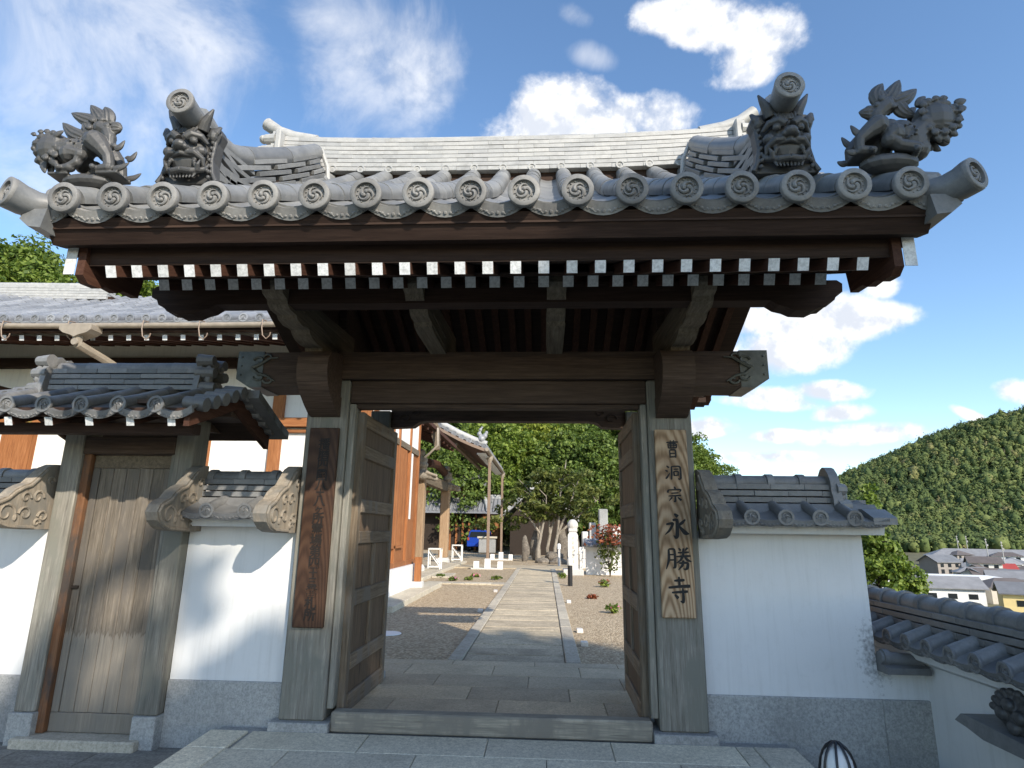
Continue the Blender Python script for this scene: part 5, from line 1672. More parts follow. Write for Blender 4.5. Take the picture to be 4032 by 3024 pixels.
# ------------------------------------------------------------------ trees
def quads_mesh(name, V, mat):
    """V: (n,4,3) array of quads"""
    n = len(V)
    me = bpy.data.meshes.new(name)
    me.vertices.add(n * 4)
    me.vertices.foreach_set('co', V.reshape(-1).astype(np.float32))
    me.loops.add(n * 4)
    me.loops.foreach_set('vertex_index', np.arange(n * 4, dtype=np.int32))
    me.polygons.add(n)
    me.polygons.foreach_set('loop_start', np.arange(0, n * 4, 4, dtype=np.int32))
    me.update(calc_edges=True)
    me.materials.append(mat)
    return me
def leaves(P, N, size, rng, aspect=1.7, spread=0.8):
    """leaf quads (slightly folded diamonds) at P with rough normals N"""
    n = len(P)
    N = N + rng.normal(0, spread, (n, 3))
    N /= np.linalg.norm(N, axis=1, keepdims=True) + 1e-9
    A = rng.normal(0, 1, (n, 3))
    A -= N * (A * N).sum(1, keepdims=True)
    A /= np.linalg.norm(A, axis=1, keepdims=True) + 1e-9
    B = np.cross(N, A)
    s = size * rng.uniform(0.6, 1.35, (n, 1))
    return np.stack([P - A * s * aspect / 2, P + B * s * 0.5 + N * s * 0.12, P + A * s * aspect / 2, P - B * s * 0.5 + N * s * 0.12], 1)
def crown(rng, rad, nclump, nleaf, leaf_s, csize, shape='round', hollow=0.5):
    """leaf clumps spread through an uneven crown volume; origin at the crown's centre"""
    rad = np.array(rad, float)
    out = []
    for _ in range(nclump):
        d = rng.normal(0, 1, 3)
        d /= np.linalg.norm(d)
        r_ = hollow + (1 - hollow) * rng.uniform() ** 0.6
        c = d * r_
        if shape == 'cone':
            h = (c[2] + 1) / 2
            c[:2] *= 1.25 * (1 - h) ** 0.7 + 0.12
        lump = 1 + 0.22 * math.sin(d[0] * 5 + rad[0]) * math.sin(d[1] * 4 + 1) + 0.15 * math.sin(d[2] * 7)
        c = c * rad * lump
        k = int(nleaf * rng.uniform(0.6, 1.4))
        cs = csize * rng.uniform(0.6, 1.35)
        q = rng.normal(0, 1, (k, 3))
        q /= np.linalg.norm(q, axis=1, keepdims=True)
        q[:, 2] = np.where(rng.uniform(size=k) < 0.65, np.abs(q[:, 2]), q[:, 2])
        P = c + q * cs * rng.uniform(0.55, 1.05, (k, 1)) * np.array([1, 1, 0.7])
        out.append(leaves(P, q + np.array([0, 0, 0.5]), leaf_s, rng))
    return np.concatenate(out)
def trunk_mesh(rng, h, r0, spread, mat, nlimb=6, z_split=0.45, lean=0.0):
    m = MB()
    top = Vector((lean * h, rng.uniform(-0.1, 0.1) * h * 0.3, h))
    pts = [Vector((0, 0, -0.4)), Vector((0, 0, 0)) , top * 0.35 + Vector((rng.uniform(-0.1, 0.1), rng.uniform(-0.1, 0.1), 0)), top * 0.7, top]
    m.tube(pts, [r0 * 1.5, r0 * 1.15, r0 * 0.85, r0 * 0.55, r0 * 0.12], 9)
    for i in range(nlimb):
        t = z_split + (0.92 - z_split) * i / max(1, nlimb - 1)
        b = pts[1].lerp(top, t)
        a = i * 2.4 + rng.uniform(-0.4, 0.4)
        L = spread * (1.15 - 0.55 * t) * rng.uniform(0.75, 1.1)
        e = b + Vector((math.cos(a) * L, math.sin(a) * L, L * rng.uniform(0.25, 0.6)))
        mid = b.lerp(e, 0.5) + Vector((0, 0, L * 0.08))
        rr = r0 * (0.75 - 0.5 * t)
        m.tube([b, mid, e], [rr, rr * 0.6, rr * 0.15], 6)
    return m.mesh('trunk', mat, 50)
def make_tree(name, label, cat, loc, crown_me, trunk_me, crown_z, scale=1.0, rz=0.0, group=None, sz=None):
    t = thing(name, label, cat, loc, group, rz)
    t.scale = (scale, scale, sz or scale)
    put('trunk', trunk_me, t, None, local=True)
    put('crown', crown_me, t, Matrix.Translation((0, 0, crown_z)), local=True)
    return t
rng = np.random.default_rng(11)
cr_a = quads_mesh('crown', crown(rng, (3.6, 3.6, 4.2), 170, 80, 0.19, 0.95), M_leafA)
cr_b = quads_mesh('crown', crown(rng, (3.0, 3.2, 5.0), 170, 80, 0.18, 0.85, 'cone', 0.4), M_leafB)
cr_c = quads_mesh('crown', crown(rng, (3.4, 3.0, 3.6), 150, 80, 0.20, 0.9, 'round', 0.55), M_leafC)
tr_a = trunk_mesh(rng, 8.0, 0.26, 3.0, M_bark, 7, 0.4)
tr_b = trunk_mesh(rng, 10.0, 0.24, 2.2, M_bark, 8, 0.25)
# wooded slope behind the court: each tree that shows stands on its own
NAMES = [('broadleaf_tree', 'leafy green broadleaf tree on the wooded slope behind the temple court', cr_a, tr_a, 6.2),
         ('conifer_tree', 'dark conical evergreen on the wooded slope behind the temple court', cr_b, tr_b, 6.0),
         ('bamboo_clump', 'yellow-green feathery tree on the wooded slope behind the temple court', cr_c, tr_a, 5.6)]
spots = []
r2 = random.Random(5)
def forest(x0, x1, y0, y1, step):
    y = y0
    while y < y1:
        x = x0 + r2.uniform(0, step)
        while x < x1:
            px, py = x + r2.uniform(-1, 1) * step * 0.35, y + r2.uniform(-1, 1) * step * 0.35
            spots.append((px, py))
            x += step * (1 + 0.006 * (y - 45))
        y += step * 0.92
forest(-20, 19, 46, 84, 4.6)
for px, py in spots:
    k = r2.choices((0, 1, 2), (0.5, 0.36, 0.14))[0]
    nm, lb, cm, tm, cz = NAMES[k]
    s = r2.uniform(0.8, 1.2)
    if px / (py + 5) > 0.20:      # scrub where the slope runs out to the right
        s *= 0.55
    lb = ('small ' if s < 0.93 else 'tall ' if s > 1.07 else 'mid-sized ') + lb
    make_tree(nm, lb, 'tree', (px, py, float(terrain(px, py)) - 0.3), cm, tm, cz, s, r2.uniform(0, 6.28), 'trees on the wooded slope', s * r2.uniform(0.9, 1.15))
# tops seen over the right-hand wall and over the hall roof
for px, py, k, s in ((21, 74, 0, 0.85), (24.5, 77, 1, 0.75), (27, 76, 2, 0.75), (29.5, 80, 1, 0.8), (32, 78, 1, 0.7), (18, 70, 0, 0.85)):
    nm, lb, cm, tm, cz = NAMES[k]
    make_tree(nm, ['leafy green tree whose top shows over the coping of the mould-stained wall', 'pointed evergreen whose tip shows over the coping of the mould-stained wall', 'yellow-green tree top showing over the coping of the mould-stained wall'][k], 'tree', (px, py, float(terrain(px, py)) - 0.5), cm, tm, cz, s, r2.uniform(0, 6), 'tree tops over the wall')
for px, py, k, s in ((-40, 30, 0, 1.1), (-35, 31, 0, 1.0), (-37, 33, 0, 1.1), (-33, 36, 0, 1.0), (-41, 38, 1, 1.2), (-36, 42, 0, 1.2), (-31, 40, 1, 1.0), (-44, 33, 0, 1.1), (-29, 45, 0, 1.0), (-48, 40, 0, 1.2), (-34, 48, 0, 1.2)):
    nm, lb, cm, tm, cz = NAMES[k]
    make_tree(nm, 'leafy green tree on the hillside rising behind the big hall roof' if k == 0 else 'dark evergreen on the hillside rising behind the big hall roof', 'tree', (px, py, float(terrain(px, py)) + 0.3), cm, tm, cz, s, r2.uniform(0, 6), 'trees behind the hall roof')
# bushy tree below the wall on the right
cr_d = quads_mesh('crown', crown(rng, (1.9, 1.9, 4.6), 300, 70, 0.14, 0.5, 'cone', 0.5), M_leafA)
make_tree('bushy_tree', 'dense bright green conical tree standing below the temple wall above the village', 'tree', (18.5, 30, -8.5), cr_d, tr_b, 6.6, 1.0, 0.4, None, 1.02)
# tall trees across the lane behind the viewer: they throw the dappled shade on the gate
cr_s = quads_mesh('crown', crown(rng, (3.3, 3.3, 4.5), 220, 34, 0.42, 0.95, 'round', 0.30), M_leafA)
cr_s2 = quads_mesh('crown', crown(rng, (2.7, 2.7, 2.5), 62, 24, 0.36, 0.8, 'round', 0.2), M_leafA)
tr_s = trunk_mesh(rng, 15.0, 0.4, 4.0, M_bark, 9, 0.4)
make_tree('shade_tree', 'tall dense broadleaf tree across the lane in front of the gate', 'tree', (15.1, -20, -0.4), cr_s, tr_s, 12.4, 1.0, 0.0)
make_tree('shade_tree', 'tall thin-crowned broadleaf tree across the lane in front of the gate', 'tree', (11.7, -21.5, -0.4), cr_s2, tr_s, 13.3, 1.0, 1.3)

# ------------------------------------------------------------------ far wooded hill as one mass
def far_forest():
    """crowns of the far hillside: a lumpy core and loose leaf sprays for each tree"""
    rg = np.random.default_rng(3)
    ico = bmesh.new()
    bmesh.ops.create_icosphere(ico, subdivisions=1, radius=1)
    bv = np.array([q.co[:] for q in ico.verts])
    bf = np.array([[q.index for q in f_.verts] for f_ in ico.faces])
    ico.free()
    V, F, T, Q, TQ = [], [], [], [], []
    n = 0
    for _ in range(15000):
        x, y = rg.uniform(170, 980), rg.uniform(425, 820)
        z = float(terrain(x, y))
        if z < -9.5 or (x / (y + 5)) < 0.40 or (x / (y + 5)) > 1.30:
            continue
        s = rg.uniform(3.2, 6.4) * (1.35 if rg.uniform() < 0.08 else 1.0)
        conif = rg.uniform() < 0.5
        sc = np.array([s * 0.8, s * 0.8, s * (1.35 if conif else 0.95)])
        v = bv * (1 + 0.14 * rg.normal(0, 1, (len(bv), 1))) * sc * 0.82
        k = 30
        d = rg.normal(0, 1, (k, 3))
        d /= np.linalg.norm(d, axis=1, keepdims=True)
        d[:, 2] = np.where(d[:, 2] < -0.2, -d[:, 2], d[:, 2])
        P = d * sc * rg.uniform(0.75, 1.12, (k, 1))
        if conif:
            v[:, :2] *= 1.12 - 0.55 * np.clip((bv[:, 2:3] + 1) / 2, 0, 1)
            P[:, :2] *= 1.12 - 0.55 * np.clip((d[:, 2:3] + 1) / 2, 0, 1)
        o = np.array([x, y, z + s * 0.75])
        V.append(v + o)
        F.append(bf + n)
        n += len(bv)
        t = 0.08 + 0.5 * rg.uniform() if conif else 0.3 + 0.5 * rg.uniform()
        t += 0.12 * math.sin(x * 0.021 + 1.0) * math.sin(y * 0.027)
        if rg.uniform() < 0.03:
            t = rg.uniform(0.85, 1.0)
        T.append(np.full(len(bv), t))
        Q.append(leaves(P + o, d + np.array([0, -0.2, 0.6]), 1.5, rg, 1.3, 0.5))
        TQ.append(np.clip(np.repeat(t + rg.uniform(-0.12, 0.16, k), 4), 0, 1))
    V, F, T = np.concatenate(V), np.concatenate(F), np.concatenate(T)
    Q, TQ = np.concatenate(Q).reshape(-1, 3), np.concatenate(TQ)
    nv = len(V)
    loops = np.concatenate([F.reshape(-1), np.arange(len(Q)) + nv])
    starts = np.concatenate([np.arange(len(F)) * 3, len(F) * 3 + np.arange(len(Q) // 4) * 4])
    me = bpy.data.meshes.new('hill_forest')
    me.vertices.add(nv + len(Q))
    me.vertices.foreach_set('co', np.concatenate([V, Q]).reshape(-1).astype(np.float32))
    me.loops.add(len(loops))
    me.loops.foreach_set('vertex_index', loops.astype(np.int32))
    me.polygons.add(len(starts))
    me.polygons.foreach_set('loop_start', starts.astype(np.int32))
    me.update(calc_edges=True)
    at = me.attributes.new('tint', 'FLOAT', 'POINT')
    at.data.foreach_set('value', np.concatenate([T, TQ]).astype(np.float32))
    me.materials.append(M_far)
    o = put('hill_forest', me)
    o["kind"] = "stuff"
    return o
far_forest()

# ------------------------------------------------------------------ main hall left of the court
hall = thing('main_hall', 'large temple hall with white plaster walls, red-brown timbers and broad grey tiled roof', 'building', (-7.5, 9, -0.05))
def hp(mb, name, mat, parent=None, smooth=0.0):
    return mb.build(name, mat, parent or hall, smooth)
hp(MB().box(-16, -3.12, 7.03, 11.6, 0.75, 5.6), 'wall', M_cream)
hp(MB().box(-16, -3.14, 7.05, 11.6, -0.1, 0.75), 'foundation', M_plas)
# front timbers
for x in (-14.0, -12.2, -10.42, -8.5, -6.62, -5.12, -3.25):
    o = hp(MB().box(x - 0.11, x + 0.11, 6.90, 7.04, 0.4, 4.9, ch=0.01), 'pillar', M_orz)
    MB().lathe([(0, 0.03), (0.03, 0.028), (0.06, 0.012), (0.075, 0.0)], 6, Matrix.Translation((x, 6.862, 3.61)) @ Matrix.Rotation(R(90), 4, 'X')).build('nail_cover', M_gold, o)
hp(MB().box(-16, -3.13, 6.865, 7.02, 3.51, 3.70, ch=0.01), 'tie_beam', M_orx)
hp(MB().box(-16, -3.14, 6.95, 7.02, 3.40, 3.47, ch=0.004), 'rail', M_orx)
hp(MB().box(-16, -3.13, 6.87, 7.02, 1.5, 1.66, ch=0.01), 'tie_beam', M_orx)
hp(MB().box(-16, -3.1, 6.90, 7.10, 4.78, 5.0, ch=0.01), 'wall_plate', M_dkx)
for x in (-9.6, -7.5, -5.6):
    hp(MB().prism([(x - 0.5, 4.78), (x - 0.46, 4.66), (x - 0.28, 4.60), (x + 0.28, 4.60), (x + 0.46, 4.66), (x + 0.5, 4.78)], 'y', 6.86, 7.06), 'bracket_arm', M_dkx)
# lattice doors on the far left, partly open side bay
hp(MB().box(-10.9, -10.3, 6.8, 6.89, 0.6, 3.4), 'door', M_orz)
# front roof: slope, rafters, gutter
ES = 0.50
def zh(y):
    t = y - 5.0
    return 5.19 + 0.40 * t + 0.022 * t * t
def lift(x):
    return 0.08 * max(0.0, (abs(x + 7.0) - 1.5) / 3.0) ** 2
m = MB()
for a, b in ((5.05, 6.5), (6.5, 8.0), (8.0, 9.6)):
    m.prism([(a, zh(a) - 0.2), (b, zh(b) - 0.2), (b, zh(b) - 0.06), (a, zh(a) - 0.06)], 'x', -16, -2.9)
hroof = hp(m, 'roof', M_soff)
me_hr = roll_mesh('hall_roll', 0.082, 0.52, M_htile, 8)
me_hd = tomoe_mesh('hall_disc', 0.085, 0.03, M_htile, False)
me_hl = pan_mesh('hall_lip', 0.30, 0.055, 0.5, M_htile, 0.02, 0.04, 6)
m = MB()
for j in range(37):
    x = -14.2 + j * 0.305
    for i in range(9):
        y = 5.0 + i * 0.475
        a = math.atan(0.40 + 0.044 * (y - 5 + 0.2))
        if j < 33:
            put('roll_tile', me_hr, hroof, Matrix.Translation((x, y + 0.02, zh(y) + lift(x))) @ Matrix.Rotation(a, 4, 'X'))
        else:
            m.tube([(x, y, zh(y) + lift(x)), (x, y + 0.5, zh(y + 0.5) + lift(x))], 0.08, 8)
        m.box(-0.15, 0.15, 0, 0.5, -0.075, -0.055 + 0.004 * (i % 2), Matrix.Translation((x + 0.1525, y, zh(y) + lift(x))) @ Matrix.Rotation(a, 4, 'X'))
    put('eave_disc', me_hd, hroof, Matrix.Translation((x, 4.985, zh(5.0) + lift(x))))
    put('eave_lip', me_hl, hroof, Matrix.Translation((x + 0.1525, 4.99, zh(5.0) - 0.065 + lift(x))) @ Matrix.Rotation(math.atan(0.4), 4, 'X'))
hp(m, 'pan_tiles', M_htile, hroof)["kind"] = "stuff"
# stepped hip ridge at the upper left
def hfn(s):
    return (s, 8.7, 7.05 - 0.02 * (s + 13)), (1, 0, -0.02), (0, 0, 1)
ridge(hroof, hfn, -15.5, -10.6, 0.55, 5, 0.16, 0.075, M_ridge, 0.09, 0.01, name='hip_ridge')
hp(MB().box(-15.6, -10.5, 8.6, 8.82, 6.5, 7.1), 'ridge_core', M_soff, hroof)
me_hf = rafter_mesh('hall_rafter', 0.085, 0.095, 1.9, M_dky)
me_hc = capm('hall_rafter_cap', 0.085, 0.095)
RH = Matrix.Rotation(R(14), 4, 'X')
for i in range(32):
    x = -13.8 + i * 0.345
    o = put('rafter', me_hf, hall, Matrix.Translation((x, 5.13, 4.86 + lift(x) * 0.8)) @ RH)
    put('rafter_cap', me_hc, o, Matrix.Translation((x, 5.1295, 4.86 + lift(x) * 0.8)) @ RH)
hp(MB().box(-16, -2.9, 5.06, 5.20, 4.97, 5.10), 'fascia', M_dkx)
gpts = [(-15 + i * 0.6, 4.94, 5.03 + lift(-15 + i * 0.6)) for i in range(21)]
gut = hp(MB().tube(gpts, 0.052, 10), 'gutter', M_gutter, None, 40)
for x in (-10.7, -9.45, -8.2, -6.95 + 0.15, -5.75, -4.6):
    z = 5.03 + lift(x)
    MB().tube([(x, 4.98, z + 0.08), (x, 4.83, z + 0.05), (x + 0.01, 4.81, z - 0.10), (x + 0.03, 4.83, z - 0.24), (x + 0.09, 4.85, z - 0.30), (x + 0.15, 4.85, z - 0.24), (x + 0.16, 4.85, z - 0.18)], 0.011, 6).build('gutter_hook', M_pipe, gut, 40)
hop = MB()
hop.prism([(-8.28, 4.99), (-7.68, 4.99), (-7.68, 4.90), (-7.76, 4.84), (-7.90, 4.80), (-7.98, 4.76), (-8.06, 4.80), (-8.2, 4.84), (-8.28, 4.90)], 'y', 4.74, 5.02)
hop.tube([(-7.98, 4.85, 4.80), (-7.98, 4.88, 4.66), (-7.85, 5.4, 4.52), (-7.45, 6.7, 4.05)], [0.085, 0.08, 0.075, 0.07], 10)
hop.lathe([(0, 0.02), (0.06, 0.02), (0.07, 0.0)], 12, Matrix.Translation((-7.98, 4.79, 4.68)) @ Matrix.Rotation(R(90), 4, 'X'))
hop.build('rain_hopper', M_gutter, gut)
# open side porch far left with a red-painted rail
hp(MB().box(-13.0, -10.75, 5.4, 6.9, 4.05, 4.25), 'side_beam', M_dkx)
hp(MB().box(-13.0, -10.6, 5.6, 5.75, 3.75, 3.86), 'red_rail', M_red)

# east side facing the court: slatted screen, white panels, boards
XE = -3.10
hp(MB().box(XE - 0.02, XE + 0.02, 7.05, 11.5, 3.62, 4.9), 'upper_panel', M_shoji)
for y in (7.1, 8.55, 9.15, 10.35, 11.4):
    hp(MB().box(XE - 0.06, XE + 0.06, y - 0.06, y + 0.06, 0.62, 4.9, ch=0.006), 'east_post', M_orz)
hp(MB().box(XE - 0.05, XE + 0.055, 7.05, 11.5, 3.45, 3.60, ch=0.006), 'east_beam', M_armw)
hp(MB().box(XE - 0.05, XE + 0.055, 7.05, 11.5, 0.62, 0.74, ch=0.006), 'east_sill', M_orx)
hp(MB().box(XE - 0.03, XE + 0.0, 7.1, 11.4, 0.74, 3.45), 'board_wall', M_orz)
me_sl = MB().box(-0.012, 0.03, -0.018, 0.018, 0, 2.3, ch=0.003).mesh('slat', M_orz)
for i in range(42):
    put('slat', me_sl, hall, Matrix.Translation((XE + 0.025, 7.2 + i * 0.066, 1.12)))
hp(MB().box(XE + 0.012, XE + 0.06, 7.1, 9.98, 1.06, 1.12), 'slat_rail', M_orx)
hp(MB().box(XE + 0.002, XE + 0.03, 10.42, 10.75, 1.75, 3.44), 'paper_window', M_shoji)
hp(MB().box(XE - 0.05, XE + 0.12, 7.03, 11.5, -0.10, 0.62), 'plinth', M_plas)
hp(MB().box(XE - 0.05, XE + 0.62, 7.0, 12.6, -0.15, 0.06, ch=0.01), 'stone_apron', M_kerb)
hp(MB().box(-2.93, -2.77, 10.9, 11.06, 0.20, 0.80, ch=0.008), 'veranda_post', M_orz)
hp(MB().box(-2.99, -2.71, 10.85, 11.12, -0.06, 0.20, ch=0.012), 'veranda_base', M_white_st)
# eave over the east side, with carved bracket ends and a hooked downpipe
m = MB().prism([(-4.6, 5.25), (-2.95, 4.62), (-2.95, 4.50), (-4.6, 5.1)], 'y', 11.2, 17.6)
hp(m, 'east_eave', M_dky)
for i in range(9):
    y = 11.6 + i * 0.72
    hp(MB().prism([(-4.6, 5.06), (-3.02, 4.46), (-3.02, 4.36), (-4.6, 4.94)], 'y', y, y + 0.09), 'east_rafter', M_dky)
hp(MB().prism([(-3.05, 4.95), (-2.90, 4.62), (-2.86, 3.92), (-2.98, 3.90), (-3.2, 4.6)], 'y', 13.4, 13.6), 'eave_end_board', M_armw)
hp(MB().tube([(-2.9, 13.2, 4.55), (-2.86, 13.1, 4.0), (-3.1, 13.1, 3.75), (-3.25, 13.2, 3.65)], 0.035, 8), 'downpipe', M_gutter, None, 40)
hp(MB().tube([(-3.3, 12.6, 4.2), (-3.5, 12.6, 4.02), (-3.75, 12.6, 4.0), (-3.85, 12.6, 3.85)], 0.03, 8), 'lantern_hook', M_gutter, None, 40)
# porch: pillars, tie beam, noses
def pillar(x, y, w, mat):
    hp(MB().box(x - w / 2, x + w / 2, y - w / 2, y + w / 2, 0.28, 3.75, ch=0.03), 'porch_pillar', mat)
    hp(MB().lathe([(0.36, 0.0), (0.36, 0.12), (0.28, 0.22), (0.0, 0.22)], 4, Matrix.Translation((x, y, 0.06)) @ Matrix.Rotation(R(45), 4, 'Z')), 'pillar_base', M_white_st)
pillar(-4.15, 17.0, 0.40, M_pale)
pillar(-4.15, 22.8, 0.40, M_pale)
hp(MB().box(-5.1, -4.75, 15.1, 15.4, -0.05, 4.6), 'hall_pillar', M_orz)
hp(MB().prism([(-4.28, 3.20), (-4.02, 3.20), (-4.0, 3.32), (-4.02, 3.58), (-4.28, 3.58)], 'y', 17.2, 22.6), 'porch_tie_beam', M_armw)
for y, sgn in ((16.8, -1), (22.8, 1)):
    m = MB()
    m.ball((-4.0, y - 0.1, 3.42), (0.30, 0.24, 0.20), 10, 7)
    m.ball((-3.72, y - 0.1, 3.36), (0.20, 0.18, 0.14), 9, 7)
    m.ball((-3.56, y - 0.12, 3.28), (0.13, 0.13, 0.09), 8, 6)
    for k_ in range(5):
        m.ball((-3.85 + 0.09 * k_, y - 0.28, 3.50 - 0.03 * k_), (0.07, 0.06, 0.06), 7, 5)
    m.ball((-4.05, y - 0.1, 3.78), (0.24, 0.22, 0.16), 9, 6)
    m.box(-4.35, -3.9, y - 0.3, y + 0.2, 3.92, 4.05)
    m.ball((-4.1, y - 0.1, 4.22), (0.16, 0.2, 0.15), 8, 6)
    put('carved_nose', fuse(m, 'carved_nose', M_carv, 0.03), hall)
hp(MB().tube([(-4.1, 18, 4.0), (-4.1, 20, 4.15), (-4.1, 22, 4.0)], 0.17, 10), 'rainbow_beam', M_dky)
# porch roof
def zpr(x):
    t = (x + 1.95) / -2.9
    return 4.72 + 0.95 * t + 0.55 * t * t
xs_ = [-1.95, -2.5, -3.1, -3.8, -4.9]
m = MB()
for a, b in zip(xs_[:-1], xs_[1:]):
    m.prism([(a, zpr(a)), (b, zpr(b)), (b, zpr(b) - 0.16), (a, zpr(a) - 0.16)], 'y', 19.0, 28.8)
pr = hp(m, 'porch_roof', M_dky)
m = MB()
for a, b in zip(xs_[:-1], xs_[1:]):
    m.prism([(a, zpr(a) + 0.002), (b, zpr(b) + 0.002), (b, zpr(b) + 0.06), (a, zpr(a) + 0.06)], 'y', 18.95, 28.9)
for j in range(31):
    y = 19.35 + j * 0.31
    m.tube([(x, y, zpr(x) + 0.07) for x in xs_], 0.09, 7)
hp(m, 'porch_tiles', M_htile, pr)
for a, b in zip(xs_[:-1], xs_[1:]):
    hp(MB().tube([(a, 19.15, zpr(a) + 0.17), (b, 19.15, zpr(b) + 0.17)], 0.13, 10), 'verge_roll', M_ridge, pr, 40)
for k_ in range(9):
    x = -2.02 - k_ * 0.31
    put('verge_disc', me_hd, pr, Matrix.Translation((x, 18.88, zpr(x) + 0.03)) @ Matrix.Diagonal((1.35, 1, 1.35, 1)))
hp(MB().prism([(x, zpr(x) - 0.17) for x in xs_] + [(x, zpr(x) - 0.05) for x in reversed(xs_)], 'y', 18.85, 18.98), 'verge_board', M_pipe, pr)
hp(MB().tube([(-1.90, 18.8, 4.64), (-1.90, 29.0, 4.62)], 0.075, 10), 'porch_gutter', M_gutter, pr, 40)
for i in range(20):
    hp(MB().box(-2.35, -1.98, 19.3 + i * 0.48, 19.38 + i * 0.48, 4.50, 4.56), 'porch_rafter', M_white, pr)
hp(MB().box(-3.3, -3.15, 19.1, 28.7, 4.78, 4.93), 'porch_purlin', M_armw, pr)
m = MB()        # small guardian on the porch corner
for q in ((0, 0, 0.12, 0.12), (0.1, 0, 0.22, 0.09), (-0.08, 0, 0.28, 0.08), (-0.05, 0, 0.42, 0.06), (0.15, 0, 0.33, 0.06), (0.0, 0, 0.5, 0.04)):
    m.ball((q[0], q[1], q[2]), q[3], 8, 6)
put('porch_ornament', fuse(m, 'porch_ornament', M_htile, 0.02), pr, Matrix.Translation((-2.15, 19.1, 4.95)) @ Matrix.Scale(1.25, 4))
# slender pipe posts at the porch corners on white blocks
for y in (20.6, 28.4):
    p_ = hp(MB().box(-2.0, -1.88, y - 0.06, y + 0.06, 0.36, 4.5, ch=0.01), 'pipe_post', M_pipe)
    MB().box(-2.06, -1.82, y - 0.12, y + 0.12, -0.06, 0.36, ch=0.015).build('post_block', M_white, p_)
    MB().box(-2.6, -1.3, y - 0.28, y + 0.16, -0.06, 0.0, ch=0.01).build('foot_slab', M_white_st, p_)
    for xo in (-2.5, -1.52):
        MB().box(xo, xo + 0.22, y - 0.24, y - 0.02, 0.0, 0.26, ch=0.012).build('foot_block', M_white, p_)
    MB().lathe([(0.05, -0.25), (0.13, -0.05), (0.16, 0.1), (0.0, 0.1)], 8, Matrix.Translation((-1.94, y, 4.5))).build('post_head', M_gutter, p_)
# stone terrace under the porch
hp(MB().box(-7.0, -3.35, 14.2, 25, -0.15, 0.05, ch=0.012), 'terrace', M_kerb)
hp(MB().box(-7.0, -3.9, 15.5, 24.0, 0.051, 0.10, ch=0.012), 'upper_terrace', M_kerb)
hp(MB().box(-3.33, -2.75, 15.6, 17.2, -0.15, 0.0, ch=0.012), 'terrace_step', M_kerb)
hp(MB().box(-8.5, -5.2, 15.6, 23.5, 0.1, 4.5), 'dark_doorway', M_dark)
for y in (16.2, 17.6, 20.6, 22.0):
    hp(MB().box(-5.22, -5.12, y, y + 0.12, 0.1, 4.3), 'door_post', M_orz)
hp(MB().box(-5.21, -5.16, 17.75, 19.0, 1.0, 2.0), 'noren_cloth', M_shoji)
# white tubular trestles
def trestle(x, y, lab):
    t = thing('trestle', lab, 'trestle', (x, y, 0.1))
    for sx in (-0.22, 0.22):
        for sy in (-0.18, 0.18):
            MB().tube([(x + sx, y + sy, 0.06), (x + sx, y + sy, 0.78)], 0.022, 6).build('leg', M_white, t, 40)
    for sy in (-0.18, 0.18):
        MB().tube([(x - 0.22, y + sy, 0.78), (x + 0.22, y + sy, 0.78)], 0.022, 6).build('top_bar', M_white, t, 40)
        MB().tube([(x - 0.22, y + sy, 0.70), (x + 0.22, y + sy, 0.16)], 0.018, 6).build('brace', M_white, t, 40)
        MB().tube([(x - 0.22, y + sy, 0.14), (x + 0.22, y + sy, 0.14)], 0.018, 6).build('foot_bar', M_white, t, 40)
    MB().box(x - 0.24, x + 0.24, y - 0.20, y + 0.20, 0.80, 0.815).build('top', M_white, t)
trestle(-3.72, 18.3, 'white tubular trestle beside the near porch pillar')
trestle(-3.72, 24.2, 'white tubular trestle beside the far porch pillar')

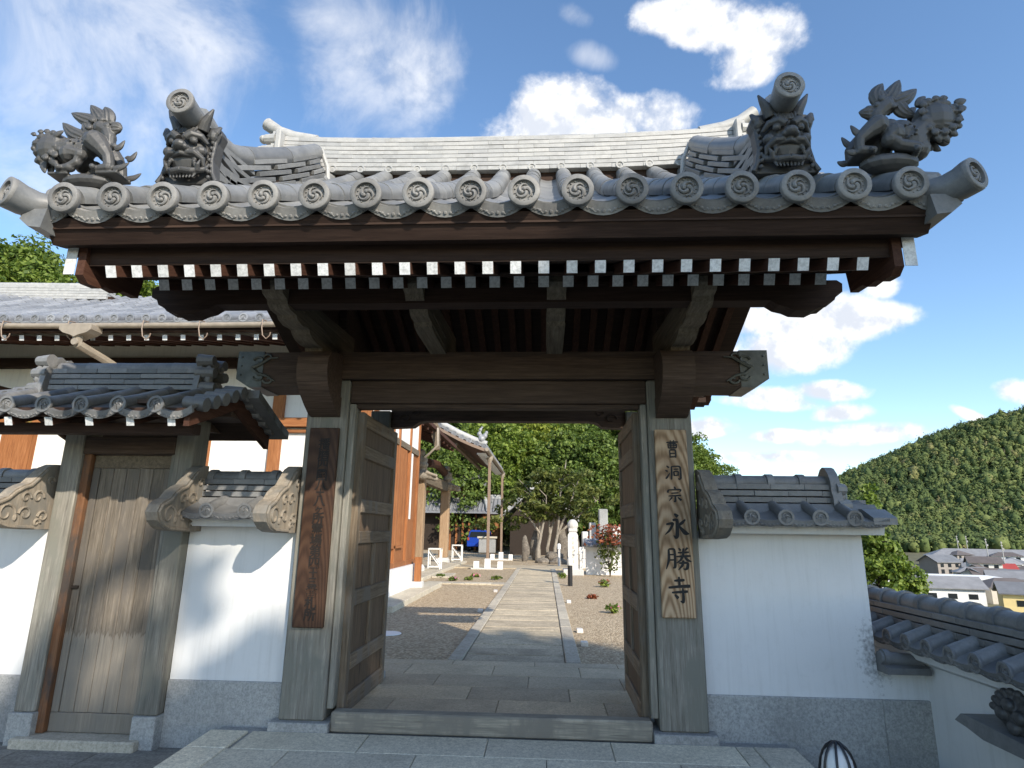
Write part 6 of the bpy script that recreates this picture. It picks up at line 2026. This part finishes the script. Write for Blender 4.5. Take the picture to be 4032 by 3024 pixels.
# ------------------------------------------------------------------ far end of the court
def tiled_house(name, label, x0, x1, y0, y1, zw, zr, wall, wall_lo=None, ridge_axis='x', over=0.7, wins=()):
    t = thing(name, label, 'building', ((x0 + x1) / 2, (y0 + y1) / 2, 0))
    MB().box(x0, x1, y0, y1, -0.1, zw).build('wall', wall, t)
    if ridge_axis == 'x':
        ym = (y0 + y1) / 2
        prof = [(y0 - over, zw - 0.25), (y0, zw + 0.05), (ym, zr), (y1, zw + 0.05), (y1 + over, zw - 0.25), (y1 + over, zw - 0.13), (ym, zr + 0.14), (y0 - over, zw - 0.13)]
        ro = MB().prism(prof, 'x', x0 - over, x1 + over).build('roof', M_farroof, t)
        n = int((x1 - x0 + 2 * over) / 0.32)
        m = MB()
        for i in range(n + 1):
            x = x0 - over + i * 0.32
            m.tube([(x, y0 - over, zw - 0.10), (x, y0, zw + 0.18), (x, ym, zr + 0.17)], 0.075, 6)
        m.build('roll_tiles', M_farroof, ro)
        MB().box(x0 - over, x1 + over, ym - 0.14, ym + 0.14, zr + 0.08, zr + 0.42, ch=0.03).build('ridge', M_ridge, ro)
    else:
        xm = (x0 + x1) / 2
        prof = [(x0 - over, zw - 0.25), (xm, zr), (x1 + over, zw - 0.25), (x1 + over, zw - 0.13), (xm, zr + 0.14), (x0 - over, zw - 0.13)]
        ro = MB().prism(prof, 'y', y0 - over, y1 + over).build('roof', M_farroof, t)
        MB().prism([(x0, zw), (xm, zr - 0.05), (x1, zw)], 'y', y0 + 0.01, y0 + 0.1).build('gable_wall', wall, t)
        MB().box(xm - 0.14, xm + 0.14, y0 - over, y1 + over, zr + 0.08, zr + 0.40, ch=0.03).build('ridge', M_ridge, ro)
        n = 9
        for i in range(n):
            for sg_ in (-1, 1):
                f_ = (i + 0.5) / n
                x = xm + sg_ * f_ * (x1 + over - xm)
                z = zr + 0.1 + (zw - 0.2 - zr) * f_
                MB().tube([(x, y0 - over - 0.05, z + 0.05), (x, y0 - over + 0.3, z + 0.07)], 0.14, 8).build('verge_tile', M_ridge, ro, 40)
    for (wx0, wx1, wz0, wz1, mat) in wins:
        w_ = MB().box(wx0, wx1, y0 - 0.06, y0 - 0.01, wz0, wz1).build('window', mat, t)
        MB().box(wx0 - 0.07, wx1 + 0.07, y0 - 0.09, y0 - 0.065, wz1, wz1 + 0.1).build('frame', M_orz, w_)
    return t
h2 = tiled_house('priests_house', 'two-storey timber house with grey tiled roofs behind the porch', -10.5, -5.2, 44.5, 50, 5.2, 6.9, M_orz, over=0.9, wins=((-9.0, -7.9, 3.9, 4.9, M_shoji), (-6.9, -5.5, 3.6, 5.0, M_orz)))
MB().box(-12, -4.6, 43.2, 44.5, -0.1, 2.9).build('lower_wall', M_dark, h2)
for i in range(6):
    MB().box(-7.6 + i * 0.5, -7.45 + i * 0.5, 43.05, 43.2, -0.05, 2.7).build('lattice_post', M_orz, h2)
MB().prism([(42.0, 2.75), (44.6, 4.1), (44.6, 4.25), (42.0, 2.9)], 'x', -12.5, -3.9).build('lower_roof', M_farroof, h2)
m = MB()
for i in range(27):
    m.tube([(-12.4 + i * 0.32, 41.97, 2.93), (-12.4 + i * 0.32, 44.6, 4.28)], 0.08, 6)
m.build('lower_roll_tiles', M_farroof, h2)
MB().tube([(-3.95, 41.9, 3.0), (-4.6, 44.5, 4.45)], 0.16, 8).build('hip_roll', M_ridge, h2, 40)
shed = tiled_house('tool_shed', 'low dark timber shed with a gabled tile roof behind the garden tree', -1.9, 1.9, 36, 42, 2.35, 4.5, M_dark, ridge_axis='y', over=0.75)
red = tiled_house('red_outhouse', 'red-brown boarded outhouse behind the parked blue car', -5.6, -3.3, 43.5, 46, 3.0, 3.9, M_orz, over=0.3)
# blue car
car = thing('parked_car', 'bright blue compact car parked by the outhouse', 'car', (-4.35, 40.5, 0))
prof = [(-0.80, 0.35), (-0.82, 0.75), (-0.74, 0.95), (-0.62, 1.42), (-0.5, 1.50), (0.5, 1.50), (0.62, 1.42), (0.74, 0.95), (0.82, 0.75), (0.80, 0.35)]
MB().prism([(-4.35 + a, b) for a, b in prof], 'y', 39.2, 42.2).build('body', M_blue, car)
MB().prism([(-4.35 + a, b) for a, b in ((-0.66, 1.0), (-0.55, 1.38), (0.55, 1.38), (0.66, 1.0))], 'y', 39.17, 39.22).build('rear_window', M_glass, car)
MB().prism([(-4.35 + a, b) for a, b in ((-0.72, 0.98), (-0.6, 1.40), (0.6, 1.40), (0.72, 0.98))], 'y', 39.6, 41.6).build('side_windows', M_glass, car)
for sx in (-1, 1):
    MB().box(-4.35 + sx * 0.72 - 0.07, -4.35 + sx * 0.72 + 0.07, 39.16, 39.2, 0.78, 0.98).build('tail_light', M_red, car)
    for y in (39.8, 41.6):
        w_ = MB().lathe([(0, -0.1), (0.3, -0.1), (0.32, 0), (0.3, 0.1), (0, 0.1)], 14, Matrix.Translation((-4.35 + sx * 0.74, y, 0.30)) @ Matrix.Rotation(R(90), 4, 'Y')).build('wheel', M_tyre, car, 40)
        MB().lathe([(0, -0.11), (0.17, -0.11), (0.17, 0.11), (0, 0.11)], 10, Matrix.Translation((-4.35 + sx * 0.74, y, 0.30)) @ Matrix.Rotation(R(90), 4, 'Y')).build('rim', M_white, w_, 40)
MB().box(-4.35 - 0.82, -4.35 + 0.82, 39.1, 39.3, 0.34, 0.55, ch=0.04).build('bumper', M_blue, car)
tr_ = thing('stone_trough', 'square grey stone trough in front of the blue car', 'trough', (-3.55, 37.5, 0))
MB().box(-4.1, -2.95, 37.1, 38.0, 0.0, 0.95, ch=0.03).build('trough', M_gran, tr_)
MB().box(-4.2, -2.85, 37.0, 38.1, 0.95, 1.08, ch=0.02).build('rim', M_kerb, tr_)
# ------------------------------------------------------------------ garden on the right of the court
mo = thing('stone_pillar', 'tall white granite pillar with rounded cap and carved vertical inscription', 'monument', (1.45, 18, -0.05))
MB().box(1.08, 1.82, 17.7, 18.4, -0.06, 0.16, ch=0.02).build('base', M_white_st, mo)
sh = MB().prism([(1.265, 0.16), (1.635, 0.16), (1.635, 1.36), (1.58, 1.47), (1.32, 1.47), (1.265, 1.36)], 'y', 17.84, 18.2).build('shaft', M_white_st, mo)
for k_ in range(6):     # carved characters, too worn to read
    q = [[(20 + 12 * r2.random(), 15, 10), (80, 12 + 10 * r2.random(), 9)], [(50, 4, 10), (45 + 10 * r2.random(), 92, 10)], [(22, 50 + 10 * r2.random(), 9), (76, 46, 9)], [(40, 60, 8), (14, 92, 4)], [(58, 58, 6), (86, 90, 10)]]
    o = put('carved_mark', brush(q[:3 + k_ % 3], 0.13, 0.13, 1.0, 0.002).mesh('carved_mark', M_kerb), sh, Matrix.Translation((1.45, 17.837, 1.25 - k_ * 0.165)))
cap_ = MB()
cap_.ball((1.45, 18.02, 1.72), (0.205, 0.19, 0.22), 12, 9)
cap_.box(1.28, 1.62, 17.85, 18.19, 1.47, 1.60, ch=0.03)
put('cap', fuse(cap_, 'cap', M_white_st, 0.015), mo)
gw = thing('garden_wall', 'low white garden wall with tile coping behind the red-leaved shrub', 'wall', (3.6, 18.4, -0.05))
MB().box(1.95, 7.2, 18.35, 18.6, -0.06, 0.86).build('plaster', M_plas, gw)
MB().box(1.9, 7.25, 18.25, 18.7, 0.86, 0.93).build('cornice', M_plas, gw)
MB().prism([(18.1, 0.94), (18.47, 1.16), (18.85, 0.94), (18.85, 0.99), (18.47, 1.24), (18.1, 1.0)], 'x', 1.85, 7.3).build('coping', M_farroof, gw)
for i in range(18):
    MB().tube([(1.95 + i * 0.3, 18.06, 1.0), (1.95 + i * 0.3, 18.47, 1.22)], 0.055, 7).build('coping_roll', M_farroof, gw, 40)
for x, y, h, w, lab in ((2.6, 23.5, 1.9, 0.30, 'slim white gravestone behind the garden wall'), (3.05, 23, 2.5, 0.40, 'tallest grey gravestone behind the garden wall'), (3.55, 22.5, 1.75, 0.36, 'white gravestone beside the tallest grey one'), (2.15, 22, 1.5, 0.26, 'short white gravestone next to the stone pillar'), (4.6, 23, 1.6, 0.8, 'broad white tomb behind the red-leaved shrub')):
    g_ = thing('gravestone', lab, 'gravestone', (x, y, 0), 'graves behind the garden wall')
    MB().box(x - w * 0.8, x + w * 0.8, y - 0.3, y + 0.3, -0.1, 0.35, ch=0.02).build('plinth', M_white_st, g_)
    MB().box(x - w / 2, x + w / 2, y - 0.18, y + 0.18, 0.35, h, ch=0.03).build('stone', M_gran if h > 2.2 else M_white_st, g_)
for x, y, h, lab in ((1.75, 18.2, 0.95, 'plain white post beside the stone pillar'), (1.07, 23.9, 0.95, 'white post lamp at the garden edge by the rocks')):
    p_ = thing('white_post', lab, 'post', (x, y, -0.05))
    MB().tube([(x, y, -0.08), (x, y, h * 0.7)], 0.055, 10).build('shaft', M_white, p_, 40)
    MB().lathe([(0.05, 0), (0.085, 0.02), (0.085, 0.22), (0.05, 0.27), (0, 0.28)], 12, Matrix.Translation((x, y, h * 0.7))).build('head', M_white, p_, 40)
bl = thing('bollard_lamp', 'short black bollard lamp with white globe top beside the path', 'lamp', (1.16, 13.5, -0.05))
MB().tube([(1.16, 13.5, -0.08), (1.16, 13.5, 0.52)], 0.07, 12).build('shaft', M_iron, bl, 40)
MB().lathe([(0.065, 0), (0.085, 0.03), (0.085, 0.16), (0.06, 0.24), (0.0, 0.26)], 12, Matrix.Translation((1.16, 13.5, 0.52))).build('globe', M_opal, bl, 40)
# garden rocks and stumps under the maki tree
rr_ = np.random.default_rng(9)
for i, (x, y, s, h, lab) in enumerate(((-0.6, 27.5, 0.2, 1.5, 'upright weathered stone with flat top under the garden tree'), (0.9, 28, 0.5, 0.7, 'low broad brown rock under the garden tree'), (1.1, 25.5, 0.45, 0.5, 'reddish boulder at the garden edge beside the white post lamp'), (-0.1, 29, 0.3, 1.8, 'tall thin standing stone under the garden tree'), (1.9, 27, 0.35, 1.6, 'pale standing stone close behind the stone pillar'), (0.3, 26.2, 0.42, 0.45, 'grey boulder at the garden edge below the trunk'), (1.4, 29, 0.32, 1.9, 'leaning pale standing stone under the garden tree'))):
    m = MB().ball((0, 0, 0), (s, s * 0.8, h / 2), 12, 9)
    m.v = [tuple(np.array(q) * (1 + 0.16 * math.sin(q[0] * 9 + i) * math.cos(q[2] * 6 + i * 2) + rr_.uniform(-0.06, 0.06))) for q in m.v]
    o = put('garden_rock', m.mesh('garden_rock', M_rock, 35), None, Matrix.Translation((x, y, h / 2 - 0.25)))
    tag(o, lab, 'rock', 'rocks under the garden tree')
mk = thing('garden_tree', 'spreading clipped garden tree with pale forked trunks and layered foliage', 'tree', (0.7, 28.6, -0.1))
m = MB()
for (x, y), tips in (((0.1, 28.4), ((-1.4, 28.2, 2.9), (-0.5, 28.8, 3.8), (0.5, 28, 3.4))), ((1.0, 28.8), ((1.2, 28.6, 4.9), (2.3, 28.4, 4.4), (3.3, 28.6, 3.2))), ((0.6, 29.2), ((0.2, 29.2, 4.4), (1.6, 29, 5.2)))):
    b = Vector((x, y, -0.2))
    f_ = Vector((x + 0.1, y, 1.3))
    m.tube([b, Vector((x - 0.05, y, 0.6)), f_], [0.14, 0.10, 0.085], 9)
    for tx, ty, tz in tips:
        e = Vector((tx, ty, tz))
        mid = f_.lerp(e, 0.5) + Vector((0.12, 0, 0.15))
        m.tube([f_, mid, e], [0.07, 0.05, 0.02], 7)
        for q in range(3):
            w_ = mid.lerp(e, 0.3 + 0.3 * q)
            m.tube([w_, w_ + Vector((r2.uniform(-0.7, 0.7), r2.uniform(-0.5, 0.5), r2.uniform(0.2, 0.6)))], [0.035, 0.01], 5)
m.build('trunk', M_barkp, mk, 50)
rg_ = np.random.default_rng(21)
LV = []
for _ in range(120):
    c = np.array([rg_.normal(0.9, 1.55), rg_.normal(28.6, 0.9), rg_.uniform(2.0, 4.6)])
    c[2] -= 0.16 * (c[0] - 0.9) ** 2 * (0.5 if c[0] > 0.9 else 0.8) - 0.2
    c[2] = max(c[2], 1.7)
    k = 46
    q = rg_.normal(0, 1, (k, 3))
    q /= np.linalg.norm(q, axis=1, keepdims=True)
    LV.append(leaves(c + q * np.array([0.42, 0.42, 0.20]) * rg_.uniform(0.5, 1.1, (k, 1)), q + np.array([0, 0, 0.8]), 0.12, rg_, 2.4))
put('crown', quads_mesh('crown', np.concatenate(LV), M_pine), mk)
# shrubs and bedding plants
def shrub(name, label, cat, loc, rad, n, size, mat, flowers=None, stems=True, grp=None):
    t = thing(name, label, cat, loc, grp)
    P = rg_.normal(0, 1, (n, 3))
    P /= np.linalg.norm(P, axis=1, keepdims=True)
    P = P * np.array(rad) * rg_.uniform(0.3, 1.0, (n, 1)) + np.array([0, 0, rad[2] * 1.02])
    put('foliage', quads_mesh('foliage', leaves(P, P * 0 + np.array([0, 0, 1.0]), size, rg_), mat), t, None, local=True)
    if stems:
        m = MB()
        for _ in range(7):
            a, r_ = rg_.uniform(0, 6.28), rad[0] * 0.7
            m.tube([(0, 0, -0.05), (0.3 * r_ * math.cos(a), 0.3 * r_ * math.sin(a), rad[2] * 0.9), (r_ * math.cos(a), r_ * math.sin(a), rad[2] * 1.7)], [0.02, 0.012, 0.004], 5)
        put('stems', m.mesh('stems', M_bark), t, None, local=True)
    if flowers:
        k = flowers[1]
        P = rg_.normal(0, 1, (k, 3))
        P /= np.linalg.norm(P, axis=1, keepdims=True)
        P[:, 2] = np.abs(P[:, 2])
        P = P * np.array(rad) * 0.95 + np.array([0, 0, rad[2] * 1.05])
        put('flowers', quads_mesh('flowers', leaves(P, P, flowers[2], rg_, 1.1), flowers[0]), t, None, local=True)
    return t
t = shrub('red_leaved_shrub', 'airy red-leaved shrub in front of the garden wall', 'shrub', (2.75, 17.6, 0.0), (0.55, 0.5, 0.85), 420, 0.085, M_pine)
P = np.stack([rg_.normal(0.12, 0.34, 420), rg_.normal(0, 0.3, 420), rg_.uniform(1.05, 1.75, 420)], 1)
put('red_foliage', quads_mesh('red_foliage', leaves(P, P * 0 + np.array([0, -0.4, 1.0]), 0.085, rg_), M_redl), t, None, local=True)
for x, y, lab, fl in ((-1.95, 16.2, 'pink flowering bedding plant at the foot of the near pipe post', (M_pink, 14, 0.08)), (-2.45, 14.6, 'magenta flowering low plant in the gravel by the side path', (M_pink, 8, 0.06)), (-3.05, 15.7, 'small green seedling clump near the terrace step', None), (-1.15, 15.3, 'tiny green plant in gravel by the kerb', None), (-2.0, 14.9, 'leafy green ground plant in front of the white foot blocks', None),
                      (1.0, 16.4, 'upright leafy plant beside the path near the stone pillar', None), (2.15, 13.3, 'low green plant with dark flowers in the gravel before the garden wall', (M_redl, 10, 0.06)), (1.75, 7.6, 'sparse straggling plant in the gravel beside the open right door', (M_pink, 5, 0.05)), (1.55, 10.2, 'flat dark weed in the gravel beyond the open right door', None)):
    sc = r2.uniform(0.8, 1.2)
    shrub('bedding_plant', lab, 'plant', (x, y, -0.06), (0.17 * sc, 0.16 * sc, 0.06 * sc if x < 1.6 and y != 16.4 else 0.10 * sc), 110 if y != 16.4 else 90, 0.05, M_leafA if x != 1.55 else M_redl, fl, True, 'bedding plants in the gravel')
# ------------------------------------------------------------------ low lamp at the front
lp = thing('garden_lamp', 'low lamp with white opal dome under a black wire cage on the forecourt', 'lamp', (2.15, -0.98, -0.25))
LX, LY = 2.125, -0.98
MB().lathe([(0.10, -0.35), (0.10, -0.02), (0.115, 0.0), (0.115, 0.03), (0.0, 0.03)], 16, Matrix.Translation((LX, LY, 0.05))).build('base', M_iron, lp, 40)
MB().lathe([(0.088, 0.0), (0.091, 0.09), (0.079, 0.155), (0.052, 0.197), (0.023, 0.214), (0, 0.217)], 20, Matrix.Translation((LX, LY, 0.08))).build('opal_dome', M_opal, lp, 60)
for k_ in range(4):
    a = R(20 + k_ * 45)
    pts = []
    for q in range(13):
        b = math.pi * q / 12
        pts.append((LX + 0.102 * math.cos(b) * math.cos(a), LY + 0.102 * math.cos(b) * math.sin(a), 0.075 + 0.245 * math.sin(b) ** 0.75))
    MB().tube(pts, 0.0075, 6).build('cage_hoop', M_iron, lp, 60)
MB().tube([(LX + 0.104 * math.cos(q * 0.449), LY + 0.104 * math.sin(q * 0.449), 0.08) for q in range(15)], 0.01, 6).build('cage_ring', M_iron, lp, 60)

# ------------------------------------------------------------------ village in the valley
VW = [flat('house_wall_%d' % i, c, 0.8, 0.2, 0, 0.08, 0.8) for i, c in enumerate(((0.72, 0.70, 0.64), (0.55, 0.50, 0.42), (0.30, 0.27, 0.24), (0.78, 0.78, 0.76)))]
VR = [flat('house_roof_%d' % i, c, 0.6, 0.4, 0, 0.15, 0.6) for i, c in enumerate(((0.17, 0.175, 0.185), (0.24, 0.24, 0.245), (0.13, 0.11, 0.10)))]
V_yel = flat('yellow_render', (0.80, 0.63, 0.30), 0.8, 0.2, 0, 0.05, 1)
V_blue = flat('blue_metal_roof', (0.03, 0.16, 0.48), 0.4, 0.5, 0, 0.1, 0.5)
V_red = flat('red_metal_roof', (0.35, 0.06, 0.05), 0.5, 0.4, 0, 0.1, 0.5)
def house(label, x, y, w, d, h, rz, wall, roof, kind='gable', grp=None, nwin=3, nm='village_house'):
    t = thing(nm, label, 'house', (x, y, -12.0), grp, rz)
    def sub(mb, n_, mt, par=None):
        o = put(n_, mb.mesh(n_, mt), par or t, None, local=True)
        return o
    sub(MB().box(-w / 2, w / 2, -d / 2, d / 2, -1.5, h), 'wall', wall)
    rh, ov = d * 0.24, 0.6
    if kind == 'flat':
        sub(MB().box(-w / 2 - 0.2, w / 2 + 0.2, -d / 2 - 0.2, d / 2 + 0.2, h, h + 0.5), 'roof', roof)
    elif kind == 'gable':
        sub(MB().prism([(-d / 2 - ov, h - 0.3), (0, h + rh), (d / 2 + ov, h - 0.3), (d / 2 + ov, h - 0.1), (0, h + rh + 0.25), (-d / 2 - ov, h - 0.1)], 'x', -w / 2 - ov, w / 2 + ov), 'roof', roof)
        sub(MB().prism([(-d / 2, h), (0, h + rh), (d / 2, h)], 'x', -w / 2, w / 2), 'gable', wall)
    else:
        e = d / 2 + ov
        xw = w / 2 + ov
        rx = max(0.3, xw - e)
        m = MB()
        m.add([(-xw, -e, h - 0.2), (xw, -e, h - 0.2), (xw, e, h - 0.2), (-xw, e, h - 0.2), (-rx, 0, h + rh), (rx, 0, h + rh)], [(0, 1, 5, 4), (1, 2, 5), (2, 3, 4, 5), (3, 0, 4), (3, 2, 1, 0)])
        sub(m, 'roof', roof)
    for i in range(nwin):
        xx = -w / 2 + w * (i + 0.6) / (nwin + 0.2)
        zz = h * 0.35
        o = sub(MB().box(xx - w * 0.07, xx + w * 0.07, -d / 2 - 0.05, -d / 2 + 0.05, zz, zz + min(1.3, h * 0.3)), 'window', M_glass)
        if h > 4.5:
            sub(MB().box(xx - w * 0.07, xx + w * 0.07, -d / 2 - 0.05, -d / 2 + 0.05, h * 0.7, h * 0.7 + 1.1), 'window', M_glass)
    return t
house('cream-yellow rendered house with dark gabled roof, nearest the temple in the valley', 90.5, 117, 9.5, 6.5, 3.6, R(-28), V_yel, VR[0], 'gable', nwin=2)
house('cream-yellow annexe with a short dark roof beside the yellow house', 98.5, 117, 6, 5.5, 3.3, R(-28), V_yel, VR[0], 'gable', nwin=1)
house('long white flat-roofed workshop behind the yellow house', 93, 150, 26, 12, 4.0, R(-14), VW[3], VW[3], 'flat', nwin=0)
house('shed with bright blue metal roof right of the yellow house', 112.5, 113, 9, 6, 1.9, R(-25), VW[2], V_blue, 'gable', nwin=0)
house('small lean-to with a pale blue metal roof in front of the blue shed', 107.5, 104, 7, 5, 1.2, R(-25), VW[2], V_blue, 'gable', nwin=0)
house('white gabled building with four small windows below the wooded hill', 262, 320, 17, 22, 8.5, R(60), VW[3], VR[1], 'gable', nwin=2)
house('long grey-roofed hall in the middle of the village', 203, 292, 46, 13, 5, R(-18), VW[1], VR[1], 'hip', nwin=6)
house('house with dark blue-grey hipped roof behind the yellow house', 122, 150, 12, 9, 3.4, R(-35), VW[1], VR[0], 'hip', nwin=2)
house('house with a red metal roof among the grey roofs', 146, 205, 9, 7, 3.4, R(-20), VW[1], V_red, 'gable', nwin=2)
rv = random.Random(2)
HL = [(rv.uniform(0.595, 0.76) * (y_ + 5), y_ + rv.uniform(-6, 6)) for y_ in (128, 136, 165, 168, 178, 180, 190, 195, 200, 208, 215, 222, 228, 235, 240, 246, 252, 258, 264, 270, 276, 285, 292, 300, 310, 318, 326, 335, 345, 352, 360, 372)]
for x, y in HL:
    k = rv.randrange(4)
    ro_, ki, hh = rv.randrange(3), rv.choice(('gable', 'hip')), rv.choice((3.2, 3.4, 5.6))
    k = rv.choice((0, 0, 1, 2, 3, 3))
    lab = '%s %s village house with %s %s roof among the valley houses' % (('cream-walled', 'tan-walled', 'dark-walled', 'white-walled')[k], 'two-storey' if hh > 5 else 'single-storey', ('slate-grey', 'light grey', 'dark brown')[ro_], {'gable': 'gabled', 'hip': 'hipped'}[ki])
    house(lab, x + rv.uniform(-3, 3), y + rv.uniform(-3, 3), rv.uniform(7.5, 12), rv.uniform(5.5, 8), hh, R(rv.uniform(-45, 45)), VW[k], VR[ro_], ki, 'crowded village houses', 3)
M_pole = flat('concrete_pole', (0.42, 0.41, 0.39), 0.8, 0.2)
for x, y, h in ((104.5, 122, 11), (118, 135, 11), (129, 150, 12), (170, 235, 12), (183, 262, 13), (230, 300, 13), (196, 300, 14), (212, 318, 14), (150, 190, 12), (136, 140, 10)):
    p_ = thing('utility_pole', 'grey concrete utility pole standing among the village houses', 'pole', (x, y, -12), 'utility poles in the village')
    put('pole', MB().tube([(0, 0, -1), (0, 0, h)], [0.2, 0.13], 8).mesh('pole', M_pole), p_, None, local=True)
    for z in (h - 0.6, h - 1.6):
        put('crossarm', MB().box(-0.9, 0.9, -0.06, 0.06, z, z + 0.14).mesh('crossarm', M_pole), p_, Matrix.Rotation(0.6, 4, 'Z'), local=True)
    put('transformer', MB().lathe([(0, 0), (0.28, 0), (0.28, 0.8), (0, 0.85)], 8, Matrix.Translation((0.4, 0, h - 3.2))).mesh('transformer', M_pole), p_, None, local=True)
for i, (x, y, s) in enumerate(((195, 240, 0.55), (212, 262, 0.5), (178, 250, 0.5), (255, 335, 0.9), (240, 332, 0.7), (225, 330, 0.6), (205, 335, 0.7), (148, 170, 0.4), (232, 262, 0.5), (180, 225, 0.45), (262, 345, 0.9), (275, 330, 0.8))):
    make_tree('village_tree', 'rounded green tree standing between houses in the valley', 'tree', (x, y, -12.3), cr_a if i % 3 else cr_c, tr_a, 6.0, s, i, 'trees in the village', s * 0.8)
